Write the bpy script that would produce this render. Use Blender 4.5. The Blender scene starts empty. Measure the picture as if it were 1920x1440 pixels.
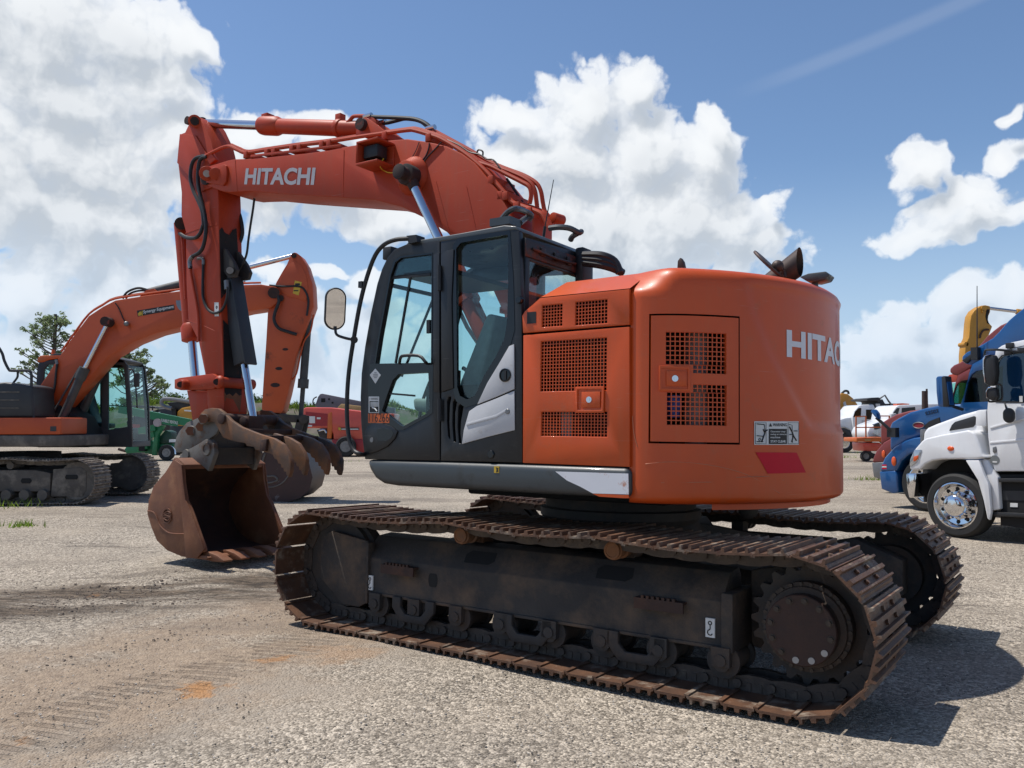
import bpy, bmesh, math, random
from math import sin, cos, pi, radians, sqrt, atan2, hypot
from mathutils import Vector, Matrix
random.seed(7)
SC = bpy.context.scene
COL = SC.collection

# ------------------------------------------------------------------ survey
# photo measurements: focal length (px), pitch, eye height; pose of the excavator
FPX, PITCH, EYE = 1600.0, .0452, 1.619
CPI, SPI = cos(PITCH), sin(PITCH)
def ray(px, py):
    a = (px-960)/FPX; b = (720-py)/FPX
    return Vector((a, CPI-b*SPI, SPI+b*CPI))
def frame(th, mp, mr):
    F = Vector((-sin(th)*cos(mp), cos(th)*cos(mp), sin(mp)))
    L0 = Vector((-cos(th), -sin(th), 0)); U0 = F.cross(L0)
    L = L0*cos(mr)+U0*sin(mr); U = F.cross(L)
    return Matrix((F, L, U))
B3 = frame(.9712, .0027, .0241)          # rows: forward, left, up of the excavator
ORG = Vector((.8562, 6.8993, 0))
EYEL = B3 @ (Vector((0, 0, EYE))-ORG)
def S(px, py, y):                          # point of the excavator on its fore-aft plane y
    d = B3 @ ray(px, py); t = (y-EYEL.y)/d.y
    return EYEL+d*t
def SX(px, py, x):
    d = B3 @ ray(px, py); t = (x-EYEL.x)/d.x
    return EYEL+d*t
def SY(px, py, y0, y):                     # the same fore-aft outline, moved sideways to y
    p = S(px, py, y0); p.y = y; return p
def W(px, py, Y):                          # world point on a plane at depth Y
    d = ray(px, py); t = Y/d.y
    return Vector((d.x*t, Y, EYE+d.z*t))

# ------------------------------------------------------------------ mesh builder
def frames(pts):
    n = len(pts); T = []
    for i in range(n):
        a = pts[max(i-1, 0)]; b = pts[min(i+1, n-1)]
        d = (b-a)
        T.append(d.normalized() if d.length > 1e-9 else Vector((0, 0, 1)))
    t0 = T[0]; u = t0.cross(Vector((0, 0, 1)))
    if u.length < .1: u = t0.cross(Vector((1, 0, 0)))
    u.normalize(); out = []
    for t in T:
        u = (u-t*u.dot(t)); u.normalize(); out.append((u.copy(), t.cross(u)))
    return out
def spline(pts, k=6):
    P = [Vector(p) for p in pts]; out = []
    for i in range(len(P)-1):
        p0 = P[max(i-1, 0)]; p1 = P[i]; p2 = P[i+1]; p3 = P[min(i+2, len(P)-1)]
        for j in range(k):
            t = j/k
            out.append(.5*((2*p1)+(p2-p0)*t+(2*p0-5*p1+4*p2-p3)*t*t+(3*p1-p0-3*p2+p3)*t**3))
    out.append(P[-1]); return out
SPLIT = set('pipe_clamp side_cutter frame_opening frame_slot step_plate boom_boss weld_seam door_hinge window_bar scuff_mark boom_stud roof_lamp roof_rail boom_cable sensor_wire coupler_pin link_pin arm_pin hose_fitting cylinder_bracket cylinder_lug pillar_moulding scratch cylinder_hose cylinder_feed_pipe arm_plate hydraulic_pipe step hose_end boom_hose arm_hose greasy_pin bucket_scrape decal_mark window_stamp hood_crease door_crease ear_boss bucket_link cab_post mirror_arm mirror_shell mirror_head thumb_crosspiece bucket_ear filter_housing control_console front_pillar handrail cab_hose'.split())
class MB:
    def __init__(s): s.v = []; s.f = []; s.m = []; s.mi = 0
    def add(s, vs, fs):
        o = len(s.v); s.v += [tuple(p) for p in vs]
        s.f += [tuple(i+o for i in f) for f in fs]; s.m += [s.mi]*len(fs); return s
    def box(s, a, b, M=None):
        x0, y0, z0 = a; x1, y1, z1 = b
        vs = [Vector(p) for p in ((x0,y0,z0),(x1,y0,z0),(x1,y1,z0),(x0,y1,z0),(x0,y0,z1),(x1,y0,z1),(x1,y1,z1),(x0,y1,z1))]
        if M: vs = [M @ p for p in vs]
        return s.add(vs, [(0,3,2,1),(4,5,6,7),(0,1,5,4),(1,2,6,5),(2,3,7,6),(3,0,4,7)])
    def bar(s, p, q, w, h, up=(0,0,1)):            # rectangular bar from p to q
        p = Vector(p); q = Vector(q); d = (q-p).normalized(); u = Vector(up)
        a = d.cross(u)
        if a.length < 1e-3: a = d.cross(Vector((1,0,0)))
        a.normalize(); b = a.cross(d)
        vs = []
        for c in (p, q):
            for sx, sy in ((-1,-1),(1,-1),(1,1),(-1,1)): vs.append(c+a*(sx*w/2)+b*(sy*h/2))
        return s.add(vs, [(0,1,2,3),(4,7,6,5),(0,4,5,1),(1,5,6,2),(2,6,7,3),(3,7,4,0)])
    def prism(s, pts, d):                          # closed planar loop pushed along vector d
        P = [Vector(p) for p in pts]; d = Vector(d); n = len(P)
        vs = P+[p+d for p in P]
        nrm = Vector((0,0,0))
        for i in range(n): nrm += P[i].cross(P[(i+1)%n])
        fs = [tuple(range(n))[::-1], tuple(range(n, 2*n))]+[(i, (i+1)%n, n+(i+1)%n, n+i) for i in range(n)]
        if nrm.dot(d) < 0: fs = [f[::-1] for f in fs]
        return s.add(vs, fs)
    def plate(s, outer, holes, d):                 # planar sheet with holes, pushed along d
        bm = bmesh.new(); d = Vector(d)
        for lp in [outer]+list(holes):
            vv = [bm.verts.new(Vector(p)) for p in lp]
            for i in range(len(vv)): bm.edges.new((vv[i], vv[(i+1)%len(vv)]))
        r = bmesh.ops.triangle_fill(bm, use_beauty=True, use_dissolve=False, edges=bm.edges[:])
        bmesh.ops.recalc_face_normals(bm, faces=bm.faces[:])
        g = bmesh.ops.extrude_face_region(bm, geom=bm.faces[:])
        bmesh.ops.translate(bm, verts=[e for e in g['geom'] if isinstance(e, bmesh.types.BMVert)], vec=d)
        bmesh.ops.recalc_face_normals(bm, faces=bm.faces[:])
        bm.verts.index_update()
        s.add([v.co.copy() for v in bm.verts], [[v.index for v in f.verts] for f in bm.faces]); bm.free(); return s
    def cyl(s, p, q, r, r2=None, n=16, caps=True):
        p = Vector(p); q = Vector(q); r2 = r if r2 is None else r2
        (u, w) = frames([p, q])[0]; vs = []
        for c, rr in ((p, r), (q, r2)):
            for i in range(n): a = 2*pi*i/n; vs.append(c+u*(rr*cos(a))+w*(rr*sin(a)))
        fs = [(i, (i+1)%n, n+(i+1)%n, n+i) for i in range(n)]
        if caps: fs += [tuple(range(n))[::-1], tuple(range(n, 2*n))]
        return s.add(vs, fs)
    def lathe(s, p, d, prof, n=24, caps=True):                # prof: (distance along d, radius)
        p = Vector(p); d = Vector(d).normalized(); (u, w) = frames([p, p+d])[0]; vs = []
        for t, r in prof:
            for i in range(n): a = 2*pi*i/n; vs.append(p+d*t+u*(r*cos(a))+w*(r*sin(a)))
        m = len(prof); fs = []
        for j in range(m-1):
            for i in range(n): fs.append((j*n+i, j*n+(i+1)%n, (j+1)*n+(i+1)%n, (j+1)*n+i))
        if caps and prof[0][1] > 1e-4: fs.append(tuple(range(n))[::-1])
        if caps and prof[-1][1] > 1e-4: fs.append(tuple(range((m-1)*n, m*n)))
        return s.add(vs, fs)
    def tube(s, pts, r, n=8, k=0):
        P = [Vector(p) for p in pts]
        if k: P = spline(P, k)
        fr = frames(P); vs = []
        for c, (u, w) in zip(P, fr):
            for i in range(n): a = 2*pi*i/n; vs.append(c+u*(r*cos(a))+w*(r*sin(a)))
        m = len(P); fs = [(j*n+i, j*n+(i+1)%n, (j+1)*n+(i+1)%n, (j+1)*n+i) for j in range(m-1) for i in range(n)]
        fs += [tuple(range(n))[::-1], tuple(range((m-1)*n, m*n))]
        return s.add(vs, fs)
    def ball(s, c, r, sc=(1,1,1), n=14, m=8):
        c = Vector(c); vs = [c+Vector((0,0,-r*sc[2]))]
        for j in range(1, m):
            t = -pi/2+pi*j/m
            for i in range(n):
                a = 2*pi*i/n; vs.append(c+Vector((r*sc[0]*cos(t)*cos(a), r*sc[1]*cos(t)*sin(a), r*sc[2]*sin(t))))
        vs.append(c+Vector((0,0,r*sc[2]))); fs = [(0, 1+(i+1)%n, 1+i) for i in range(n)]
        for j in range(m-2):
            for i in range(n): fs.append((1+j*n+i, 1+j*n+(i+1)%n, 1+(j+1)*n+(i+1)%n, 1+(j+1)*n+i))
        l = len(vs)-1; fs += [(l, 1+(m-2)*n+i, 1+(m-2)*n+(i+1)%n) for i in range(n)]
        return s.add(vs, fs)
    def clusters(s):                               # islands of the mesh, those that touch taken together
        par = list(range(len(s.v)))
        def find(i):
            while par[i] != i: par[i] = par[par[i]]; i = par[i]
            return i
        for f in s.f:
            for i in f[1:]: par[find(i)] = find(f[0])
        grp = {}
        for k, f in enumerate(s.f): grp.setdefault(find(f[0]), []).append(k)
        bx = []
        for fs in grp.values():
            vv = [s.v[i] for k in fs for i in s.f[k]]; bx.append([[min(v[j] for v in vv) for j in range(3)], [max(v[j] for v in vv) for j in range(3)], fs])
        done = False
        while not done:
            done = True
            for i in range(len(bx)):
                for j in range(i+1, len(bx)):
                    if all(bx[i][0][k] <= bx[j][1][k]+.012 and bx[j][0][k] <= bx[i][1][k]+.012 for k in range(3)):
                        bx[i] = [[min(bx[i][0][k], bx[j][0][k]) for k in range(3)], [max(bx[i][1][k], bx[j][1][k]) for k in range(3)], bx[i][2]+bx[j][2]]; bx.pop(j); done = False; break
                if not done: break
        return [b[2] for b in bx]
    def build(s, name, mats, parent=None, bev=0, seg=2, ang=35, smooth=True, label=None):
        if name in SPLIT:
            cl = s.clusters()
            if len(cl) > 1:
                for fs in cl:
                    q = MB(); ids = sorted({i for k in fs for i in s.f[k]}); ix = {i: n for n, i in enumerate(ids)}
                    q.v = [s.v[i] for i in ids]; q.f = [tuple(ix[i] for i in s.f[k]) for k in fs]; q.m = [s.m[k] for k in fs]; o = q.build1(name, mats, parent, bev, seg, ang, smooth, label)
                return o
        return s.build1(name, mats, parent, bev, seg, ang, smooth, label)
    def build1(s, name, mats, parent=None, bev=0, seg=2, ang=35, smooth=True, label=None):
        bm = bmesh.new(); vv = [bm.verts.new(p) for p in s.v]
        for f, mi in zip(s.f, s.m):
            try: fc = bm.faces.new([vv[i] for i in f]); fc.material_index = mi
            except ValueError: pass
        if bev > 0:
            bmesh.ops.remove_doubles(bm, verts=bm.verts[:], dist=1e-5)
            bm.normal_update()
            es = [e for e in bm.edges if len(e.link_faces) == 2 and e.calc_face_angle(0) > radians(25)]
            bmesh.ops.bevel(bm, geom=es, offset=bev, segments=seg, affect='EDGES', profile=.5, clamp_overlap=True)
        me = bpy.data.meshes.new(name); bm.to_mesh(me); bm.free()
        for m in (mats if isinstance(mats, (list, tuple)) else [mats]): me.materials.append(m)
        if smooth:
            me.polygons.foreach_set('use_smooth', [True]*len(me.polygons)); me.set_sharp_from_angle(angle=radians(ang))
        o = bpy.data.objects.new(name, me); COL.objects.link(o)
        if parent: o.parent = parent
        if label: o['label'] = label
        return o
def thing(name, label, cat, loc=(0,0,0), rot=None, group=None):
    o = bpy.data.objects.new(name, None); COL.objects.link(o); o.empty_display_size = .2
    M4 = (rot.to_4x4() if rot is not None else Matrix.Identity(4)); M4.translation = Vector(loc)
    o.matrix_world = M4; return tag(o, label, cat, group)
def tag(o, label, cat, group=None, kind=None):
    if label: o['label'] = label
    if cat: o['category'] = cat
    if group: o['group'] = group
    if kind: o['kind'] = kind
    return o
def copy_part(o, parent, M=None):
    c = o.copy(); COL.objects.link(c); c.parent = parent
    if M is not None: c.matrix_basis = M
    return c
def glyphs(txt, bold=.0, shear=0, space=1.0):      # flat triangles of a line of lettering, cap height 1, start at x=0
    cu = bpy.data.curves.new('lettering', 'FONT'); cu.body = txt; cu.offset = bold; cu.shear = shear; cu.space_character = space
    cu.resolution_u = 4; cu.fill_mode = 'FRONT'
    ob = bpy.data.objects.new('lettering', cu); COL.objects.link(ob)
    dg = bpy.context.evaluated_depsgraph_get(); dg.update()
    me = bpy.data.meshes.new_from_object(ob.evaluated_get(dg))
    vs = [v.co.copy() for v in me.vertices]; fs = [list(p.vertices) for p in me.polygons]
    bpy.data.objects.remove(ob); bpy.data.curves.remove(cu); bpy.data.meshes.remove(me)
    x0 = min(v.x for v in vs); x1 = max(v.x for v in vs); y0 = min(v.y for v in vs); y1 = max(v.y for v in vs)
    k = 1/(y1-y0)
    return [((v.x-x0)*k, (v.y-y0)*k) for v in vs], fs, (x1-x0)*k
def text(mb, txt, o, ux, uy, h, width=None, bold=.0, shear=0, lift=(0,0,0)):   # lettering from corner o along ux, cap height h
    vs, fs, w = glyphs(txt, bold, shear); ux = Vector(ux).normalized(); uy = Vector(uy).normalized(); o = Vector(o)+Vector(lift)
    kx = (width/w) if width else h
    mb.add([o+ux*(x*kx)+uy*(y*h) for x, y in vs], fs); return w*kx

# ------------------------------------------------------------------ materials
def mat(name, c, rough=.5, metal=0, c2=None, ns=5, dirt=None, ds=3, dlo=.5, dhi=.62, drough=.85, bump=0, bs=60, spec=.5, coat=0, rnd=0, det=6, emit=None, wear=None, wk=.4):
    m = bpy.data.materials.new(name); m.use_nodes = True; N = m.node_tree.nodes; L = m.node_tree.links
    bs_ = N['Principled BSDF']; bs_.inputs['Roughness'].default_value = rough; bs_.inputs['Metallic'].default_value = metal
    bs_.inputs['Specular IOR Level'].default_value = spec; bs_.inputs['Coat Weight'].default_value = coat; bs_.inputs['Coat Roughness'].default_value = .06
    tc = N.new('ShaderNodeTexCoord'); co = tc.outputs['Object']
    if rnd:
        oi = N.new('ShaderNodeObjectInfo'); mv = N.new('ShaderNodeVectorMath'); mv.operation = 'SCALE'; cx = N.new('ShaderNodeCombineXYZ')
        for i in range(3): L.new(oi.outputs['Random'], cx.inputs[i])
        mv.inputs['Scale'].default_value = 37; L.new(cx.outputs[0], mv.inputs[0])
        ad = N.new('ShaderNodeVectorMath'); L.new(co, ad.inputs[0]); L.new(mv.outputs[0], ad.inputs[1]); co = ad.outputs[0]
    def noise(s, d=det, r=.6):
        n = N.new('ShaderNodeTexNoise'); n.inputs['Scale'].default_value = s; n.inputs['Detail'].default_value = d; n.inputs['Roughness'].default_value = r
        L.new(co, n.inputs['Vector']); return n.outputs['Fac']
    def ramp(f, a, b):
        r = N.new('ShaderNodeMapRange'); r.inputs[1].default_value = a; r.inputs[2].default_value = b; L.new(f, r.inputs[0]); return r.outputs[0]
    def mix(f, a, b):
        x = N.new('ShaderNodeMix'); x.data_type = 'RGBA'; L.new(f, x.inputs[0])
        for s, i in ((a, 6), (b, 7)):
            if hasattr(s, 'links'): L.new(s, x.inputs[i])
            else: x.inputs[i].default_value = (*s, 1)
        return x.outputs[2]
    if c2 is None: c2 = tuple(min(1, q*.82) for q in c)
    col = mix(ramp(noise(ns), .35, .68), c, c2)
    if dirt:
        df = ramp(noise(ds, 9, .68), dlo, dhi); col = mix(df, col, dirt)
        rr = N.new('ShaderNodeMapRange'); rr.inputs[3].default_value = rough; rr.inputs[4].default_value = drough; L.new(df, rr.inputs[0]); L.new(rr.outputs[0], bs_.inputs['Roughness'])
        if metal:
            r2 = N.new('ShaderNodeMapRange'); r2.inputs[3].default_value = metal; r2.inputs[4].default_value = 0; L.new(df, r2.inputs[0]); L.new(r2.outputs[0], bs_.inputs['Metallic'])
    if wear:                                  # dust runs down the sides, fine scuffs, blotchy fading
        mp = N.new('ShaderNodeMapping'); mp.inputs['Scale'].default_value = (9,9,.8); L.new(co, mp.inputs[0])
        n = N.new('ShaderNodeTexNoise'); n.inputs['Scale'].default_value = 1.6; n.inputs['Detail'].default_value = 7; n.inputs['Roughness'].default_value = .7; L.new(mp.outputs[0], n.inputs['Vector'])
        k1 = ramp(n.outputs['Fac'], .50, .80)
        mp2 = N.new('ShaderNodeMapping'); mp2.inputs['Scale'].default_value = (2.0,2.0,60); mp2.inputs['Rotation'].default_value = (.25,.30,.1); L.new(co, mp2.inputs[0])
        n2 = N.new('ShaderNodeTexNoise'); n2.inputs['Scale'].default_value = 2.2; n2.inputs['Detail'].default_value = 3; n2.inputs['Roughness'].default_value = .5; L.new(mp2.outputs[0], n2.inputs['Vector'])
        k2 = ramp(n2.outputs['Fac'], .69, .74)
        def mlt(a, k):
            q = N.new('ShaderNodeMath'); q.operation = 'MULTIPLY'; q.inputs[1].default_value = k; L.new(a, q.inputs[0]); return q.outputs[0]
        col = mix(mlt(k1, wk), col, wear); col = mix(mlt(k2, wk*1.1), col, tuple(min(1, .15+.9*q) for q in wear)); col = mix(mlt(ramp(noise(.9, 5, .65), .45, .75), wk*.7), col, tuple(q*.62 for q in c))
    L.new(col, bs_.inputs['Base Color'])
    if bump:
        b = N.new('ShaderNodeBump'); b.inputs['Strength'].default_value = bump; b.inputs['Distance'].default_value = .01; L.new(noise(bs, 5), b.inputs['Height']); L.new(b.outputs[0], bs_.inputs['Normal'])
    if emit:
        bs_.inputs['Emission Color'].default_value = (*emit[0], 1); bs_.inputs['Emission Strength'].default_value = emit[1]
    return m
def glass(name, tint, refl=1.0):
    m = bpy.data.materials.new(name); m.use_nodes = True; N = m.node_tree.nodes; L = m.node_tree.links; N.clear()
    o = N.new('ShaderNodeOutputMaterial'); t = N.new('ShaderNodeBsdfTransparent'); t.inputs[0].default_value = (*tint, 1)
    g = N.new('ShaderNodeBsdfGlossy'); g.inputs['Roughness'].default_value = .01; g.inputs[0].default_value = (.9,.95,.95,1)
    ge = N.new('ShaderNodeNewGeometry'); dt = N.new('ShaderNodeVectorMath'); dt.operation = 'DOT_PRODUCT'; L.new(ge.outputs['Incoming'], dt.inputs[0]); L.new(ge.outputs['Normal'], dt.inputs[1])
    def mm_(op, a, b):
        n = N.new('ShaderNodeMath'); n.operation = op
        for i, v_ in enumerate((a, b)):
            if hasattr(v_, 'links'): L.new(v_, n.inputs[i])
            elif v_ is not None: n.inputs[i].default_value = v_
        return n.outputs[0]
    fr_ = mm_('ADD', mm_('MULTIPLY', mm_('POWER', mm_('SUBTRACT', 1.0, mm_('ABSOLUTE', dt.outputs['Value'], None)), 5.0), .94), .04)
    nz = N.new('ShaderNodeTexNoise'); nz.inputs['Scale'].default_value = 2.5; tc = N.new('ShaderNodeTexCoord'); L.new(tc.outputs['Object'], nz.inputs[0])
    bp = N.new('ShaderNodeBump'); bp.inputs['Strength'].default_value = .03; bp.inputs['Distance'].default_value = .02; L.new(nz.outputs[0], bp.inputs['Height']); L.new(bp.outputs[0], g.inputs['Normal'])
    mm = N.new('ShaderNodeMath'); mm.operation = 'MULTIPLY'; mm.inputs[1].default_value = refl; L.new(fr_, mm.inputs[0])
    x = N.new('ShaderNodeMixShader'); L.new(mm.outputs[0], x.inputs[0]); L.new(t.outputs[0], x.inputs[1]); L.new(g.outputs[0], x.inputs[2]); L.new(x.outputs[0], o.inputs[0])
    return m
RUST = (.115,.042,.018)
m_orange = mat('orange_paint', (.60,.082,.009), .42, c2=(.53,.072,.010), ns=1.7, dirt=(.40,.11,.045), ds=6, dlo=.60, dhi=.82, drough=.62, spec=.38, coat=.16, bump=.02, bs=180, wear=(.42,.13,.05), wk=.28)
m_boom = mat('faded_red_orange_paint', (.43,.047,.012), .5, c2=(.35,.038,.011), ns=1.5, dirt=(.25,.075,.04), ds=7, dlo=.64, dhi=.8, drough=.7, bump=.05, bs=120, spec=.28, wear=(.26,.085,.045), wk=.40)
m_orange2 = mat('bright_orange_paint', (.56,.125,.015), .42, c2=(.50,.10,.014), ns=2, dirt=(.16,.06,.03), ds=3.2, dlo=.64, dhi=.76, drough=.7)
m_char = mat('charcoal_paint', (.011,.012,.0135), .40, c2=(.014,.015,.0165), ns=4, dirt=(.06,.057,.05), ds=5, dlo=.62, dhi=.9, drough=.6, bump=.03, bs=200, wear=(.055,.05,.045), wk=.35)
m_black = mat('black_rubber', (.012,.012,.013), .55, bump=.04, bs=90)
m_gloss = mat('black_gloss_plastic', (.006,.007,.008), .12, c2=(.008,.008,.009))
m_dark = mat('grimy_dark_steel', (.050,.043,.037), .75, c2=(.030,.026,.023), ns=2.2, dirt=(.095,.062,.042), ds=2.6, dlo=.5, dhi=.68, bump=.25, bs=45)
m_frame = mat('mud_caked_frame_steel', (.052,.044,.037), .8, c2=(.024,.021,.020), ns=1.6, dirt=(.125,.082,.052), ds=2.2, dlo=.46, dhi=.66, bump=.5, bs=28)
m_track = mat('rusty_track_steel', (.150,.072,.038), .55, c2=(.070,.038,.025), ns=6, dirt=(.27,.22,.165), ds=5, dlo=.53, dhi=.68, bump=.4, bs=70, rnd=1, metal=.2)
m_link = mat('worn_chain_steel', (.070,.050,.037), .65, c2=(.040,.030,.023), ns=8, dirt=(.13,.10,.07), ds=9, dlo=.55, dhi=.7, bump=.3, bs=60, rnd=1)
m_rust = mat('rusty_bucket_steel', (.205,.072,.027), .62, c2=(.115,.040,.018), ns=2.2, dirt=(.25,.115,.055), ds=3, dlo=.5, dhi=.68, bump=.25, bs=50)
m_rustd = mat('dark_rusty_plate', (.060,.026,.016), .75, c2=(.030,.016,.012), ns=3, dirt=(.11,.048,.024), ds=4, dlo=.55, dhi=.72, bump=.3, bs=40)
m_thumb = mat('worn_grey_steel', (.085,.055,.036), .6, c2=(.120,.056,.027), ns=3, dirt=(.20,.088,.038), ds=3.2, dlo=.44, dhi=.58, bump=.2, bs=50)
m_coup = mat('grey_coupler_paint', (.135,.122,.105), .6, c2=(.10,.088,.075), ns=5, dirt=(.11,.055,.03), ds=5, dlo=.52, dhi=.66, bump=.15, bs=60)
m_chrome = mat('chrome_rod', (.62,.63,.66), .13, metal=1, c2=(.55,.56,.6))
m_skirt = mat('dark_grey_green_paint', (.040,.047,.049), .45, c2=(.047,.054,.055), ns=3, dirt=(.028,.026,.023), ds=4, dlo=.55, dhi=.72, bump=.05, bs=100, coat=.2)
m_white = mat('white_paint', (.78,.78,.77), .4, c2=(.74,.74,.73), ns=4)
m_silver = mat('silver_grey_paint', (.52,.52,.525), .42, c2=(.47,.47,.475), ns=3, dirt=(.30,.26,.21), ds=6, dlo=.6, dhi=.8)
m_stripe = mat('scuffed_white_decal', (.72,.72,.74), .5, c2=(.68,.68,.7), dirt=(.45,.13,.03), ds=7, dlo=.56, dhi=.66)
m_letter = mat('silver_white_lettering', (.70,.70,.72), .45, c2=(.64,.64,.67), ns=9, dirt=(.45,.2,.13), ds=30, dlo=.66, dhi=.8)
m_lettergrey = mat('pale_grey_lettering', (.42,.41,.42), .5, c2=(.37,.36,.38), ns=9, dirt=(.35,.14,.1), ds=40, dlo=.6, dhi=.8)
m_print = mat('black_print', (.012,.012,.012), .5)
m_red = mat('red_reflective_decal', (.56,.004,.022), .5, c2=(.50,.004,.02), dirt=(.5,.2,.15), ds=16, dlo=.72, dhi=.78, spec=.25)
m_decal = mat('white_decal_paper', (.68,.68,.66), .5, c2=(.6,.6,.57), ns=12)
m_olabel = mat('orange_label', (.62,.12,.02), .5)
m_yellow = mat('yellow_sticker', (.62,.40,.03), .5)
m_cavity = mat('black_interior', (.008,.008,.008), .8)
m_grey = mat('grey_metal', (.22,.22,.22), .45, metal=.6, c2=(.17,.17,.17), dirt=(.1,.06,.04), ds=8, dlo=.6, dhi=.75)
m_blue = mat('blue_plastic_cap', (.05,.08,.32), .5)
m_seat = mat('grey_seat_cloth', (.26,.31,.30), .9, c2=(.21,.25,.245), ns=20)
m_bolt = mat('dull_bolt_steel', (.06,.045,.035), .5, metal=.4, bump=.1)
m_paint_chip = mat('pale_grey_washer', (.4,.37,.33), .6)
m_burnt = mat('sooty_burnt_paint', (.014,.012,.011), .8, c2=(.05,.018,.013), ns=6, dirt=(.16,.03,.018), ds=7, dlo=.60, dhi=.66)
m_glass = glass('tinted_cab_glass', (.84,.94,.925), .9)
m_glassd = glass('dark_tinted_glass', (.86,.88,.87), 1.3)
m_mirror = mat('mirror_glass', (.8,.8,.8), .03, metal=1, c2=(.78,.78,.78))
m_exh = mat('heat_browned_steel', (.075,.045,.035), .55, metal=.3, c2=(.05,.035,.03))
SKY_K, SUN_E, EXPO = .105, 4.2, 0.22
CLOUD_LO, CLOUD_HI, HAZE = (4.1, 4.55, 5.1), (7.9, 8.1, 8.3), (4.3, 5.6, 7.2)
# ================================================================== sky, sun, camera
SUNL = Vector((.43, .145, 1)).normalized(); SUND = B3.transposed() @ SUNL      # direction towards the sun
EL = math.asin(SUND.z); AZ = atan2(SUND.x, SUND.y)
wd_ = bpy.data.worlds.new('World'); SC.world = wd_; wd_.use_nodes = True; wd_.cycles.sampling_method = 'MANUAL'; wd_.cycles.sample_map_resolution = 512
N = wd_.node_tree.nodes; L = wd_.node_tree.links; N.clear()
def cloud_group():
    g = bpy.data.node_groups.new('CloudField', 'ShaderNodeTree')
    g.interface.new_socket('P', in_out='INPUT', socket_type='NodeSocketVector'); g.interface.new_socket('D', in_out='OUTPUT', socket_type='NodeSocketFloat'); g.interface.new_socket('F', in_out='OUTPUT', socket_type='NodeSocketFloat')
    N = g.nodes; L = g.links; gi = N.new('NodeGroupInput'); go = N.new('NodeGroupOutput')
    def math_(op, a, b=None, c=None):
        n = N.new('ShaderNodeMath'); n.operation = op
        for i, v in enumerate((a, b, c)):
            if v is None: continue
            if hasattr(v, 'links'): L.new(v, n.inputs[i])
            else: n.inputs[i].default_value = v
        return n.outputs[0]
    def noise(p, s, d, r, col=False):
        n = N.new('ShaderNodeTexNoise'); n.noise_dimensions = '2D'; n.inputs['Scale'].default_value = s; n.inputs['Detail'].default_value = d; n.inputs['Roughness'].default_value = r; L.new(p, n.inputs['Vector'])
        return n.outputs['Color' if col else 'Fac']
    P = gi.outputs[0]
    w = noise(P, 9, 3, .6, True); v = N.new('ShaderNodeVectorMath'); v.operation = 'SUBTRACT'; v.inputs[1].default_value = (.5,.5,.5); L.new(w, v.inputs[0])
    v2 = N.new('ShaderNodeVectorMath'); v2.operation = 'MULTIPLY_ADD'; v2.inputs[1].default_value = (.075,.075,0); L.new(v.outputs[0], v2.inputs[0]); L.new(P, v2.inputs[2]); Q = v2.outputs[0]
    acc = None
    for px, py, rx, ry in BLOBS:
        d = ray(px, py).normalized(); c = (atan2(d.x, d.y), math.asin(d.z), 0)
        m = N.new('ShaderNodeVectorMath'); m.operation = 'MULTIPLY_ADD'; m.inputs[1].default_value = (FPX/rx, FPX/ry, 0); m.inputs[2].default_value = (-c[0]*FPX/rx, -c[1]*FPX/ry, 0); L.new(Q, m.inputs[0])
        l = N.new('ShaderNodeVectorMath'); l.operation = 'LENGTH'; L.new(m.outputs[0], l.inputs[0])
        acc = l.outputs['Value'] if acc is None else math_('SMOOTH_MIN', acc, l.outputs['Value'], .25)
    f = math_('MAXIMUM', math_('SUBTRACT', 1.0, acc), -1.0)
    n1 = noise(P, 15, 7, .60)
    def bil(scale):
        vo = N.new('ShaderNodeTexVoronoi'); vo.voronoi_dimensions = '2D'; vo.feature = 'F1'; vo.inputs['Scale'].default_value = scale; L.new(Q, vo.inputs['Vector'])
        return math_('SUBTRACT', .36, math_('MULTIPLY', vo.outputs['Distance'], vo.outputs['Distance']))
    b = math_('MULTIPLY_ADD', math_('SUBTRACT', n1, .5), 1.15, f)
    b = math_('MULTIPLY_ADD', bil(22), .34, b); b = math_('MULTIPLY_ADD', bil(50), .26, b); b = math_('MULTIPLY_ADD', bil(110), .17, b)
    L.new(b, go.inputs[0]); L.new(f, go.inputs[1]); return g
BLOBS = [(40,50,280,150),(220,60,150,90),(345,80,62,38),(120,160,230,120),(290,160,60,50),
 (120,300,300,150),(330,270,150,70),(480,250,120,42),(610,262,110,35),(560,350,230,75),(720,400,120,42),(420,330,160,90),
 (170,420,200,110),(40,360,140,120),(230,560,130,90),(330,520,90,100),(40,560,60,80),(500,505,62,28),(622,520,46,18),(700,545,60,40),(690,650,130,80),(520,620,110,80),(60,680,160,70),(130,470,90,60),(700,740,300,60),
 (1100,190,95,78),(1185,165,58,52),(975,205,80,32),(1040,290,170,100),(1200,290,110,95),(1345,255,48,66),(1315,320,80,80),(1120,420,230,120),(1270,410,150,110),(1375,410,100,80),(1430,375,34,30),(1435,450,62,50),(1180,480,320,90),
 (1722,322,48,40),(1800,375,92,42),(1745,432,96,28),(1850,422,84,38),(1910,195,16,20),(1915,280,32,34),
 (1700,575,52,44),(1800,560,60,40),(1690,640,120,70),(1600,660,60,50),(1890,560,60,42),(1830,640,110,70),(1650,740,200,50)]
CG = cloud_group()
def wm(op, a, b=None, c=None, clamp=False):
    n = N.new('ShaderNodeMath'); n.operation = op; n.use_clamp = clamp
    for i, v in enumerate((a, b, c)):
        if v is None: continue
        if hasattr(v, 'links'): L.new(v, n.inputs[i])
        else: n.inputs[i].default_value = v
    return n.outputs[0]
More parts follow.
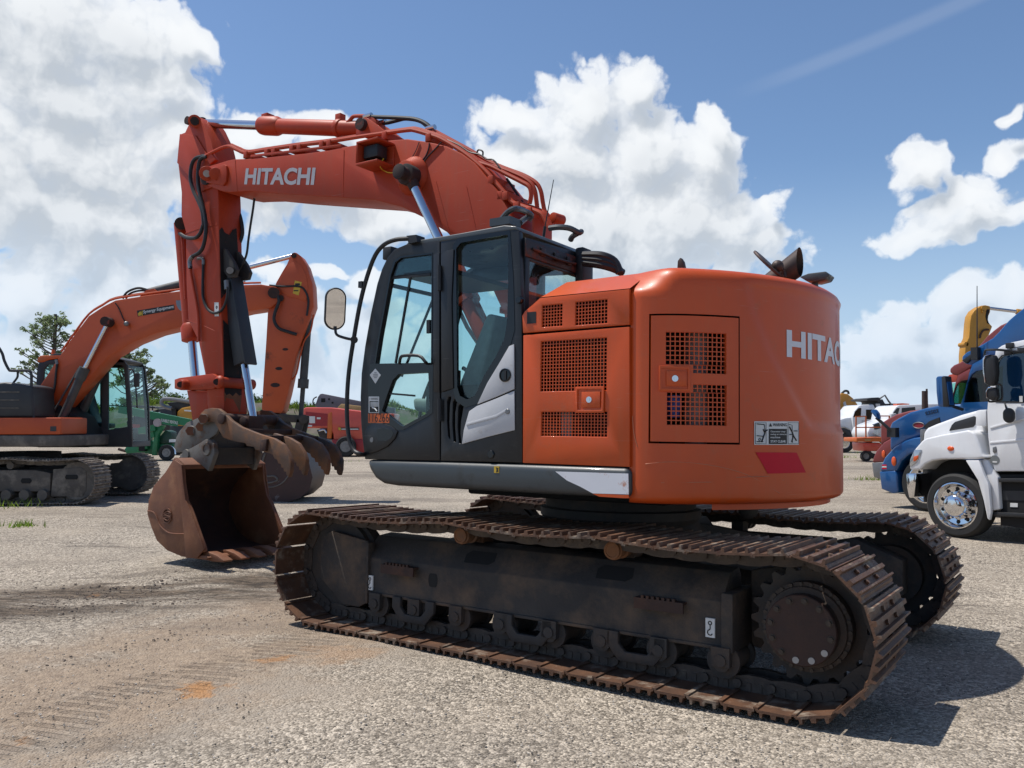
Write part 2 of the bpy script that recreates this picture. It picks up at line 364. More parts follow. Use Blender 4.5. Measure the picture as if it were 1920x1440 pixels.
def wmix(f, a, b):
    x = N.new('ShaderNodeMix'); x.data_type = 'RGBA'
    if hasattr(f, 'links'): L.new(f, x.inputs[0])
    else: x.inputs[0].default_value = f
    for s, i in ((a, 6), (b, 7)):
        if hasattr(s, 'links'): L.new(s, x.inputs[i])
        else: x.inputs[i].default_value = (*s, 1)
    return x.outputs[2]
def wr(f, a, b, c=0, d=1, smooth_=True):
    r = N.new('ShaderNodeMapRange'); r.interpolation_type = 'SMOOTHSTEP' if smooth_ else 'LINEAR'
    for i, v in zip((1,2,3,4), (a,b,c,d)): r.inputs[i].default_value = v
    L.new(f, r.inputs[0]); return r.outputs[0]
sky = N.new('ShaderNodeTexSky'); sky.sky_type = 'NISHITA'; sky.sun_disc = False; sky.sun_elevation = EL; sky.sun_rotation = AZ; sky.altitude = 10; sky.air_density = 1.0; sky.dust_density = .5; sky.ozone_density = 3.0
tcw = N.new('ShaderNodeTexCoord'); sx = N.new('ShaderNodeSeparateXYZ'); L.new(tcw.outputs['Generated'], sx.inputs[0])
azn = wm('ARCTAN2', sx.outputs[0], sx.outputs[1]); eln = wm('ARCSINE', sx.outputs[2])
cmb = N.new('ShaderNodeCombineXYZ'); L.new(azn, cmb.inputs[0]); L.new(eln, cmb.inputs[1]); P0 = cmb.outputs[0]
g0 = N.new('ShaderNodeGroup'); g0.node_tree = CG; L.new(P0, g0.inputs[0]); D0 = g0.outputs[0]
of = N.new('ShaderNodeVectorMath'); of.operation = 'ADD'; of.inputs[1].default_value = (-.014, .028, 0); L.new(P0, of.inputs[0])
g1 = N.new('ShaderNodeGroup'); g1.node_tree = CG; L.new(of.outputs[0], g1.inputs[0]); D1 = g1.outputs[0]
alpha = wm('MULTIPLY', wr(D0, .08, .38), wr(D0, .05, .9, .82, 1.0))
lit = wm('ADD', wm('MULTIPLY', wr(wm('SUBTRACT', D0, D1), -.26, .30, 0, 1, False), .55), wm('MULTIPLY', wr(g1.outputs[1], .95, .0, 0, 1), .45))
thin = wr(D0, .5, .1, 0, .3)
bright = wm('ADD', wm('MULTIPLY_ADD', lit, .86, .08), thin, clamp=True)
ccol = wmix(wr(eln, .02, .26, .55, 0), wmix(bright, CLOUD_LO, CLOUD_HI), tuple(q*1.05 for q in HAZE))
ctr = N.new('ShaderNodeVectorMath'); ctr.operation = 'SUBTRACT'
d1_ = ray(1345,188).normalized(); d2_ = ray(1815,0).normalized(); A_ = Vector((atan2(d1_.x,d1_.y), math.asin(d1_.z), 0)); B_ = Vector((atan2(d2_.x,d2_.y), math.asin(d2_.z), 0))
tdir = (B_-A_).normalized(); nrm_ = Vector((-tdir.y, tdir.x, 0)); ctr.inputs[1].default_value = A_; L.new(P0, ctr.inputs[0])
def dot_(v):
    n = N.new('ShaderNodeVectorMath'); n.operation = 'DOT_PRODUCT'; n.inputs[1].default_value = v; L.new(ctr.outputs[0], n.inputs[0]); return n.outputs['Value']
trail = wm('MULTIPLY', wr(wm('ABSOLUTE', dot_(nrm_)), .011, .002), wm('MULTIPLY', wr(dot_(tdir), .0, .12), .07))
skyb = N.new('ShaderNodeMix'); skyb.data_type = 'RGBA'; skyb.blend_type = 'MULTIPLY'; skyb.inputs[0].default_value = 1; L.new(sky.outputs[0], skyb.inputs[6]); skyb.inputs[7].default_value = (.90,.965,1.03,1)
base = wmix(wr(eln, -.02, .30, .85, .0), skyb.outputs[2], HAZE)
base = wmix(trail, base, CLOUD_HI)
full = wmix(wm('MULTIPLY', alpha, wr(eln, -.02, .06, .35, 1)), base, ccol)
bg = N.new('ShaderNodeBackground'); bg.inputs[1].default_value = SKY_K; L.new(full, bg.inputs[0])
ow = N.new('ShaderNodeOutputWorld'); L.new(bg.outputs[0], ow.inputs[0])
ld = bpy.data.lights.new('sun', 'SUN'); ld.energy = SUN_E; ld.angle = radians(.53); ld.color = (1, .955, .89)
lo_ = bpy.data.objects.new('sun', ld); COL.objects.link(lo_); lo_.rotation_euler = SUND.to_track_quat('Z', 'Y').to_euler(); lo_.location = (0,0,40)
cd = bpy.data.cameras.new('camera'); cam = bpy.data.objects.new('camera', cd); COL.objects.link(cam); SC.camera = cam
cd.sensor_fit = 'HORIZONTAL'; cd.sensor_width = 36; cd.lens = 36*FPX/1920; cd.clip_start = .05; cd.clip_end = 3000
cam.location = (0,0,EYE); cam.rotation_euler = (pi/2+PITCH, 0, 0)
SC.view_settings.view_transform = 'Standard'; SC.view_settings.look = 'None'; SC.view_settings.gamma = 1; SC.view_settings.exposure = EXPO
SC.cycles.max_bounces = 8; SC.cycles.transparent_max_bounces = 16; SC.cycles.sample_clamp_indirect = 8
# ================================================================== main excavator
EX = thing('excavator', 'big orange tracked excavator in the foreground with charcoal cab and thumb beside rusty bucket', 'excavator', ORG, B3.transposed())
def smooth(a, b, x):
    t = max(0, min(1, (x-a)/(b-a))); return t*t*(3-2*t)

# ---- crawler tracks
def track_path(hx, zc, r, zb, sag):
    pts = []
    for i in range(41): pts.append((-hx+2*hx*i/40, zb))
    for i in range(1, 24): a = -pi/2+pi*i/24; pts.append((hx+r*cos(a), zc+r*sin(a)))
    top = sag                                     # (x, z) supports from front to rear
    for (xa, za), (xb, zb2) in zip(top[:-1], top[1:]):
        for i in range(12):
            t = i/12; pts.append((xa+(xb-xa)*t, za+(zb2-za)*t-.035*4*t*(1-t)*(abs(xb-xa)/1.25)**2))
    pts.append(top[-1])
    for i in range(1, 24): a = pi/2+pi*i/24; pts.append((-hx+r*cos(a), zc+r*sin(a)))
    return pts
def resample(pts, n):
    P = pts+[pts[0]]; D = [0]
    for a, b in zip(P[:-1], P[1:]): D.append(D[-1]+hypot(b[0]-a[0], b[1]-a[1]))
    out = []; j = 0
    for i in range(n):
        d = D[-1]*i/n
        while D[j+1] < d: j += 1
        t = (d-D[j])/max(1e-9, D[j+1]-D[j]); out.append((P[j][0]+(P[j+1][0]-P[j][0])*t, P[j][1]+(P[j+1][1]-P[j][1])*t))
    return out
def shoe_mb(w, p):
    mb = MB(); h = p*.482
    prof = [(-h,.044),(h*.86,.044),(h,.036),(h*1.02,.046),(h*.9,.058),(h*.80,.058),(h*.76,.084),(h*.64,.084),(h*.60,.058),(.016,.058),(.012,.080),(-.012,.080),(-.016,.058),(-h*.62,.058),(-h*.66,.084),(-h*.80,.084),(-h*.86,.060),(-h,.056)]
    mb.prism([(x, -w/2, z) for x, z in prof], (0, w, 0))
    mb.box((h-.012, -w/2+.004, .0335), (h+.075*p, w/2-.004, .0425))
    for sy in (-1, 1):
        for bx in (-.035, .035): mb.cyl((bx, sy*.12, .058), (bx, sy*.12, .074), .016, n=6)
    return mb
def link_geo(mb, M, p):
    for sy in (-1, 1):
        y = sy*.085
        vs = [(-p*.5,-.04),(-p*.18,-.05),(p*.18,-.05),(p*.5,-.04),(p*.52,.0),(p*.46,.044),(-p*.46,.044),(-p*.52,.0)]
        o = MB(); o.prism([(x, y-.02, z) for x, z in vs], (0, .04, 0))
        mb.add([M @ Vector(v) for v in o.v], o.f)
        for bx in (-.03, .034):
            o = MB(); o.box((bx-.013, y-.026, -.008), (bx+.013, y+.026, .034)); mb.add([M @ Vector(v) for v in o.v], o.f)
    o = MB(); o.cyl((p*.5, -.125, 0), (p*.5, .125, 0), .026, n=10); mb.add([M @ Vector(v) for v in o.v], o.f)
def make_track(parent, yc, pts, n, w, shoe=None, mshoe=None, mlink=None):
    P = resample(pts, n); p = hypot(P[1][0]-P[0][0], P[1][1]-P[0][1]); Ms = []
    for i in range(n):
        a = P[i]; b = P[(i+1) % n]; c = ((a[0]+b[0])/2, (a[1]+b[1])/2); t = atan2(b[1]-a[1], b[0]-a[0])
        X = Vector((cos(t), 0, sin(t))); Z = Vector((sin(t), 0, -cos(t))); Y = Z.cross(X)
        M = Matrix((X, Y, Z)).transposed().to_4x4(); M.translation = Vector((c[0], yc, c[1])); Ms.append(M)
    mb = MB()
    for M in Ms: link_geo(mb, M, p)
    tr = mb.build('crawler_track', mlink or m_link, parent)
    for i, M in enumerate(Ms):
        if shoe is None:
            shoe = shoe_mb(w, p).build('track_shoe', mshoe or m_track, tr, ang=30); shoe.matrix_basis = M
        else:
            J = Matrix.Translation((0, random.uniform(-.004, .004), random.uniform(-.002, .002))) @ Matrix.Rotation(random.uniform(-.012, .012), 4, 'Y')
            copy_part(shoe, tr, M @ J)
    return tr, shoe
HX, RR = 1.83, .375
PTS = track_path(HX, .46, RR, .088, [(HX, .46+RR-.01), (.60, .845), (-.62, .835), (-HX, .46+RR)])
GA = 1.195
_, shoe = make_track(EX, GA, PTS, 49, .80)
make_track(EX, -GA, PTS, 49, .80, shoe)

# ---- track frames
def track_frame(sgn):
    yo = GA+.165; Y = lambda y: y*sgn
    mb = MB()
    sec = [(1.02,.27),(yo,.27),(yo,.292),(yo-.012,.292),(yo-.012,.545),(yo-.15,.70),(1.06,.715),(1.02,.66)]
    n = len(sec); xs = (1.50, -1.36)
    vs = [(x, Y(y), z) for x in xs for y, z in sec]
    fs = [(i, (i+1) % n, n+(i+1) % n, n+i) for i in range(n)]+[tuple(range(n))[::-1], tuple(range(n, 2*n))]
    mb.add(vs, fs)
    # front idler guard plates and rear motor bracket
    mb.prism([(1.98, Y(yo-.005), .34), (1.98, Y(yo-.005), .66), (1.86, Y(yo-.005), .72), (1.47, Y(yo-.005), .67), (1.47, Y(yo-.005), .20), (1.55, Y(yo-.005), .16), (1.72, Y(yo-.005), .16)], (0, -sgn*.03, 0))
    mb.box((1.445, Y(yo+.012) if sgn < 0 else Y(yo-.06), .2), (1.47, Y(yo-.06) if sgn < 0 else Y(yo+.012), .66))
    mb.box((-1.43, min(Y(1.0), Y(yo+.012)), .262), (-1.36, max(Y(1.0), Y(yo+.012)), .60))
    mb.prism([(-1.43, Y(1.05), .25), (-1.43, Y(1.05), .70), (-1.60, Y(1.05), .74), (-1.95, Y(1.05), .60), (-1.95, Y(1.05), .34), (-1.6, Y(1.05), .22)], (0, -sgn*.2, 0))
    fr = mb.build('track_frame', m_frame, EX, bev=.008)
    # dark slots in the sloping top and a round port
    q = MB()
    for xc in (.45, -.62):
        a = Vector((0, Y(yo-.15), .70)); b = Vector((0, Y(yo-.012), .545)); d = (b-a); nn = Vector((0, sgn*.155, .138)).normalized()
        o1 = a+d*.22+nn*.003; o2 = a+d*.72+nn*.003
        q.prism([o1+Vector((xc-.12,0,0)), o1+Vector((xc+.09,0,0)), o1*.7+o2*.3+Vector((xc+.13,0,0)), o2+Vector((xc+.12,0,0)), o2+Vector((xc-.09,0,0)), o1*.3+o2*.7+Vector((xc-.13,0,0))], -nn*.01)
    q.prism([(.82+.042*cos(t), Y(yo-.0095), .44+.065*(max(-.75, min(.75, sin(t))))) for t in [2*pi*i/24 for i in range(24)]], (0, -sgn*.01, 0))
    q.build('frame_opening', m_cavity, fr)
    st = MB()
    for xc in (1.12, -.98):
        st.box((xc-.16, min(Y(yo-.012), Y(yo+.05)), .505), (xc+.16, max(Y(yo-.012), Y(yo+.05)), .520))
        st.box((xc-.16, min(Y(yo+.035), Y(yo+.05)), .455), (xc+.16, max(Y(yo+.035), Y(yo+.05)), .505))
        for k in range(7): st.box((xc-.10+.034*k-.009, min(Y(yo+.03), Y(yo+.051)), .519), (xc-.10+.034*k+.009, max(Y(yo+.03), Y(yo+.051)), .537))
    st.build('step_plate', m_rust if False else m_rustd, fr)
    for xc in (.60, -.62):
        c = MB(); c.lathe((xc, Y(1.10), .775), (0, sgn, 0), [(0,.045),(.05,.045),(.055,.062),(.10,.062),(.105,.05),(.16,.05),(.165,.062),(.20,.062),(.205,.055),(.225,.055),(.228,.042),(.224,.040),(.224,0)], 24)
        c.box((xc-.05, min(Y(.98), Y(1.11)), .68), (xc+.05, max(Y(.98), Y(1.11)), .80))
        c.build('carrier_roller', m_thumb if sgn > 0 else m_dark, fr)
    for k in range(8):
        xc = 1.36-2.72*k/7
        c = MB(); c.lathe((xc, Y(GA-.16), .205), (0, sgn, 0), [(0,.05),(.02,.10),(.05,.10),(.055,.078),(.12,.078),(.2,.078),(.265,.078),(.27,.10),(.30,.10),(.305,.055),(.34,.055),(.34,0)], 20)
        c.box((xc-.055, min(Y(GA+.135), Y(GA+.19)), .18), (xc+.055, max(Y(GA+.135), Y(GA+.19)), .29))
        c.cyl((xc, Y(GA+.19), .215), (xc, Y(GA+.20), .215), .035, n=14)
        c.build('track_roller', m_dark, fr)
    for xc in (.98, -.02, -.82):
        g = MB()
        U = [(xc+.20,.29),(xc+.20,.21),(xc+.12,.115),(xc-.12,.115),(xc-.20,.21),(xc-.20,.29),(xc-.12,.29),(xc-.12,.22),(xc-.075,.172),(xc+.075,.172),(xc+.12,.22),(xc+.12,.29)]
        g.prism([(x, Y(yo-.01), z) for x, z in U], (0, sgn*.035, 0)); g.build('roller_guard', m_dark, fr, bev=.006)
    return fr
frL = track_frame(1); frR = track_frame(-1)
def hook_label(p, parent):
    x, z = p; y = GA+.165-.012+.002; y = GA+.165+.0015
    h = MB(); h.box((x-.028, y-.012, z-.055), (x+.028, y, z+.055)); t = h.build('lifting_label', m_decal, parent)
    h = MB(); h.tube([(x, y+.001, z+.015), (x, y+.001, z-.006), (x+.014, y+.001, z-.018), (x+.012, y+.001, z-.036), (x-.004, y+.001, z-.042), (x-.014, y+.001, z-.032)], .0035, 5, 3)
    h.lathe((x, y-.001, z+.028), (0,1,0), [(0,.013),(.003,.013),(.003,.007),(0,.007)], 14); h.build('hook_symbol', m_print, t)
q = S(690, 1092, GA+.166); hook_label((q.x-.02, q.z), frL)
q = S(1371, 1183, GA+.166); hook_label((max(q.x+.02, -1.29), q.z), frL)
# sprockets, idlers
def sprocket(sgn):
    Y = lambda y: y*sgn
    mb = MB(); c = Vector((-HX, 0, .46)); n = 21; ol = []
    for i in range(n):
        for f, r in ((-.36,.300),(-.12,.340),(.12,.340),(.36,.300)):
            a = 2*pi*(i+f)/n; ol.append(c+Vector((r*cos(a), Y(GA-.03), r*sin(a))))
    mb.prism(ol, (0, sgn*.06, 0)); 
    mb.lathe(c+Vector((0, Y(GA-.12), 0)), (0, sgn, 0), [(0,.22),(.14,.225),(.16,.245),(.235,.245),(.24,.225),(.26,.22),(.27,.19),(.345,.187)], 40)
    sp = mb.build('sprocket', m_dark, EX)
    for i in range(26):
        a = 2*pi*i/26; b = MB(); b.cyl(c+Vector((.234*cos(a), Y(GA+.11), .234*sin(a))), c+Vector((.234*cos(a), Y(GA+.128), .234*sin(a))), .012, n=6)
        b.build('ring_bolt', m_bolt, sp)
    cv = MB(); cv.lathe(c+Vector((0, Y(GA+.20), 0)), (0, sgn, 0), [(0,.192),(.03,.192),(.036,.187),(.036,0)], 40); cvo = cv.build('final_drive_cover', m_rustd, sp)
    for i in range(12):
        a = 2*pi*(i+.3)/12; b = MB(); r = .163; p0 = c+Vector((r*cos(a), Y(GA+.234), r*sin(a)))
        pale = i in (7, 8, 9)
        b.cyl(p0, p0+Vector((0, sgn*(.006 if pale else .016), 0)), .018 if pale else .014, n=16 if pale else 6)
        if not pale: b.cyl(p0, p0+Vector((0, sgn*.004, 0)), .020, n=14)
        b.build('cover_bolt', m_paint_chip if pale else m_bolt, sp)
    d = MB(); d.lathe(Vector((HX, Y(GA-.07), .46)), (0, sgn, 0), [(-.03,.30),(-.02,.34),(.02,.34),(.03,.37),(.11,.37),(.12,.34),(.16,.34),(.17,.30),(.175,.12),(.20,.12),(.20,0)], 40)
    d.build('idler_wheel', m_dark, EX)
sprocket(1); sprocket(-1)
# car body and slewing ring
mb = MB()
mb.prism([(.75,.55),(.55,.80),(-.55,.80),(-.75,.55),(-.6,.46),(.6,.46)] and [(.75,-.6,.55),(.5,-.6,.86),(-.5,-.6,.86),(-.75,-.6,.55),(-.6,-.6,.46),(.6,-.6,.46)], (0,1.2,0))
for sx in (-1, 1):
    for sy in (-1, 1):
        a = Vector((sx*.38, sy*.45, .68)); b = Vector((sx*.98, sy*1.05, .52)); mb.bar(a, b, .34, .30)
mb.build('car_body', m_dark, EX, bev=.01)
mb = MB(); mb.lathe((0,0,.84), (0,0,1), [(0,.60),(.04,.64),(.10,.64),(.11,.60),(.26,.60)], 48); mb.build('slewing_ring', m_dark, EX)
# drain swivel below the tail
q = SX(1398, 968, -1.0)
mb = MB(); mb.ball((-1.02, q.y, .98), .075); mb.cyl((-1.02, q.y, .98), (-1.02, q.y, 1.12), .05, n=12); mb.build('tow_fitting', m_dark, EX)

# ---- upper structure: deck and skirt
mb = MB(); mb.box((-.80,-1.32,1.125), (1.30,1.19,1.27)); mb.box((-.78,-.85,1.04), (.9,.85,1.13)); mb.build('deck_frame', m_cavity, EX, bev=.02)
mb = MB(); o = [S(*p, 1.42) for p in ((684.5,861.5),(832,865.5),(980,870),(1180.5,876.8),(1181,934),(1040,928),(900,920),(740,911),(716,907),(701,897),(691,881))]
mb.prism(o, (0,-.24,0)); skirt = mb.build('skirt', m_skirt, EX, bev=.045, seg=4)
mb = MB(); mb.prism([S(*p, 1.416) for p in ((1042,884),(1178.5,888),(1179.5,927),(1112,925),(1088,912),(1064,901))], (0,.006,0)); mb.build('stripe_decal', m_stripe, skirt)
mb = MB(); mb.prism([S(*p, 1.416) for p in ((1112,925.5),(1179.5,928),(1180,934),(1170,934),(1124,931))], (0,.0065,0)); mb.build('orange_stripe', m_orange, skirt)
mb = MB(); mb.prism([S(*p, 1.414) for p in ((927.5,874),(937,874.3),(937,887),(927.5,886.6))], (0,.008,0)); ys = mb.build('warning_sticker', m_yellow, skirt)
mb = MB(); mb.prism([S(*p, 1.4225) for p in ((930,876),(935,878),(933,881),(935,884),(930,886),(931,881))], (0,.001,0)); mb.build('sticker_mark', m_print, ys)

# ---- cab
YC = 1.40
def SP(pts, y): return [S(px, py, y) for px, py in pts]
CABW = ((979,867.5),(826,864),(826.5,850),(827,740),(826,600),(826,449),(860,443.5),(966,426.5),(973,434),(976,500),(978,600))
holeC = ((852,459),(860,449.5),(954,434.5),(960,520),(962.5,612),(955,640),(936,676),(913,714),(893,752),(873,758.5),(858,747),(853,730))
slots = [((838,752),(841,744),(846,744),(843,760),(842,790),(844,824),(840,818),(838,790)), ((849,754),(852,748),(857,751),(853,775),(853,800),(855,829),(850,828),(848,795)), ((859,762),(863,757),(869,761),(864,790),(863,812),(865,832),(860,831),(858,800))]
mb = MB(); mb.plate(SP(CABW, YC), [SP(holeC, YC)]+[SP(s, YC) for s in slots], (0,-.05,0))
cab = mb.build('cab', m_char, EX, bev=.005)
mb = MB(); mb.box((S(838,790,YC-.052).x+.02, YC-.056, S(838,835,YC).z), (S(870,790,YC).x-.02, YC-.052, S(838,742,YC).z)); mb.build('vent_backing', m_cavity, cab)
# door (front part of the side) with its two windows
DOOR = ((824.3,863.8),(684,861),(679,820),(676.5,790),(675.5,745),(677.5,700),(684,650),(694.5,590),(707,532),(716,504),(726,483),(740,467),(760,458.5),(800,453),(824.2,449.5))
holeA = ((704,682),(712,630),(724,565),(733,515),(741,492),(752,483.5),(809,476.5),(808,680))
holeB = ((726,740),(736,713),(747,701.5),(803,698.5),(805.5,766),(800,775),(757,799),(750,797),(716,770))
mb = MB(); mb.plate(SP(DOOR, YC+.004), [SP(holeA, YC+.004), SP(holeB, YC+.004)], (0,-.05,0)); door = mb.build('cab_door', m_char, cab, bev=.006)
mb = MB(); mb.plate(SP(((694,682),(812,680),(811,774),(802,781),(756,806),(700,806),(690,790),(690,720)), YC+.0065), [SP(holeB, YC+.0065)], (0,-.006,0))
mb.plate(SP(((701,683),(709,630),(721,565),(730,515),(738,489),(751,480),(811,473.5),(810,682)), YC+.0068), [SP(holeA, YC+.0068)], (0,-.006,0)); mb.build('door_glass_border', m_gloss, cab)
mb = MB(); mb.prism(SP([(x,y) for x,y in ((700,684),(720,565),(738,488),(750,479),(811,473),(810,684))], YC-.02), (0,.005,0)); mb.build('door_window', m_glass, cab)
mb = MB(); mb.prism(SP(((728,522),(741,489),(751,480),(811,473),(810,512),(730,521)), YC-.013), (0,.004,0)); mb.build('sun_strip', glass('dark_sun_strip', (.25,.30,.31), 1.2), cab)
mb = MB(); mb.prism(SP(((714,775),(722,730),(744,698),(807,695),(808,772),(757,803)), YC-.02), (0,.005,0)); mb.build('lower_door_window', m_glass, cab)
mb = MB()
mb.bar(S(730,521,YC-.015), S(808,514,YC-.015), .012, .025); mb.bar(S(770,519,YC-.012), S(742,681,YC-.012), .014, .016); mb.bar(S(732,525,YC-.015), S(713,640,YC-.015), .012, .02)
mb.bar(S(731,738,YC-.012), S(778,742,YC-.012), .012, .014); mb.bar(S(804,600,YC-.01), S(804,625,YC-.01), .02, .03)
mb.build('window_bar', m_black, door)
mb = MB(); mb.tube([S(749,681,YC+.01), S(751,671,YC+.05), S(757,667,YC+.05), S(785,667,YC+.05), S(797,678,YC+.05), S(800,681,YC+.01)], .012, 8, 3); mb.build('grab_handle', m_black, door)
mb = MB(); mb.prism(SP(((844,451),(858,441),(956,427),(962,520),(965,618),(957,645),(938,680),(915,718),(895,758),(872,765),(852,752),(846,735)), YC-.035), (0,.005,0)); mb.build('side_window', m_glass, cab)
mb = MB(); mb.plate(SP(((849,461),(858,446),(956,431),(962.5,520),(965,618),(957.5,645),(938.5,680),(915.5,718),(895.5,757),(872.5,764),(855,752),(850,735)), YC+.0025), [SP(((855,466),(864,455),(952,440),(953,520),(951,600),(946,634),(930,668),(908,704),(890,742),(875,749),(862,742),(857,725)), YC+.0025)], (0,-.006,0)); mb.build('side_window_border', m_gloss, cab)
# B-pillar mouldings, hinges
mb = MB(); mb.prism(SP(((828,478),(839,470.5),(852,468),(848,560),(851,728),(829,735)), YC+.002), (0,.010,0)); mb.prism(SP(((813.5,478),(824.5,473),(824.5,735),(813.5,735)), YC+.008), (0,.006,0)); mb.build('pillar_moulding', m_char, cab, bev=.004)
mb = MB()
for a, b in ((498,545),(748,790)): mb.cyl(S(824,a,YC+.02), S(824,b,YC+.02), .016, n=10)
mb.build('door_hinge', m_black, cab)
# silver panel, cap, bolts
YS = YC+.002
mb = MB(); mb.prism(SP(((965,645.5),(956,649),(938,680),(915,718),(896,758.5),(930,745),(965.5,729.5)), YS), (0,.010,0)); mb.prism(SP(((895,761.5),(930,748),(965.5,733),(966.2,806.5),(916,819),(867.5,832.5),(871,806),(881,771)), YS), (0,.010,0)); silver = mb.build('silver_panel', m_silver, cab, bev=.003)
mb = MB(); mb.prism(SP(((876,793),(930,778),(953,765),(954,769),(931,783.5),(875,798)), YS+.0085), (0,.006,0)); mb.build('panel_crease', m_silver, silver, bev=.002)
def disc(px, py, y, r, t, name, m, par, prof=None):
    p = S(px, py, y); d = MB(); d.lathe(p, (0,1,0), prof or [(0,r),(t*.7,r),(t,r*.85),(t,0)], 20); return d.build(name, m, par)
cp = disc(948,703.5,YS+.010,.047,.012,'filler_cap',m_gloss,silver,[(0,.047),(.012,.047),(.014,.04),(.006,.036),(.006,0)])
mb = MB(); c0 = S(948,703.5,YS+.017); mb.box(c0+Vector((-.008,0,-.03)), c0+Vector((.008,.006,.03))); mb.build('cap_grip', m_black, cp)
disc(952,771.5,YS+.010,.018,.008,'panel_bolt',m_grey,silver)
disc(976,563,YC+.002,.026,.03,'latch_knob',m_gloss,cab); disc(921,852,YC,.028,.012,'body_plug',m_gloss,cab)
# door handle recess
lens = [(686,840),(686,810),(690,800),(702,793),(720,794),(737,800),(747,809),(742,822),(728,837),(708,847),(694,850)]
mb = MB(); mb.prism(SP(lens, YC+.004), (0,.012,0)); dh = mb.build('door_handle', m_char, door, bev=.006)
mb = MB(); mb.prism(SP(((708,804),(718,803),(735,806),(738,812),(734,822),(724,827),(708,826),(706,815)), YC+.0135), (0,.004,0)); mb.build('handle_grip', m_gloss, dh)
mb = MB(); p = S(697,825,YC+.0165); mb.lathe(p, (0,1,0), [(0,.019),(.003,.018),(.003,0)], 16); mb.build('key_lock', m_grey, dh)
# roof, rear wall, right wall, pillars
YI = .44
mb = MB(); o = SP(((752,466),(766,453),(860,437.5),(945,422),(967,423.5),(973,433),(966,431),(860,448),(765,463)), YC+.003)
n = len(o); inner = [Vector((p.x, YI, p.z)) for p in o]; mb.prism(o, (0, YI-YC, 0)); roof = mb.build('cab_roof', m_skirt, cab, bev=.018, seg=3)
xr = S(976,500,YC).x-.01
zt = 2.93; zbm = 1.30
mb = MB(); mb.plate([(xr,YC-.05,zbm),(xr,YI,zbm),(xr,YI,zt-.02),(xr,YC-.05,zt-.06)], [[(xr,YC-.10,1.95),(xr,YI+.07,1.95),(xr,YI+.07,2.72),(xr,YC-.10,2.72)]], (.05,0,0)); mb.build('rear_wall', m_char, cab, bev=.004)
mb = MB(); mb.box((xr+.012,YI+.05,1.93), (xr+.018,YC-.08,2.74)); rw = mb.build('rear_window', m_glassd, cab)
mb = MB(); mb.box((xr-.012,YI+.0,2.735), (xr+.0,YC-.03,2.86))
for k, yy in enumerate((.62,.8,.98,1.16)): mb.box((xr-.03,yy-.03,2.77), (xr-.011,yy+.03,2.83))
mb.tube([(xr-.02,1.3,2.80),(xr-.05,1.0,2.775),(xr-.02,.7,2.80)], .012, 6, 3)
mb.build('rear_header', mat('dusky_orange_black', (.020,.015,.014), .5, dirt=(.12,.03,.015), ds=6), cab, bev=.006)
mb = MB(); text(mb, 'H C', (xr+.009, YC-.15, 2.60), (0,-1,0), (0,0,1), .04, bold=.0); mb.build('window_stamp', m_print, rw, smooth=False)
# right wall (window openings) and front pillars
front = [(684,861),(676.5,790),(675.5,745),(677.5,700),(684,650),(694.5,590),(707,532),(716,504),(726,483),(740,467),(758,457)]
fl = SP(front, YC); 
xa, xb = fl[0].x, xr
right = [(p.x, YI, p.z) for p in fl]+[(xr, YI, zt-.02), (xr, YI, zbm)]
def inset_front(z, d): 
    P = fl
    for a, b in zip(P[:-1], P[1:]):
        if a.z <= z <= b.z: t = (z-a.z)/(b.z-a.z); return a.x+(b.x-a.x)*t-d
    return P[-1].x-d
hw = [(inset_front(z,.08), YI, z) for z in (1.62,1.75,1.95,2.2,2.45,2.70)]+[(1.0,YI,2.80),(.55,YI,2.80),(.55,YI,1.62)]
hw2 = [(.49,YI,1.75),(.49,YI,2.80),(.14,YI,2.78),(.14,YI,1.75)]
mb = MB(); mb.plate(right, [hw, hw2], (0,-.045,0)); mb.build('right_wall', m_char, cab, bev=.004)
mb = MB()
for a, b in (((1.7,YI+.005-.03,1.74),(1.705,0,0)),): pass
mb.prism([(inset_front(z,.05), YI-.02, z) for z in (1.58,1.75,1.95,2.2,2.45,2.74)]+[(1.0,YI-.02,2.83),(.53,YI-.02,2.83),(.53,YI-.02,1.58)], (0,.004,0)); mb.prism([(.51,YI-.02,1.72),(.51,YI-.02,2.82),(.12,YI-.02,2.80),(.12,YI-.02,1.72)], (0,.004,0)); mb.build('right_window', m_glass, cab)
mb = MB()
for yy in (YC-.085, YI):
    for a, b in zip(fl[:-1], fl[1:]): 
        mb.prism([(a.x,yy,a.z),(b.x,yy,b.z),(b.x-.06,yy,b.z),(a.x-.06,yy,a.z)], (0,.035 if yy == YI else .03,0))
mb.box((fl[0].x-.05,YI+.04,zbm), (fl[0].x-.002,YC-.09,1.42)); mb.build('front_pillar', m_char, cab)
mb = MB()
for a, b in zip(fl[1:-1], fl[2:]): mb.add([(a.x-.02,YI+.02,a.z),(a.x-.02,YC-.06,a.z),(b.x-.02,YC-.06,b.z),(b.x-.02,YI+.02,b.z)], [(0,1,2,3)])
mb.build('windscreen', m_glass, cab, ang=80)
mb = MB()      # wiper and visor rail seen through the glass
mb.bar((fl[3].x-.06,1.0,fl[3].z), (fl[7].x-.05,.75,fl[7].z), .015, .02); mb.box((.75,YI+.06,2.70), (1.2,YC-.08,2.735))
mb.bar((fl[6].x-.05,YC-.1,fl[6].z), (fl[6].x-.05,YI+.05,fl[6].z), .02, .03); mb.build('wiper', m_black, cab)
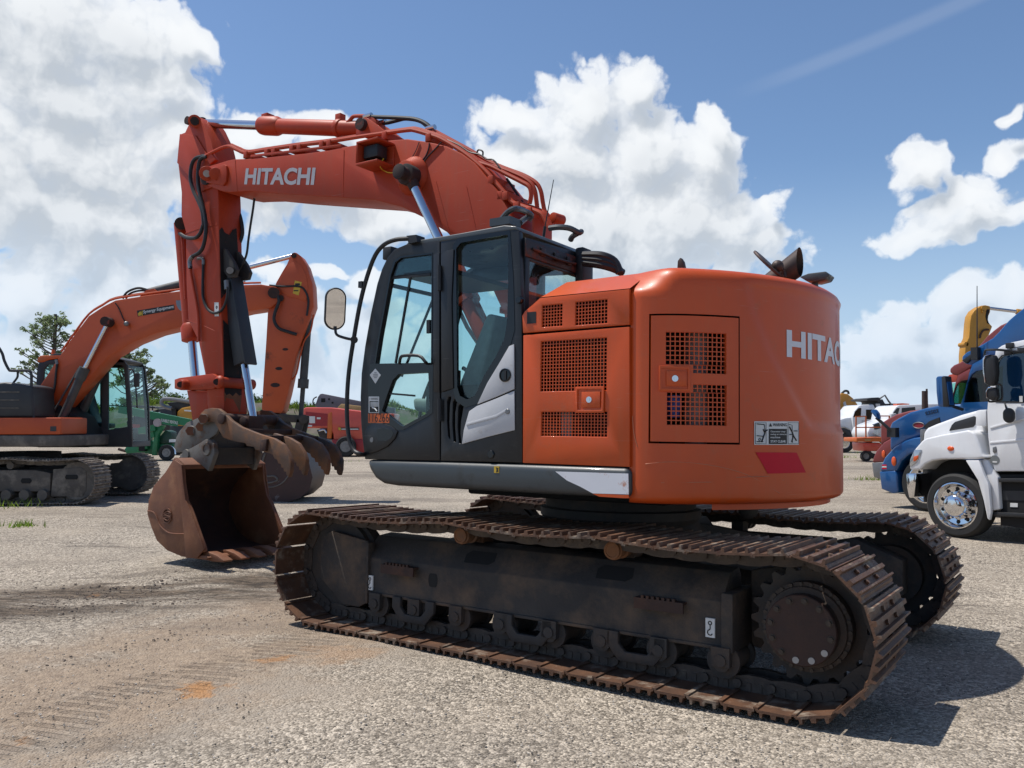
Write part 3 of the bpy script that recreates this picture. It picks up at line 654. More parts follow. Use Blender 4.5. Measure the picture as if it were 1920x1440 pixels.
# interior
mb = MB(); mb.box((.12,YI+.03,1.29), (1.42,YC-.09,1.34)); mb.build('cab_floor', m_cavity, cab)
mb = MB(); mb.prism([(x_+.36,y_,z_) for x_, y_, z_ in [(.30,.70,1.62),(.85,.70,1.68),(.87,.70,1.78),(.42,.70,1.76),(.40,.70,1.9),(.16,.70,2.40),(.08,.70,2.38),(.24,.70,1.8)]], (0,.46,0)); mb.build('operator_seat', m_seat, cab, bev=.03, seg=3)
mb = MB(); mb.box((.60,.76,1.34), (1.05,1.10,1.62))
for y0 in (.52, 1.20):
    mb.box((.35,y0,1.5), (.95,y0+.12,1.86)); mb.tube([(.86,y0+.06,1.86),(.92,y0+.06,1.98),(.90,y0+.06,2.06)], .018, 8, 3); mb.ball((.90,y0+.06,2.07), .035, (1,1,1.4))
mb.tube([(1.30,.85,1.34),(1.27,.85,1.7),(1.18,.85,1.92)], .015, 8, 3); mb.tube([(1.30,1.0,1.34),(1.27,1.0,1.7),(1.18,1.0,1.92)], .015, 8, 3)
mb.box((1.28,.47,1.85), (1.34,.66,2.05)); mb.bar((1.40,.52,1.34), (1.31,.52,1.9), .05, .05); mb.build('control_console', m_black, cab, bev=.008)
mb = MB(); mb.tube([S(868,742,1.1), S(876,700,1.1), S(868,690,1.1)], .016, 8, 3); mb.build('armrest', m_black, cab)
# decals on the door
def quad(px0,py0,px1,py1,y): return SP(((px0,py0),(px1,py0),(px1,py1),(px0,py1)), y)
ux, uz = Vector((-1,0,0)), Vector((0,0,1))
mb = MB(); mb.prism(SP(((704,691),(714,703),(704,719.5),(693.5,703)), YC+.007), (0,.0015,0)); dd = mb.build('diamond_decal', m_decal, door)
mb = MB()
for k, (yy, w_) in enumerate(((699,.024),(702,.05),(705,.05),(708,.03))):
    c = S(704, yy, YC+.009); mb.box(c+Vector((-w_/2,0,-.0035)), c+Vector((w_/2,.0008,.0035)))
mb.build('decal_print', mat('grey_print', (.3,.3,.3), .5), dd)
mb = MB(); mb.prism(quad(691.5,743.5,711,774,YC+.007), (0,.0015,0)); wd = mb.build('door_warning_decal', m_decal, door)
mb = MB(); mb.prism(quad(693,752,709.5,773,YC+.0088), (0,.0006,0)); text(mb, 'WARNING', S(695.5,750,YC+.0092), ux, uz, .017, width=.075, bold=.01); text(mb, '!', S(693,750,YC+.0092), ux, uz, .017, bold=.03); mb.build('warning_print', m_print, wd, smooth=False)
mb = MB()
for k in range(4): 
    c = S(694.5, 754.5+2.3*k, YC+.0096); mb.box(c+Vector((-.085,0,-.003)), c+Vector((0,.0006,.003)))
mb.tube([S(698,764,YC+.0098), S(703,766,YC+.0098), S(707,771,YC+.0098)], .006, 5); mb.build('warning_picture', m_decal, wd)
mb = MB(); mb.prism(quad(690.5,775.5,730,793,YC+.0075), (0,.0016,0)); nl = mb.build('number_label', m_olabel, door)
mb = MB(); a = S(691.5,791,YC+.0095); b = S(729,791,YC+.0095); text(mb, '116266', a, ux, uz, .066, width=abs(b.x-a.x), bold=.0); mb.build('number_print', m_print, nl, smooth=False)
# hand rail with mirror in front of the cab
mb = MB(); YB = 1.46
mb.tube([S(683,852,1.40), S(674,851,YB), S(664,845,YB), S(656,828,YB), S(651,790,YB), S(651,740,YB), S(655,690,YB), S(663,637,YB), S(675,570,YB), S(688,520,YB), S(703,480,YB), S(720,459,YB), S(742,449.5,YB), S(765,447.5,YB-.03), S(778,446,YB-.08)], .017, 10, 6)
mb.prism([S(762,442,1.44), S(780,440,1.44), S(782,453,1.44), S(766,457,1.44)], (0,-.1,0)); mb.cyl(S(664,637,YB-.03), S(664,637,YB+.03), .03, n=10); mb.box(S(680,536,YB)+Vector((-.01,-.02,-.015)), S(675,532,YB)+Vector((.0,.02,.015)))
mb.build('front_handrail', m_black, cab)
mr = MB(); mr.tube([S(664,637,YB), S(648,634,YB+.02), S(631,627,YB+.03), S(629,612,YB+.03)], .011, 8, 4); mro = mr.build('mirror_bracket', m_black, cab)
def capsule(c, hw_, hh, X, Z, n=14): 
    out = []
    for i in range(n+1): a = pi*i/n; out.append(c+X*(hw_*cos(a))+Z*(hh-hw_+hw_*sin(a)))
    for i in range(n+1): a = pi+pi*i/n; out.append(c+X*(hw_*cos(a))+Z*(-(hh-hw_)+hw_*sin(a)))
    return out
mc = S(629,579,YB+.03); mn = Vector((-.80,.60,-.13)).normalized(); mx = Vector((.60,.80,0)).normalized(); mz = mn.cross(mx)
if mz.z < 0: mz = -mz
mr = MB(); mr.prism(capsule(mc, .083, .168, mx, mz), -mn*.05); mo = mr.build('mirror_shell', m_black, mro, bev=.012, seg=3)
mr = MB(); mr.prism(capsule(mc+mn*.0005, .071, .155, mx, mz), mn*.002); mr.build('mirror_face', m_mirror, mro)
# roof guard rails, lamp, aerial
mb = MB()
def rail(pts): mb.tube(pts, .022, 8, 4)
mb.tube([(.78,1.05,2.93),(.70,1.05,2.97),(.60,1.05,2.96),(.55,1.05,2.92)], .03, 8, 3)
rail([S(940,412,1.1), S(952,398,1.1), S(966,391,1.1), S(985,396,.85), S(996,404,.75), S(991,413,.75)]); rail([S(975,418,1.0), S(985,410,.8), S(996,404,.75)])
mb.box(S(950,416,1.1)+Vector((-.06,-.10,-.03)), S(950,414,1.1)+Vector((.12,.05,.02)))
rail([SX(1030,428,.2), SX(1048,426,.12), SX(1068,428,.05), SX(1085,436,.0), SX(1090,434,0)]); rail([SX(1086,436,.0), SX(1074,443,.05), SX(1070,450,.08)])
mb.build('roof_rail', m_skirt, cab)
mb = MB(); mb.cyl(S(1021,430,.75), S(1038,337,.75), .005, .003, n=6); mb.cyl(S(1019,445,.75), S(1022,425,.75), .012, n=8); mb.build('aerial', m_black, cab)
mb = MB(); p = SX(1092,485,.02); mb.box((p.x-.05,p.y-.07,2.60), (p.x+.03,p.y+.07,2.93)); mb.build('rear_lamp', m_black, cab, bev=.02)
mb = MB(); mb.box((fl[8].x+.0,1.20,fl[8].z+.0), (fl[8].x+.09,1.36,fl[8].z+.10)); mb.build('cab_lamp', m_black, cab, bev=.01)
mb = MB()
for k in range(3): mb.tube([SX(1094,478+7*k,-.05+.0*k), SX(1128,479+9*k,-.2), SX(1152,490+7*k,-.28), SX(1162+3*k,512,-.32)], .030, 8, 5)
mb.build('cab_hose', m_black, EX)
# ---- engine cover (side panels behind the cab)
def rect(px0, py0, px1, py1, y):
    a = S(px0, py0, y); b = S(px1, py1, y); return a.x, a.z, b.x, b.z     # left x, top z, right x, bottom z
def loop(r, y): x0, z1, x1, z0 = r; return [(x0,y,z1),(x1,y,z1),(x1,y,z0),(x0,y,z0)]
YE = 1.40
up = SP(((980.5,624.5),(979,592),(984,583.5),(1012.5,558.5),(1180,541.5),(1180,608.5)), YE)
lo = SP(((981,628.5),(1180,612.5),(1180.5,875.5),(980,868)), YE)
g1, g2 = rect(1016,572.5,1054,611,YE), rect(1078.5,566,1138.5,606,YE)
g3, g4 = rect(1014,640,1137,732,YE), rect(1014.5,772,1138,819.5,YE)
mb = MB(); mb.plate(up, [loop(g1,YE), loop(g2,YE)], (0,-.03,0)); mb.build('upper_side_panel', m_orange, EX, bev=.004)
mb = MB(); mb.plate(lo, [loop(g3,YE), loop(g4,YE)], (0,-.03,0)); sd = mb.build('side_door', m_orange, EX, bev=.004)
def lattice(name, r, nx, ny, parent, y=YE-.006, m=None):
    x0, z1, x1, z0 = r; mb = MB(); bx = abs(x1-x0)/nx; bz = abs(z1-z0)/ny
    for i in range(nx+1):
        x = x0+(x1-x0)*i/nx; mb.box((x-bx*.115, y-.004, z0-.004), (x+bx*.115, y, z1+.004))
    for j in range(ny+1):
        z = z0+(z1-z0)*j/ny; mb.box((min(x0,x1)-.004, y-.0045, z-bz*.105), (max(x0,x1)+.004, y-.0005, z+bz*.105))
    return mb.build(name, m or m_orange, parent, smooth=False)
for r, nx, ny, par in ((g1,7,7,EX),(g2,10,7,EX),(g3,21,15,sd),(g4,21,8,sd)): lattice('grille', r, nx, ny, par)
# chamfered hood top
A0 = S(979.5,590,YE); B0 = S(1012.5,557.5,YE); C0 = S(1181,540.5,YE)
T1 = Vector((S(1062,522,1.13).x, 1.13, 2.575)); T2 = Vector((C0.x-.02, 1.13, 2.585)); A1 = Vector((A0.x, 1.13, A0.z+.06))
mb = MB(); R1 = Vector((T1.x,-1.3,2.575)); R2 = Vector((T2.x,-1.3,2.585)); A2 = Vector((A0.x,-1.3,A0.z+.06))
vs = [A0,B0,C0,T1,T2,A1,R1,R2,A2]+[Vector((p.x,p.y,1.32)) for p in (A0,C0)]
mb.add([A0,B0,C0,T2,T1,A1,R1,R2,A2], [(1,2,3,4),(0,1,4,5),(5,4,6,8),(4,3,7,6)])
in0 = Vector((0,-.031,0))
mb.add([A0+in0,B0+in0,C0+in0,Vector((C0.x,1.369,2.0)),Vector((A0.x,1.369,2.0))], [])
hood = mb.build('hood_top', m_orange, EX, bev=.012, seg=3)
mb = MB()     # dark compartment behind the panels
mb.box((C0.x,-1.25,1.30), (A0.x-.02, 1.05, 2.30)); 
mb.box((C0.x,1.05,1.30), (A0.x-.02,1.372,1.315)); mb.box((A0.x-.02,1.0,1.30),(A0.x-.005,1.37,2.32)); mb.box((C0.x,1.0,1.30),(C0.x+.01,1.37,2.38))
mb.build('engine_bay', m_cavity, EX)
mb = MB(); mb.box((C0.x+.01,-1.2,2.31), (A0.x-.06,1.03,2.50)); mb.box((A0.x-.05,1.0,2.28), (A0.x-.006,1.372,2.335)); mb.box((A0.x-.12,1.0,2.28), (A0.x-.05,1.372,2.385)); mb.build('bay_light_block', m_cavity, EX)  # black filler boxes added under the hood to keep sky light out
mb = MB(); mb.cyl((-.02,1.2,1.55), (-.16,1.2,1.55), .06, n=14); mb.box((-.30,1.1,1.42), (-.22,1.3,1.72)); mb.build('filter_housing', m_grey, EX)
mb = MB(); mb.box((-.2,1.18,1.40), (-.06,1.34,1.52)); mb.build('orange_bracket', m_orange2, EX)
mb = MB()
for k in range(16): mb.box((-.70+.04*k,1.12,1.65), (-.685+.04*k,1.16,2.2))
mb.build('radiator_core', mat('radiator_grey', (.06,.045,.035), .7), EX)
mb = MB(); q = rect(988.5,585.5,1005,606,YE); mb.box((q[2],YE-.002,q[3]), (q[0],YE+.002,q[1])); mb.build('rubber_pad', m_black, EX)
def latch(px, py, y, parent, off=lambda x, z, d: Vector((x, 0, z))): pass
def latch_geo(par, P, w=.115, h=.085):            # P(u, v, d): surface point, u to the rear, v up, d outwards
    mb = MB(); 
    def frame_loop(a, b, d): return [P(-a,-b,d), P(a,-b,d), P(a,b,d), P(-a,b,d)]
    n = P(0,0,1)-P(0,0,0)
    mb.plate(frame_loop(w,h,.001), [frame_loop(w*.84,h*.78,.001)], n*.012); lt = mb.build('latch', m_orange, par, bev=.003)
    mb = MB(); mb.prism(frame_loop(w*.84,h*.78,.001), n*.002); mb.build('latch_recess', m_orange, par)
    mb = MB(); mb.prism([P(-w*.55,-h*.6,.003), P(w*.75,-h*.6,.003), P(w*.75,h*.6,.003), P(-w*.55,h*.6,.003)] , n*.010); mb.build('latch_paddle', m_orange, par, bev=.003)
    mb = MB(); c = P(w*.0,0,.012); mb.cyl(c, c+n*.006, .02, n=16); mb.cyl(c+n*.006, c+n*.008, .009, n=10); mb.build('lock_cylinder', m_chrome, par)
lc = S(1106.5,749.5,YE)
latch_geo(sd, lambda u, v, d: Vector((lc.x-u, YE+d, lc.z+v)), w=.105)

# ---- counterweight
def rr(a): 
    s = max(abs(sin(a)), 1e-6); return (1.68**-28+(1.405/s)**-28)**(-1/28)
def crease(a): return 0
def CW(a, z, d=0):
    r = rr(a)+d; return Vector((-r*cos(a), r*sin(a), z))
def CWP(px, py):
    d = B3 @ ray(px, py); r = 1.66
    for _ in range(12):
        A = d.x**2+d.y**2; b = EYEL.x*d.x+EYEL.y*d.y; c = EYEL.x**2+EYEL.y**2-r*r; D = b*b-A*c
        t = (-b-sqrt(max(D, 0)))/A; p = EYEL+d*t; a = atan2(p.y, -p.x); r = .5*r+.5*rr(a)
    return a, p.z
AF = atan2(1.405, .785)
dTL = CWP(1216,590); dBR = CWP(1387,832); dTR = CWP(1387,592); dBL = CWP(1217,833)
DA0, DA1 = (dTL[0]+dBL[0])/2, (dTR[0]+dBR[0])/2; DZ1 = (dTL[1]+dTR[1])/2; DZ0 = (dBL[1]+dBR[1])/2
ck = [CWP(*p) for p in ((1392,513),(1412,590),(1443,665),(1482,735),(1512,790),(1530,808))]
def dz_step(a, z):                     # shallow moulded relief: right of the long crease the casting is dished
    v = 0
    for (a0, z0), (a1, z1) in zip(ck[:-1], ck[1:]):
        if z1 <= z <= z0:
            ac = a0+(a1-a0)*(z0-z)/(z0-z1); v = -.016*smooth(.012, -.035, a-ac) if a-ac < .012 else 0
    if z > ck[0][1]: v = -.016*smooth(.012, -.035, a-ck[0][0]) if a-ck[0][0] < .012 else 0
    return v*smooth(ck[-1][1]-.0, ck[-1][1]+.05, z)
ZB, ZT = 1.085, 2.575
def mk_lines(lo_, hi_, keys, step):
    ks = sorted([lo_, hi_]+keys); out = []
    for a, b in zip(ks[:-1], ks[1:]):
        n = max(1, round((b-a)/step)); out += [a+(b-a)*i/n for i in range(n)]
    return out+[hi_]
al = mk_lines(-AF, AF, [DA0, DA1], .022); zl = mk_lines(ZB+.05, ZT-.10, [DZ0, DZ1], .035)
gap = .004
def ring(k):      # height/inset of the extra rounded rings below and above the wall
    pass
prof = [(ZB, -.12), (ZB+.003, -.05), (ZB+.018, -.018), (ZB+.035, -.004)]
profT = [(ZT-.065, -.006), (ZT-.035, -.022), (ZT-.012, -.052), (ZT, -.10), (ZT+.004, -.45), (ZT+.006, -1.2)]
rows = [(z, d, 0) for z, d in prof]+[(z, 0, 1) for z in zl]+[(z, d, 0) for z, d in profT]
mb = MB(); na = len(al); V = []
for z, d, w in rows:
    for a in al:
        e = (AF-abs(a))                               # rounded front edges and chamfered upper corner
        ins = -.022*(1-smooth(0, .03, e))**2
        zz = z
        ins -= (.26*(1-smooth(.0, .17, e)))*max(0, min(1, (z-2.42)/.15))
        V.append(CW(a, zz, d*(1 if z < 2 else .25+.75*smooth(.0,.15,e))+ins+(dz_step(a, z) if w else 0)))
fs = []
for j in range(len(rows)-1):
    for i in range(na-1):
        if rows[j][2] and rows[j+1][2]:
            if al[i] >= DA1-1e-6 and al[i+1] <= DA0+1e-6 and rows[j][0] >= DZ0-1e-6 and rows[j+1][0] <= DZ1+1e-6: continue
        fs.append((j*na+i, (j+1)*na+i, (j+1)*na+i+1, j*na+i+1))
mb.add(V, fs)
mb.box((-.80,-1.25,1.10), (-.786,1.34,2.30)); cw = mb.build('counterweight', m_orange, EX, ang=50)
# bottom plate and lip
mb = MB(); mb.add([CW(a, ZB+.001, -.12) for a in al]+[Vector((-.785,0,ZB+.001))], [(i, i+1, na) for i in range(na-1)]); mb.build('counterweight_underside', m_dark, EX)
mb = MB(); mb.add([CW(a, z, -.09) for z in (ZB-.035, ZB+.01) for a in al if -.75 < a < .75], [(i, i+1, i+1+sum(-.75 < a < .75 for a in al), i+sum(-.75 < a < .75 for a in al)) for i in range(sum(-.75 < a < .75 for a in al)-1)]); mb.build('lower_lip', m_orange, EX)
# access door set into the corner of the casting
def panel(a_lo, a_hi, z0, z1, d, t, holes, name, m, par, step=.02):
    A = mk_lines(a_lo, a_hi, [h[0] for h in holes]+[h[1] for h in holes], step); Z = mk_lines(z0, z1, [h[2] for h in holes]+[h[3] for h in holes], .08)
    mb = MB(); nA = len(A); bm_v = []; fl_ = []
    keep = {}
    for dd in (d, d-t):
        for z in Z:
            for a in A: bm_v.append(CW(a, z, dd))
    off = nA*len(Z)
    def inside(i, j):
        if not (0 <= i < nA-1 and 0 <= j < len(Z)-1): return False
        ac, zc = (A[i]+A[i+1])/2, (Z[j]+Z[j+1])/2
        return not any(h[0] < ac < h[1] and h[2] < zc < h[3] for h in holes)
    for j in range(len(Z)-1):
        for i in range(nA-1):
            if not inside(i, j): continue
            q = (j*nA+i, j*nA+i+1, (j+1)*nA+i+1, (j+1)*nA+i)
            fl_.append(q[::-1]); fl_.append(tuple(k+off for k in q))
            for (di, dj), (u, v) in (((-1,0),(q[0],q[3])),((1,0),(q[2],q[1])),((0,-1),(q[1],q[0])),((0,1),(q[3],q[2]))):
                if not inside(i+di, j+dj): fl_.append((u, v, v+off, u+off))
    mb.add(bm_v, fl_); return mb.build(name, m, par, bev=0, ang=40)
def cr(px0, py0, px1, py1):
    a0, z1 = CWP(px0, py0); a1, z0 = CWP(px1, py1); return (a1, a0, z0, z1)
h1 = cr(1248,622,1361,686.5); h1b = cr(1299,686.5,1361,702); h2b = cr(1299,720.5,1361,735); h2 = cr(1250,735,1361.5,799)
h1b = (h1[0], h1b[1], h1b[2], h1[2]); h2b = (h2[0], h2b[1], h2[3], h2b[3])
ga = .007
acc = panel(DA1+ga, DA0-ga, DZ0+.012, DZ1-.012, .006, .035, [h1, h1b, h2b, h2], 'access_door', m_orange, EX)
acc2 = acc
def clat(h, nx, ny):
    mb = MB()
    for i in range(nx+1):
        a = h[0]+(h[1]-h[0])*i/nx; w_ = (h[1]-h[0])/nx*.11
        mb.add([CW(a-w_, h[2]-.003, -.004), CW(a+w_, h[2]-.003, -.004), CW(a+w_, h[3]+.003, -.004), CW(a-w_, h[3]+.003, -.004)]+[CW(a-w_, h[2]-.003, -.009), CW(a+w_, h[2]-.003, -.009), CW(a+w_, h[3]+.003, -.009), CW(a-w_, h[3]+.003, -.009)], [(0,3,2,1),(0,4,7,3),(1,2,6,5),(4,5,6,7)])
    m_ = nx+1
    for j in range(ny+1):
        z = h[2]+(h[3]-h[2])*j/ny; w_ = (h[3]-h[2])/ny*.105
        vs = [CW(h[0]+(h[1]-h[0])*i/m_, zz, d) for d in (-.005, -.010) for zz in (z-w_, z+w_) for i in range(m_+1)]; k = m_+1
        mb.add(vs, [(i+1, i, k+i, k+i+1) for i in range(m_)]+[(2*k+i+1, 2*k+i, i, i+1) for i in range(m_)]+[(k+i, 3*k+i, 3*k+i+1, k+i+1) for i in range(m_)])
    return mb.build('grille', m_orange, acc, smooth=False)
clat(h1, 13, 7); clat(h1b, 7, 2); clat(h2b, 7, 2); clat(h2, 13, 7)
mb = MB(); aa = [DA1-.04+(DA0-DA1+.08)*i/16 for i in range(17)]
mb.add([CW(a, z, -.38) for z in (DZ0-.06, DZ1+.06) for a in aa], [(i, i+1, 18+i, 17+i) for i in range(16)])
for zz in (DZ0-.06, DZ1+.06): mb.add([CW(a, zz, d) for d in (-.38, -.012) for a in aa], [(i, i+1, 18+i, 17+i) for i in range(16)])
for a in (aa[0], aa[-1]): mb.add([CW(a, DZ0-.06, -.38), CW(a, DZ1+.06, -.38), CW(a, DZ1+.06, -.012), CW(a, DZ0-.06, -.012)], [(0,1,2,3)])
mb.build('pump_bay', m_cavity, EX, smooth=False)
ac_, zc_ = CWP(1330,700); c = CW(ac_, 0, -.2)
mb = MB(); mb.cyl((c.x,c.y,DZ0), (c.x,c.y,DZ1-.1), .07, n=18); mb.cyl((c.x,c.y,zc_-.28), (c.x,c.y,zc_-.2), .085, n=18); mb.build('filter_canister', mat('dusty_grey_canister', (.33,.24,.22), .6), EX)
ab, zb = CWP(1273,767); c = CW(ab, zb, -.12); mb = MB(); mb.cyl(c, c+Vector((0,0,.09)), .05, n=16); mb.cyl(c+Vector((0,0,-.05)), c, .038, n=14); mb.build('blue_cap', m_blue, EX)
al_, zl_ = CWP(1264,710)
nl_ = (CW(al_, 0, 1)-CW(al_, 0, 0)).normalized(); ul_ = Vector((-nl_.y, nl_.x, 0)); 
if ul_.x > 0: ul_ = -ul_
lp = CW(al_, zl_, .006); latch_geo(acc, lambda u, v, d: lp+ul_*u+Vector((0,0,v))+nl_*d, w=.098, h=.078)
# lettering, warning plate and red reflective patch on the tail
def wrap_text(mb, txt, a_left, z_base, h, width, d, bold):
    vs, fs, w = glyphs(txt, bold); k = width/w
    bm = bmesh.new(); vv = [bm.verts.new((x*k, y*h, 0)) for x, y in vs]
    for f in fs: bm.faces.new([vv[i] for i in f])
    x = .04
    while x < width:
        bmesh.ops.bisect_plane(bm, geom=bm.verts[:]+bm.edges[:]+bm.faces[:], plane_co=(x,0,0), plane_no=(1,0,0)); x += .04
    out = []
    bm.verts.index_update()
    for v in bm.verts:
        a = a_left-v.co.x/1.68; out.append(CW(a, z_base+v.co.y, d+dz_step(a, z_base+v.co.y)))
    mb.add(out, [[v.index for v in f.verts][::-1] for f in bm.faces]); bm.free()
aH, zHt = CWP(1478,617); _, zHb = CWP(1480,669.5)
mb = MB(); wrap_text(mb, 'HITACHI', aH, zHb, zHt-zHb, 1.22, .003, .035); mb.build('tail_lettering', m_letter, cw, smooth=False)
def patch(pts, d, name, m, par, t=.003, n=6):    # quad given by photo corners tl,tr,br,bl wrapped on the casting
    c = [CWP(*p) for p in pts]; mb = MB(); V = []
    for dd in (d, d-t):
        for j in range(2):
            for i in range(n+1):
                t_ = i/n; A, B_ = (c[0], c[1]) if j else (c[3], c[2]); V.append(CW(A[0]+(B_[0]-A[0])*t_, A[1]+(B_[1]-A[1])*t_, dd))
    k = n+1; mb.add(V, [(i+1, i, k+i, k+i+1) for i in range(n)]+[(2*k+i, 2*k+i+1, i+1, i) for i in range(n)]+[(k+i, 3*k+i, 3*k+i+1, k+i+1) for i in range(n)]); return mb.build(name, m, par)
patch(((1416,848),(1493,848.5),(1510.5,886),(1439,888)), .0035, 'red_decal', m_red, cw)
wp = patch(((1413.5,790),(1496.5,790),(1497,834),(1413.5,834)), .0035, 'warning_plate', m_decal, cw)
def P2(px, py, d=.0045): a, z = CWP(px, py); return CW(a, z, d)
def stroke(mb, pts, r=.003, d=.0052): mb.tube([P2(*p, d) for p in pts], r, 5)
mb = MB()
blk = [((1440.5,804),(1474.5,804),(1474.5,832.5),(1440.5,832.5))]
n_ = 4; c4 = blk[0]; V = [P2(c4[0][0]+(c4[1][0]-c4[0][0])*i/n_, y, .0046) for y in (832.5, 804) for i in range(n_+1)]; mb.add(V, [(i+1, i, n_+1+i, n_+2+i) for i in range(n_)])
def ptext(mb, txt, px, py, wpx, hpx, bold, d):
    a = P2(px, py, d); b = P2(px+wpx, py, d); h = (P2(px, py-hpx, d)-a).length; text(mb, txt, a, b-a, (0,0,1), h, width=(b-a).length, bold=bold)
ptext(mb, 'WARNING', 1448, 799.5, 26, 6, .02, .006)
mb.add([P2(1440.5,799.8,.006), P2(1446.8,799.8,.006), P2(1443.6,793,.006)], [(0,1,2)])
for s0 in (1413.5+1, 1475.5):
    stroke(mb, ((s0+1,832),(s0+1,792.5),(s0+21,792.5),(s0+21,832),(s0+1,832)), .0015)
stroke(mb, ((1418,795),(1432,796),(1434,810),(1430,818),(1418,817))); stroke(mb, ((1430,805),(1433,812),(1430,820),(1427,829)), .005); stroke(mb, ((1433,809),(1438,806)), .004); stroke(mb, ((1418,828),(1430,828)), .003)
stroke(mb, ((1478,796),(1484,797),(1485,830)), .002); stroke(mb, ((1479,800),(1484,810),(1487,818),(1492,826)), .005); stroke(mb, ((1486,818),(1483,829)), .004); stroke(mb, ((1494,808),(1487,808)), .003); stroke(mb, ((1479,815),(1484,814)), .003)
stroke(mb, ((1421,824),(1424,821),(1426,824),(1423,826),(1421,824)), .002)
mb.build('plate_print', m_print, wp, smooth=False)
mb = MB()
for k, (s_, w__) in enumerate((('Operator may', 28), ('swing or reverse', 30), ('machine', 18))): ptext(mb, s_, 1443.5, 811.3+5.2*k, w__, 3.6, .02, .0062)
ptext(mb, 'STAY CLEAR', 1443.5, 829.8, 28.5, 4.6, .03, .0062); mb.build('plate_words', m_decal, wp, smooth=False)
# long scratches
mb = MB()
for pts in (((1210,870),(1260,866),(1330,872),(1400,890),(1462,925)), ((1240,905),(1330,904),(1470,900)), ((1186,780),(1188,810),(1195,838)), ((1380,895),(1440,893),(1540,889))): mb.tube([P2(x, y, .0005) for x, y in pts], .0022, 4, 4)
mb.build('scratch', mat('scratch_pink', (.55,.20,.10), .6), cw)
# things on the tail deck: exhaust, mirrors
ex = MB(); e0 = CW(.17, 2.5, -.30); 
p0 = S(1455,525,0.25); p1 = S(1488,500,.25)
d_ = (Vector((p1.x,.25,p1.z))-Vector((p0.x,.25,p0.z))).normalized()
rim = MB()
mb = MB(); q0 = Vector((p0.x,.25,p0.z))-d_*.12; ring_ = []
u_, w_ = frames([q0, q0+d_])[0]
V = [q0+u_*(.075*cos(2*pi*i/24))+w_*(.075*sin(2*pi*i/24)) for i in range(24)]
cut = S(1500,508,.25).x
def cutp(v, r=.085): 
    o = v+d_*.1; t = (cut-(v.x))/d_.x; return v+d_*max(.12, min(t, .6))
V2 = [cutp(q0+u_*(.085*cos(2*pi*i/24))+w_*(.085*sin(2*pi*i/24))) for i in range(24)]
V3 = [v-Vector((0,0,0))+(q0+d_*.3-v)*.06 for v in V2]
mb.add(V+V2, [(i, (i+1) % 24, 24+(i+1) % 24, 24+i) for i in range(24)]); mb.add([q0+(v-q0)*.93 for v in V]+V3, [(i, 24+i, 24+(i+1) % 24, (i+1) % 24) for i in range(24)]); mb.build('exhaust_stack', m_exh, EX)
mb = MB(); p = S(1437,496,.45); mn2 = Vector((.35,-.2,.9)).normalized()
X2 = S(1424,483,.45)-S(1452,510,.45); X2.normalize(); Y2 = Vector((0,1,0)); 
lp_ = [p+X2*(.13*cos(2*pi*i/24))+Y2*(.09*sin(2*pi*i/24)) for i in range(24)]; nn_ = X2.cross(Y2); mb.prism(lp_, nn_*.018); mb.ball(S(1458,499,.42), .042); mb.tube([S(1452,510,.45), S(1458,499,.42), S(1468,506,.35), S(1472,520,.35)], .014, 8, 4); mb.build('tail_mirror', m_exh, EX, bev=.004)
mb = MB(); pts = [S(*q_, -.1) for q_ in ((1499,519),(1515,512.5),(1548,508.5),(1555,514),(1549,523),(1530,528),(1512,527))]; mb.prism(pts, (0,-.16,0)); mb.cyl(S(1528,523,-.18), S(1528,545,-.18), .025, n=10); mb.build('rear_camera_mirror', m_skirt, EX, bev=.015)
mb = MB(); mb.prism([S(1269,504,.6), S(1270,489,.6), S(1275,482,.6), S(1280,490,.6), S(1283,504,.6)], (0,-.05,0)); mb.build('deck_bracket', m_exh, EX, bev=.008)
# right-hand body: tank and valve cover
mb = MB(); mb.box((-.2,-1.38,1.30), (1.15,-.62,2.15)); mb.build('fuel_tank', m_orange, EX, bev=.04, seg=3)
# ---- boom
YB_ = .25
top = [(373,329),(376,319),(384,314.5),(393,311),(428,300),(440,298),(473,297),(523,292),(570,287.5),(617,281),(650,274),(715,264),(762,260),(805,266),(837,274),(865,287),(890,305),(915,335),(935,360),(952,392),(965,420)]
bot = [(837,435),(790,406),(752,387.5),(702,375),(640,371),(530,364),(471,358.5),(443,359.5),(429,360.5),(414,358),(386,347),(375,338)]
o = SP(top, YB_)+[Vector((x,YB_,z)) for x,z in ((.98,3.0),(.83,2.65),(.68,2.25),(.52,1.9),(.50,1.72),(.58,1.62),(.72,1.62),(.85,1.85),(.98,2.2))]+[S(945,590,YB_), S(908,510,YB_)]+SP(bot, YB_)
mb = MB(); mb.prism(o, (0,-2*YB_,0)); boom = mb.build('boom', m_boom, EX, bev=.014, seg=2)
mb = MB(); # nose reinforcement, seams and bosses
mb.prism(SP([(397,316),(424,309),(428,312),(429,325),(427,342),(422,349),(400,345),(390,343)], YB_), (0,.03,0))
mb.cyl(S(387.5,325.5,YB_-.02), S(387.5,325.5,YB_+.07), .083, n=24); mb.cyl(S(404,326,YB_), S(404,326,YB_+.06), .07, n=20)
mb.lathe(S(774,330,YB_), (0,1,0), [(0,.19),(.03,.17),(.10,.12),(.13,.115)], 28)
mb.build('boom_boss', m_boom, boom, bev=.006)
mb = MB(); mb.cyl(S(387.5,325.5,YB_+.07), S(387.5,325.5,YB_+.10), .04, n=20); mb.build('pin_cap', m_paint_chip, boom)
mb = MB(); c = S(388,331,YB_+.005); mb.lathe(c, (0,1,0), [(0,.10),(.02,.10),(.02,.0)], 20); mb.build('grease_stain', m_burnt, boom)
mb = MB()
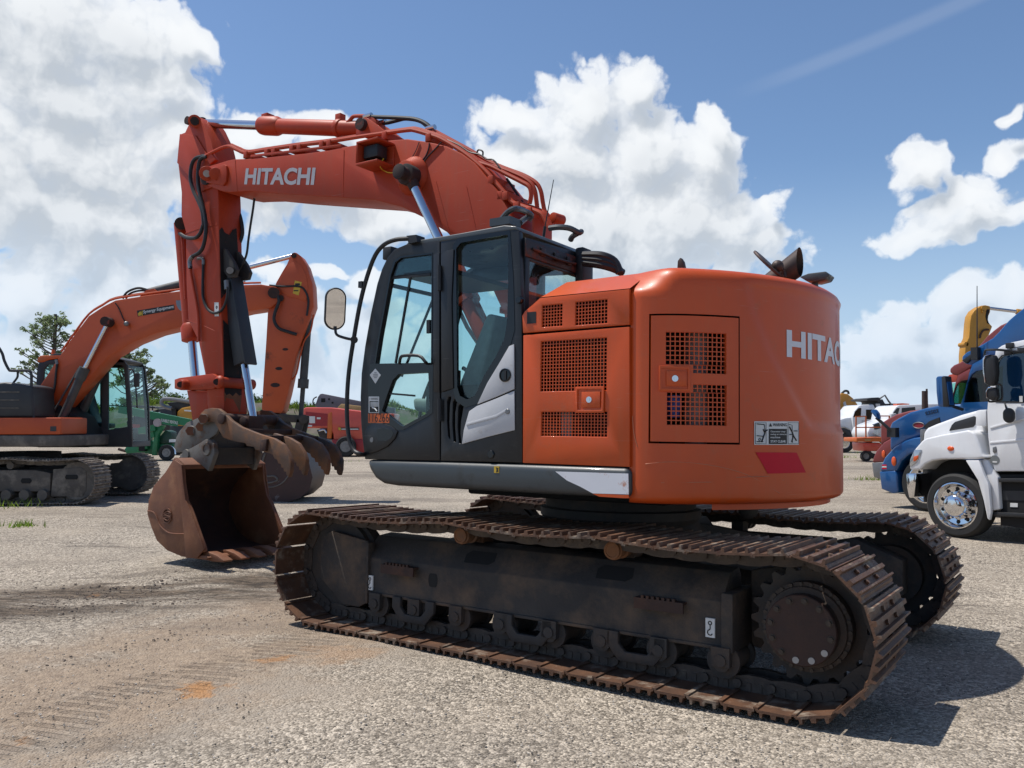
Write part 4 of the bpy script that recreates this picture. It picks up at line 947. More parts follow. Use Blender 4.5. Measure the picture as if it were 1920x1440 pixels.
for a, b in (((645,281),(643,370)), ((818,340),(843,436)), ((875,350),(895,440)), ((441,300),(445,358))): mb.tube([S(*a,YB_), S(*b,YB_)], .0035, 5)
mb.build('weld_seam', m_boom, boom)
mb = MB(); a = S(457.8,346,YB_+.003); b = S(590,347,YB_+.003); tl = S(461,315,YB_); ux_ = (b-a); text(mb, 'HITACHI', a, ux_, (-.04,0,1), (S(457.8,315.3,YB_).z-a.z)*.98, width=ux_.length, bold=.035, shear=.06); mb.build('boom_lettering', m_lettergrey, boom, smooth=False)
# pipes along the top
def mpipe(name, y, pts, r, m, par, k=5): 
    mb = MB(); mb.tube([S(px, py, y) if len(q)==0 else S(px, py, q[0]) for px, py, *q in pts], r, 8, k); return mb.build(name, m, par)
rail_px = [(385,293),(402,284),(417,277),(430,274.5),(445,281),(462,286.5),(500,281),(556,273),(617,265.5),(680,255.5),(727,249),(765,244),(778,244.5),(810,254),(830,262),(865,283),(890,302),(912,322),(930,343),(950,366),(962,380),(980,387),(1012,399),(1022,412),(1030,428)]
mpipe('hydraulic_pipe', .22, rail_px, .021, m_boom, boom)
mpipe('hydraulic_pipe', .10, [(x+4, y-3) for x, y in rail_px[3:]], .018, m_boom, boom)
mpipe('hydraulic_pipe', .06, [(812,250),(840,266),(880,290),(912,308),(940,316),(975,330),(995,343),(1003,358),(1006,378),(1009,395),(1020,410)], .020, m_boom, boom)
mpipe('hydraulic_pipe', -.06, [(815,246),(845,262),(885,284),(915,302),(945,315),(982,329),(1005,343),(1014,358),(1018,380),(1022,396),(1034,412)], .020, m_boom, boom)
mpipe('hydraulic_pipe', .14, [(890,303),(920,312),(950,327),(978,341),(992,350),(996,365),(993,382)], .020, m_boom, boom)
mb = MB()
for px, py in ((466,291),(505,287),(518,286),(552,280),(566,278),(608,272),(622,270),(726,255),(808,259),(925,338),(952,368)):
    p = S(px, py, .2); mb.box(p+Vector((-.03,-.3,-.045)), p+Vector((.03,.05,.03)))
p = S(478,291,.235)
for a, b in (((470,293),(640,273)),): mb.bar(S(*a,.245), S(*b,.245), .012, .03)
for px, py in ((955,372),(985,392),(1008,402)): p = S(px, py, .1); mb.box(p+Vector((-.03,-.25,-.05)), p+Vector((.03,.15,.03)))
mb.box(S(1012,418,.0)+Vector((-.05,-.1,-.2)), S(1030,410,.0)+Vector((.03,.2,.0)))
mb.cyl(S(1036,408,.0), S(1041,408,.0)+Vector((0,-.12,0)), .05, n=12)
mb.build('pipe_clamp', m_boom, boom, bev=.006)
mb = MB(); mb.tube([S(x,y,.15) for x,y in ((838,262),(860,272),(880,285),(900,290),(912,298),(925,300),(938,316))], .008, 6, 4); mb.tube([S(x,y,.1) for x,y in ((893,290),(897,281),(905,284),(905,293))], .008, 6, 4); mb.tube([S(x,y,.02) for x,y in ((950,335),(962,352),(975,372),(985,388))], .012, 6, 3); mb.build('boom_cable', m_black, boom)
mb = MB(); mb.tube([S(x,y,YB_+.006) for x,y in ((805,268),(803,280),(797,294),(785,306),(770,312))], .006, 5, 4); mb.tube([S(x,y,YB_+.006) for x,y in ((828,266),(815,280),(800,296),(790,312))], .006, 5, 4); mb.tube([S(x,y,YB_+.006) for x,y in ((786,266),(779,284),(768,302),(763,308))], .004, 5, 4); mb.build('sensor_wire', m_black, boom)
# work lamp housing
hb = MB(); y0 = YB_
def HP(px, py, y): return S(px, py, y)
a, b, c, d = HP(690,273,y0+.1), HP(724,280,y0+.1), HP(724,318,y0+.1), HP(690,300,y0+.1)
X0, X1, Z0, Z1 = a.x+.02, b.x, d.z-.09, a.z
hb.box((X1-.02,y0,Z1-.02), (X0,y0+.24,Z1)); hb.box((X0-.02,y0,Z0+.02), (X0,y0+.24,Z1-.02)); hb.box((X1-.02,y0,Z0), (X0,y0+.24,Z0+.02)); hb.box((X1-.02,y0+.001,Z0+.02),(X0-.02,y0+.012,Z1-.02))
lh = hb.build('lamp_housing', m_boom, boom, bev=.004)
hb = MB(); hb.box((X1+.03,y0+.05,Z0+.07), (X0-.05,y0+.19,Z1-.04)); hb.build('work_lamp', m_black, lh, bev=.01)
hb = MB(); hb.tube([Vector((X1+.03,y0+.1,Z0+.07)), S(713,312,y0+.1), S(722,321,y0+.02), S(735,324,y0+.006), S(755,320,y0+.006)], .006, 5, 4); hb.build('lamp_wire', m_yellow, lh)
# boom cylinders
for sg in (1, -1):
    y = .37*sg; a = S(767,329,.37); b = S(950,715,.37); a.y = b.y = y; d = (b-a).normalized(); L_ = (b-a).length
    m1 = a+d*(L_*.50)
    mb = MB(); mb.cyl(m1, b, .082, n=24); mb.cyl(m1-d*.06, m1+d*.14, .098, n=24); mb.lathe(b+Vector((0,-.06,0)), (0,1,0), [(0,.1),(.12,.1)], 20)
    cb = MB.build(mb, 'boom_cylinder', m_boom, EX, bev=.006)
    mb = MB(); mb.cyl(a, m1, .044, n=20); mb.build('cylinder_rod', m_chrome, cb)
    mb = MB(); mb.cyl((a.x,.25*sg,a.z), (a.x,.50*sg,a.z), .062, n=20); mb.cyl((a.x,.31*sg,a.z), (a.x,.43*sg,a.z), .098, n=24); mb.cyl((a.x,.49*sg,a.z), (a.x,.52*sg,a.z), .072, n=20); mb.cyl(a, a+d*.16, .06, .052, n=16); mb.build('rod_eye', m_burnt, cb, bev=.006)
    mb = MB(); k = a+d*(L_*.62); mb.cyl(k, k+d*.05, .105, n=20); mb.tube([k+Vector((.13,.02*sg,0)), k+d*.3+Vector((.13,.02*sg,0)), k+d*.5+Vector((.09,.02*sg,0))], .018, 6); mb.box(k+Vector((.02,-.04,-.03)), k+Vector((.15,.04,.03))); mb.build('cylinder_pipe', m_boom, cb)
# arm cylinder on top of the boom
a = S(366,231,0); b = S(700,243,0); d = (b-a).normalized(); h0 = S(493,238,0); 
mb = MB(); n1 = (h0-a).length; L_ = (b-a).length
mb.cyl(a+d*n1, b, .084, n=28); mb.lathe(a+d*(n1-.02), d, [(0,.10),(.05,.108),(.26,.108),(.33,.086)], 28); mb.box(a+d*n1+Vector((-.12,-.06,.06)), a+d*n1+Vector((-.02,.05,.115)))
mb.lathe(b+Vector((0,-.07,0)), (0,1,0), [(0,.11),(.14,.11)], 20); k = a+d*(n1+(L_-n1)*.72); mb.cyl(k-d*.03, k+d*.03, .098, n=24); mb.box(k+Vector((-.04,-.04,.06)), k+Vector((.04,.04,.15)))
ac = mb.build('arm_cylinder', m_boom, EX, bev=.005)
mb = MB(); mb.cyl(a+d*.1, a+d*n1, .052, n=24); mb.build('cylinder_rod', m_chrome, ac)
mb = MB(); mb.cyl(a+Vector((0,-.12,0)), a+Vector((0,.12,0)), .05, n=16); mb.cyl(a+d*.02, a+d*.16, .075, n=18); mb.build('rod_eye', m_burnt, ac)
mb = MB(); 
for y in (.10, -.15): mb.prism([SY(a_,b_,.0,y) for a_,b_ in ((686,262),(688,245),(697,231),(706,229),(722,240),(745,258),(745,263))], (0,.05,0))
mb.build('cylinder_bracket', m_boom, EX, bev=.006)
mb = MB(); mb.cyl((b.x,-.2,b.z), (b.x,.2,b.z), .062, n=20); mb.build('bracket_pin', m_burnt, EX)
mb = MB(); mb.tube([S(x,y,.05) for x,y in ((643,240),(650,232),(656,226),(662,219),(670,217.5),(686,217.5))], .020, 8, 4); mb.tube([S(x,y,.05) for x,y in ((812,246),(820,252),(830,258),(838,264))], .022, 8, 3); mb.build('cylinder_feed_pipe', m_boom, ac)
mb = MB(); mb.tube([S(x,y,.05) for x,y in ((686,217.5),(699,219),(752,221),(780,224),(800,233),(813,247))], .021, 8, 5); mb.tube([S(x,y,.0) for x,y in ((712,229),(724,230.5),(742,226.5),(762,222.5),(790,228),(811,248))], .021, 8, 5); mb.build('cylinder_hose', m_black, ac)
mb = MB(); 
for x,y,yy in ((690,217.5,.05),(716,229.5,.0),(808,240,.05)): p = S(x,y,yy); mb.cyl(p-Vector((.05,0,0)), p+Vector((.05,0,0)), .027, n=10)
mb.build('hose_fitting', m_chrome, ac)

# ---- arm
YA = .16
near = [(357,226),(361,219.5),(366,217),(373,220),(381,232),(395,262),(404,300),(408,340),(409.5,380),(410,420),(412,520),(416,620),(419,700),(420,772),(413,795),(402,801),(393,790),(389,760),(384,700),(372,640),(353,600),(349,531),(348,434),(339.5,404),(340,361),(333.5,306),(338.5,251),(346.5,248)]
mb = MB(); mb.prism(SP(near, YA), (0,-2*YA,0)); arm = mb.build('arm', m_boom, EX, bev=.012)
mb = MB(); mb.prism(SP(((339.5,252),(369,254.5),(392,293),(402,330),(400,352),(380,360),(372,350),(334.5,306)), YA), (0,.02,0)); mb.prism(SP(((391,294),(402,288),(411,301),(400,310)), YA+.02), (0,.05,0))
mb.tube([S(347,438,YA), S(375,428,YA), S(409,420,YA)], .004, 5); mb.tube([S(350,600,YA), S(417,640,YA)][:1]+[S(380,610,YA), S(402,620,YA)], .003, 5)
mb.cyl(S(365,227,-.2), S(365,227,.2), .075, n=20); mb.build('arm_plate', m_boom, arm, bev=.005)
mb = MB(); mb.cyl(S(365,227,.19), S(365,227,.205), .05, n=18); mb.cyl(S(339.5,419,-.12), S(339.5,419,.12), .075, n=18); mb.build('arm_pin', m_burnt, arm)
# scorched patches on the inner face of the arm
def onarm(px, py): 
    # point on the rear-facing side of the arm
    x = 5.0
    for (a, b) in zip(near[7:14], near[8:15]):
        if a[1] <= py <= b[1]: t = (py-a[1])/(b[1]-a[1]); x = S(a[0]+(b[0]-a[0])*t, py, YA).x; break
    return SX(px, py, x-.003)
mb = MB()
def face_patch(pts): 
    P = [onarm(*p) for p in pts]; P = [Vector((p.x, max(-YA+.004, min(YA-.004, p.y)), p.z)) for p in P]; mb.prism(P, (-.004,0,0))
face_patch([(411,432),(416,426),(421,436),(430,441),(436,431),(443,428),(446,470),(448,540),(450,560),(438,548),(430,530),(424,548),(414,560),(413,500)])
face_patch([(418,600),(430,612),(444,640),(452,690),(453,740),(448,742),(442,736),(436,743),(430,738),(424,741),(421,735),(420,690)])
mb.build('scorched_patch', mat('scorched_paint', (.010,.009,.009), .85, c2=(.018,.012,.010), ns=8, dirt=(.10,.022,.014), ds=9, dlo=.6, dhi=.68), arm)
mb = MB(); face_patch([(420,735),(424,741),(430,738),(436,743),(442,736),(448,742),(453,740),(450,770),(445,795),(430,795),(422,775)]); mb.build('rusty_patch', m_rust, arm)
# hoses and pipes on the arm
def run(name, pts, y, r, m, k=5):
    mb = MB(); mb.tube([S(p[0], p[1], p[2] if len(p) > 2 else y) for p in pts], r, 8, k); return mb.build(name, m, arm)
run('arm_hose', [(386,292),(379,293),(367,297),(359.5,309),(357,333),(362,356),(371.6,377),(379,396),(381.5,420),(380,424),(375.6,437),(366,446),(349,445,.17),(337,438,.14)], .21, .022, m_black)
run('arm_hose', [(388,294),(379,296),(373,306),(371,330),(372,348),(376,369),(384,403),(386,434),(381,462),(373,474),(361,481),(356,489),(357.5,503)], .23, .022, m_black)
run('arm_hose', [(381,496),(380,531),(381,559),(389.5,580),(403,587),(417,580),(425.5,559),(427,538)], .18, .015, m_black)
run('arm_hose', [(443,386,-.14),(450,405,-.15),(454,425,-.15),(454,441,-.15),(447,460,-.14),(440,468,-.13)], -.15, .022, m_black)
run('arm_hose', [(477,372,.0),(474,395,.0),(470,420,.0),(466,448,.0),(462,478,.0),(452,500,.0),(446,508,.0)], 0, .013, m_black)
run('arm_pipe', [(357.5,503),(359,520),(371,587),(373,640)], .185, .018, m_boom); run('arm_pipe', [(334,436,.14),(341,446,.14),(345,500,.14),(348,560,.14)], .14, .016, m_boom)
run('hose_fitting', [(371,485),(377,484),(381,487),(381,496)], .18, .018, m_grey, 3); run('hose_fitting', [(361,481),(356,489),(357,503)], .23, .026, m_grey, 3); run('hose_fitting', [(424.5,526),(425.5,543)], .12, .03, m_grey, 1)
mb = MB(); mb.prism([S(402,567,YA+.001), S(410,567,YA+.001), S(410.5,593,YA+.001), S(402.5,593,YA+.001)], (0,.002,0)); sa = mb.build('arm_decal', m_decal, arm)
mb = MB(); p = S(406.3,576,YA+.003); mb.lathe(p, (0,1,0), [(0,.018),(.001,.018),(.001,.008),(0,.008)], 14); mb.build('decal_symbol', m_print, sa)
# bucket cylinder and its linkage
a = S(340,419,0); b = S(367,716,0); d = (b-a).normalized(); L_ = (b-a).length; kk = (S(362,640,0)-a).length
mb = MB(); mb.cyl(a, a+d*(kk-.05), .088, n=24); mb.lathe(a+d*(kk-.22), d, [(0,.09),(.04,.118),(.20,.118),(.22,.075)], 24); bc = mb.build('bucket_cylinder', m_boom, EX)
mb = MB(); mb.cyl(a+d*kk, b, .050, n=20); mb.build('cylinder_rod', m_chrome, bc)
mb = MB()
for y in (.17, -.22):
    mb.prism([SY(x, y_, .17, y) for x, y_ in ((334,712),(343,709),(405,701),(413,706),(414,723),(406,730),(345,732),(334,729))], (0,.05,0))
mb.lathe(S(338,721,.30), (0,-1,0), [(0,.055),(.04,.062),(.6,.062),(.64,.055)], 20); mb.lathe(S(406,716,.26), (0,-1,0), [(0,.05),(.03,.075),(.06,.075),(.06,.06),(.5,.06)], 22); 
for y in (.10, -.15): mb.prism([SY(x, y_, .15, y) for x, y_ in ((350,732),(392,734),(390,760),(386,800),(372,805),(362,800),(358,770))], (0,.05,0))
mb.build('bucket_link', m_boom, EX, bev=.008)
mb = MB(); 
for px, py, y in ((338,721,.30),(406,716,.26)): mb.cyl(S(px,py,y), S(px,py,y+.012), .036, n=16)
mb.build('link_pin', m_burnt, EX)
# thumb cylinder with guard
a = S(432,507,.0); b = S(474,783,.0); d = (b-a).normalized()
mb = MB(); mb.bar(a+d*.10, S(458,683,.0), .19, .15, up=(0,1,0)); mb.bar(S(436,524,.0)+Vector((-.07,0,0)), S(462,684,.0)+Vector((-.075,0,0)), .03, .17, up=(0,1,0))
tc_ = mb.build('thumb_cylinder', mat('dark_grey_guard_paint', (.028,.032,.036), .55, c2=(.035,.038,.042), ns=4, dirt=(.07,.06,.05), ds=8, dlo=.62, dhi=.8), EX, bev=.012)
mb = MB(); mb.cyl(S(458,683,0), b, .045, n=18); mb.build('cylinder_rod', m_chrome, tc_)
mb = MB()
for y in (.07, -.11): mb.prism([SY(a_,b_,.11,y) for a_,b_ in ((414,470),(421,466),(437,490),(444,506),(440,519),(428,521),(417,505))], (0,.04,0))
mb.cyl(S(431,507,.15), S(431,507,-.15), .045, n=16); mb.build('cylinder_lug', m_dark, tc_)
mb = MB(); mb.cyl(S(431,507,.15), S(431,507,.17), .04, n=16); mb.build('lug_pin', m_grey, tc_)
# ---- coupler, thumb, bucket
mb = MB()
for y in (.22, -.26): mb.prism([SY(x, y_, .26, y) for x, y_ in ((326,838),(330,820),(336,808),(350,792),(372,783),(384,790),(400,790),(412,800),(404,815),(385,828),(362,840),(345,848),(330,848))], (0,.04,0))
mb.lathe(S(357,808,.28), (0,-1,0), [(0,.06),(.03,.065),(.56,.065)], 18); mb.lathe(S(378,786,.34), (0,-1,0), [(0,.06),(.68,.06)], 18)
mb.box(SY(392,850,.26,.22), SY(352,806,.26,-.22)); cpl = mb.build('quick_coupler', m_coup, EX, bev=.01)
mb = MB()
for px, py, y in ((357,808,.282),(381,785,.345),(376,800,.26)): mb.cyl(S(px,py,y), S(px,py,y+.02), .055, n=6)
mb.build('coupler_pin', m_rust, cpl)
mb = MB()
for y in (.27, -.33): mb.prism([SY(x, y_, .33, y) for x, y_ in ((333,862),(340,850),(352,843),(372,832),(384,824),(393,824),(400,832),(402,850),(396,868),(390,884),(384,878),(372,868),(345,866))], (0,.06,0))
ears = mb.build('bucket_ear', m_coup, EX, bev=.01)
mb = MB(); mb.lathe(S(388.5,842,.33), (0,1,0), [(0,.075),(.02,.07),(.02,.05),(.012,.05),(.012,0)], 20); mb.lathe(S(350,852,.33), (0,1,0), [(0,.06),(.02,.055),(.02,.0)], 20); mb.build('ear_boss', m_coup, ears)
mb = MB(); mb.box(SY(398,872,.3,.26), SY(352,838,.3,-.26)); mb.build('ear_block', m_dark, ears)
def tine(y, t, pts, name, m, par, sx=0, sy=0):
    mb = MB(); mb.prism([SY(px, py, .30, y)+Vector((sx, 0, sy)) for px, py in pts], (0,-t,0)); return mb.build(name, m, par, bev=.006)
main = [(372,786),(376,775),(384,767.5),(396,765),(408,766),(418,773),(432,788),(450,800),(484,813.5),(513,822.5),(530,833),(540,850),(545,865),(544,884),(541,895)]
lower = [(537,891),(536,884.5),(532,884),(531,877.5),(527,877),(526,870),(521,869),(519,862),(514,860),(511,853),(505,850),(486,845),(478,843),(476,838),(462,836),(460,831),(446,829),(428,824),(418,820),(410,806),(402,792),(392,790),(376,797)]
th = tine(.30, .05, main+lower, 'thumb', m_thumb, EX)
tine(-.40, .05, [(x, y) for x, y in main+lower], 'thumb_side_plate', mat('dark_thumb_plate', (.030,.029,.028), .6, dirt=(.16,.075,.036), ds=3.4, dlo=.44, dhi=.58, bump=.2), th, 0, 0)
short = [p for p in main if p[0] > 470]+[p for p in lower if p[0] > 470]
for y, sx_ in ((.08, .02), (-.19, -.02)): tine(y, .05, short, 'thumb_tine', m_thumb, th, sx_, .01)
mb = MB(); 
for q_ in (((470,812),(500,838)),((440,800),(452,822))): a = S(*q_[0], .30); b = S(*q_[1], .30); mb.box((min(a.x,b.x),-.42,max(a.z,b.z)-.07), (max(a.x,b.x),.26,max(a.z,b.z)-.02))
a = S(418,780,.3); mb.cyl((a.x,.33,a.z-.03), (a.x,-.46,a.z-.03), .06, n=16); a = S(474,790,0); mb.box((a.x-.06,-.1,a.z-.10), (a.x+.06,.1,a.z+.06)); mb.cyl((a.x,-.14,a.z), (a.x,.14,a.z), .055, n=16)
mb.prism([S(488,825,.335), S(500,823,.335), S(497,846,.335), S(486,845,.335)], (0,-.035,0)); mb.build('thumb_crosspiece', m_rustd, th, bev=.006)
YK = .55
back = [(327,858),(322,866),(310,885),(288,911),(278.5,937.5),(276,964),(284,990),(294,1014),(313,1032),(339,1043),(352,1045.5)]
front_ = [(385,1034),(384,1026),(376,1004),(366,976),(357.6,953),(350,937),(345,905),(343,871.5)]
side_ = SP(back+front_, YK)
mb = MB(); mb.prism(side_, (0,-.03,0)); mb.prism([Vector((p.x,-YK,p.z)) for p in side_], (0,.03,0)); bk = mb.build('bucket', m_rust, EX, bev=.006)
mb = MB(); bp = SP(back+[(373,1049),(386,1050)], YK); q1 = [Vector((p.x, YK-.005, p.z)) for p in bp]
c0 = Vector((sum(p.x for p in side_)/len(side_), 0, sum(p.z for p in side_)/len(side_)))
ins = [p+(Vector((c0.x, p.y, c0.z))-p).normalized()*.03 for p in q1]
n = len(q1); far_ = lambda L: [Vector((p.x, -YK+.005, p.z)) for p in L]
mb.add(q1+far_(q1)+ins+far_(ins), [(i+1, i, n+i, n+i+1) for i in range(n-1)]+[(2*n+i, 2*n+i+1, 3*n+i+1, 3*n+i) for i in range(n-1)]+[(n-1, 2*n-1, 4*n-1, 3*n-1), (0, 2*n, 3*n, n)])
mb.build('bucket_shell', m_rustd, bk, ang=50)
mb = MB(); a, b = side_[0], side_[-1]
mb.prism([(a.x,YK-.002,a.z),(b.x,YK-.002,b.z),(b.x,YK-.002,b.z-.05),(a.x,YK-.002,a.z-.07)], (0,-2*YK+.004,0)); mb.build('top_plate', m_rust, bk, bev=.006)
mb = MB()
for y, s_ in ((YK+.0015, .018), (-YK-.0015, -.018)): mb.prism([Vector((p.x, y, p.z)) for p in SP([(343,871.5),(346,905),(350,937),(357.6,953),(366,976),(376,1004),(385,1030),(372,1046),(351,1046),(347.5,1003),(343,960),(336,905),(330,862)], YK)], (0,s_,0))
mb.build('side_cutter', m_rust, bk, bev=.005)
mb = MB(); pr = SP([(352,1046),(386,1050),(390,1046),(386,1042),(352,1041)], YK); mb.prism([Vector((p.x, YK-.002, p.z)) for p in pr], (0,-2*YK+.004,0)); mb.build('cutting_lip', m_rust, bk, bev=.004)
e = S(386,1047,YK)
for k in range(5):
    yc = YK-.10-.225*k; mb = MB(); mb.prism([(e.x+.16,yc+.065,e.z+.045),(e.x+.02,yc+.065,e.z+.06),(e.x-.10,yc+.045,e.z+.035),(e.x-.21,yc+.035,e.z-.012),(e.x-.20,yc+.035,e.z-.03),(e.x-.05,yc+.05,e.z-.035),(e.x+.16,yc+.065,e.z-.02)], (0,-.12,0)); mb.build('tooth', m_rust, bk, bev=.008)
mb = MB(); mb.tube([S(x,y,YK+.002) for x,y in ((277,958),(287,960),(293,968),(300,985),(313,997),(325,1000.5),(346,1001))], .009, 6, 5); mb.lathe(S(314,967,YK), (0,1,0), [(0,.085),(.01,.085),(.01,.070),(0,.070)], 28); 
for dz_ in (-3.5, 0, 3.5): mb.bar(S(307,967+dz_,YK+.006), S(321,966+dz_,YK+.006), .012, .012)
mb.tube([S(320,962,YK+.008), S(314,959,YK+.008), S(308,964,YK+.008), S(319,970,YK+.008), S(314,976,YK+.008), S(307,972,YK+.008)], .008, 5, 4); mb.build('cast_emblem', m_rust, bk)
# ================================================================== second excavator (facing right)
O2 = Vector((-10.42, 18.3, 0))
E2 = thing('excavator', 'second orange excavator with grey cylinders and curled bucket, parked behind the foreground one', 'excavator', O2)
def Q(px, py, y): return W(px, py, O2.y+y)-O2
m_or2 = mat('weathered_orange_paint', (.50,.078,.014), .5, c2=(.43,.062,.013), ns=1.4, dirt=(.10,.04,.022), ds=1.9, dlo=.63, dhi=.74, drough=.75)
m_gcyl = mat('grimy_grey_cylinder', (.06,.062,.06), .6, c2=(.035,.036,.035), ns=6)
m_hood2 = mat('charcoal_hood_paint', (.03,.03,.032), .5, c2=(.022,.022,.024))
m_tglass2 = glass('rear_cab_windscreen', (.62,.84,.80), .9)
m_cast = mat('dusty_grey_steel', (.12,.105,.09), .8, c2=(.08,.07,.06), ns=4, dirt=(.19,.165,.135), ds=3)
m_dust = mat('dusty_track_shoe', (.20,.16,.125), .75, c2=(.10,.08,.065), ns=6, dirt=(.30,.26,.21), ds=5, dlo=.5, dhi=.65, bump=.2, bs=50, rnd=1)
PT2 = track_path(HX, .47, .385, .09, [(HX, .85), (.5, .86), (-.7, .85), (-HX, .85)])
shoe2 = None
for yc in (-1.2, 1.2): _, shoe2 = make_track(E2, yc, PT2, 49, .68, shoe2, m_dust, m_cast)
for sg in (-1, 1):
    y0, y1 = sorted((sg*1.02, sg*1.38)); mb = MB(); mb.prism([(-1.5,y0,.26),(1.3,y0,.26),(1.3,y0,.62),(1.0,y0,.68),(-1.2,y0,.68),(-1.5,y0,.6)], (0,y1-y0,0)); mb.prism([(1.32,y0-.01,.16),(1.95,y0-.01,.16),(2.02,y0-.01,.3),(2.02,y0-.01,.66),(1.9,y0-.01,.74),(1.36,y0-.01,.70)], (0,y1-y0+.02,0))
    fr2 = mb.build('track_frame', m_cast, E2, bev=.012)
    mb = MB(); ys_ = sg*1.385
    for x0 in (-.35, .75): mb.prism([(x0,ys_,.42),(x0+.16,ys_,.42),(x0+.19,ys_,.47),(x0+.16,ys_,.52),(x0,ys_,.52),(x0-.03,ys_,.47)], (0,.006*sg,0))
    mb.prism([(1.62,ys_+.012*sg,.50),(1.84,ys_+.012*sg,.50),(1.86,ys_+.012*sg,.545),(1.84,ys_+.012*sg,.59),(1.62,ys_+.012*sg,.59),(1.60,ys_+.012*sg,.545)], (0,.004*sg,0)); mb.build('frame_slot', m_cavity, fr2)
    for k in range(8):
        mb = MB(); x = -1.3+2.5*k/7; mb.cyl((x,y0-.1,.20), (x,y1-.05,.20), .10, n=16); mb.build('track_roller', m_cast, fr2)
    for x in (.5, -.7): mb = MB(); mb.cyl((x,y0,.77), (x,y1+.02,.77), .07, n=16); mb.build('carrier_roller', m_cast, fr2)
    mb = MB(); mb.cyl((HX,y0,.47), (HX,y1-.1,.47), .37, n=32); mb.build('idler_wheel', m_cast, E2); mb = MB(); mb.lathe((-HX,sg*1.1,.47), (0,sg,0), [(0,.36),(.08,.36),(.09,.28),(.3,.27),(.34,.2),(.34,0)], 32); mb.build('sprocket', m_cast, E2)
mb = MB(); mb.box((-.7,-1.05,.45),(.7,1.05,.72)); mb.lathe((0,0,.7),(0,0,1),[(0,.7),(.3,.7)],32); mb.build('car_body', m_cavity, E2)
mb = MB(); mb.box((-2.4,-1.42,Q(40,838,-1.42).z), (Q(121,838,-1.42).x,1.42,Q(40,816,-1.42).z)); mb.build('deck', m_cast, E2, bev=.04)
zt2, zb2 = Q(80,783,-1.40).z, Q(80,815,-1.40).z; xr2 = Q(114.5,800,-1.4).x
mb = MB(); mb.box((-2.6,-1.40,zb2), (xr2,-.35,zt2)); bx2 = mb.build('side_box', m_or2, E2, bev=.03)
mb = MB()
for px in (11.5,): mb.box((Q(px,0,-1.4).x-.006,-1.403,zb2+.01), (Q(px,0,-1.4).x+.006,-1.39,zt2-.01))
mb.build('box_seam', m_cavity, bx2)
mb = MB(); a = Q(100,804,-1.4); mb.box((a.x-.06,-1.404,a.z-.05), (a.x+.06,-1.38,a.z+.05)); mb.build('box_latch', m_hood2, bx2)
mb = MB(); o = [Q(x,y,-1.3) for x,y in ((0,717),(8,716),(40,720),(60,724),(62,783),(0,783))]; o = [Vector((-2.5,-1.3,o[0].z+.1))]+o+[Vector((-2.5,-1.3,o[-1].z))]; mb.prism(o, (0,.85,0)); hd = mb.build('engine_hood', m_hood2, E2, bev=.05, seg=3)
mb = MB()
for py in (735,750,765): a = Q(0,py,-1.3); mb.box((-2.4,-1.31,a.z-.012), (Q(56,0,-1.3).x,-1.295,a.z+.012))
mb.build('hood_crease', m_cast, hd)
mb = MB(); mb.box((-2.75,-1.35,1.0), (-2.2,1.4,2.1)); mb.build('counterweight', m_or2, E2, bev=.1, seg=3)
mb = MB(); YR = -1.25; mb.tube([Q(x,y,YR) for x,y in ((-40,600),(0,655),(8,676),(16,692),(22,695),(50,695),(57,698),(59,706),(59,730),(62,760),(63,800),(64,830))], .028, 8, 4); mb.tube([Q(x,y,YR+.1) for x,y in ((33,696),(33,706),(28,714),(18,726))], .022, 8, 3); mb.build('handrail', m_hood2, E2)
# cab, on the far side of the boom
mb = MB(); yc0, yc1 = .42, 1.38
fr_ = [Q(x,y,yc0) for x,y in ((62,838),(64,770),(70,690),(74,678),(110,669),(206,668),(232,676),(238,684),(246,760),(247.5,838))]
mb.plate(fr_, [[Q(x,y,yc0) for x,y in ((80,735),(83,692),(90,684),(132,680),(132,770),(84,780))], [Q(x,y,yc0) for x,y in ((160,700),(160,800),(190,800),(192,690))], [Q(x,y,yc0) for x,y in ((203,806),(203,688),(208,683),(228,684),(232,690),(240,800))]], (0,.05,0))
mb.plate([Vector((p.x,yc1,p.z)) for p in fr_], [[Vector((Q(x,y,yc0).x,yc1,Q(x,y,yc0).z)) for x,y in ((76,770),(83,692),(90,684),(150,680),(150,790))], [Vector((Q(x,y,yc0).x,yc1,Q(x,y,yc0).z)) for x,y in ((160,815),(160,685),(228,684),(232,690),(240,815))]], (0,-.05,0))
n0, n1 = fr_[0], fr_[-1]; mb.box((n0.x,yc0+.05,n0.z), (n1.x,yc1-.05,n0.z+.12)); mb.box((n0.x+.02,yc0+.05,n0.z), (n0.x+.08,yc1-.05,1.8)); cab2 = mb.build('cab', m_hood2, E2, bev=.004)
mb = MB(); rf = [fr_[3]+Vector((-.03,0,-.02)), fr_[3]+Vector((.02,0,.07)), fr_[4]+Vector((-.1,0,.07)), Q(150,662,yc0), Q(206,667,yc0), Q(234,675,yc0), Q(232,681,yc0), Q(110,675,yc0)]; mb.prism(rf, (0,yc1-yc0,0)); mb.build('cab_roof', m_hood2, cab2, bev=.015)
mb = MB(); mb.prism([Q(x,y,yc0-.01) for x,y in ((69,676),(71,670),(76,666.5),(113,666),(113,672),(92,675),(80,679.5),(71,680))], (0,yc1-yc0+.02,0)); mb.build('roof_cap', m_orange2, cab2, bev=.02)
mb = MB(); a = Q(100,664,.7); mb.cyl(a, a+Vector((0,0,.10)), .045, .035, n=14); mb.build('beacon', m_olabel, cab2)
mb = MB(); mb.prism([Q(x,y,yc0+.02) for x,y in ((78,782),(82,690),(90,682),(228,681),(234,690),(242,808),(160,812))], (0,.006,0)); mb.build('cab_window', glass('pale_cab_glass', (.62,.84,.80), .8), cab2)
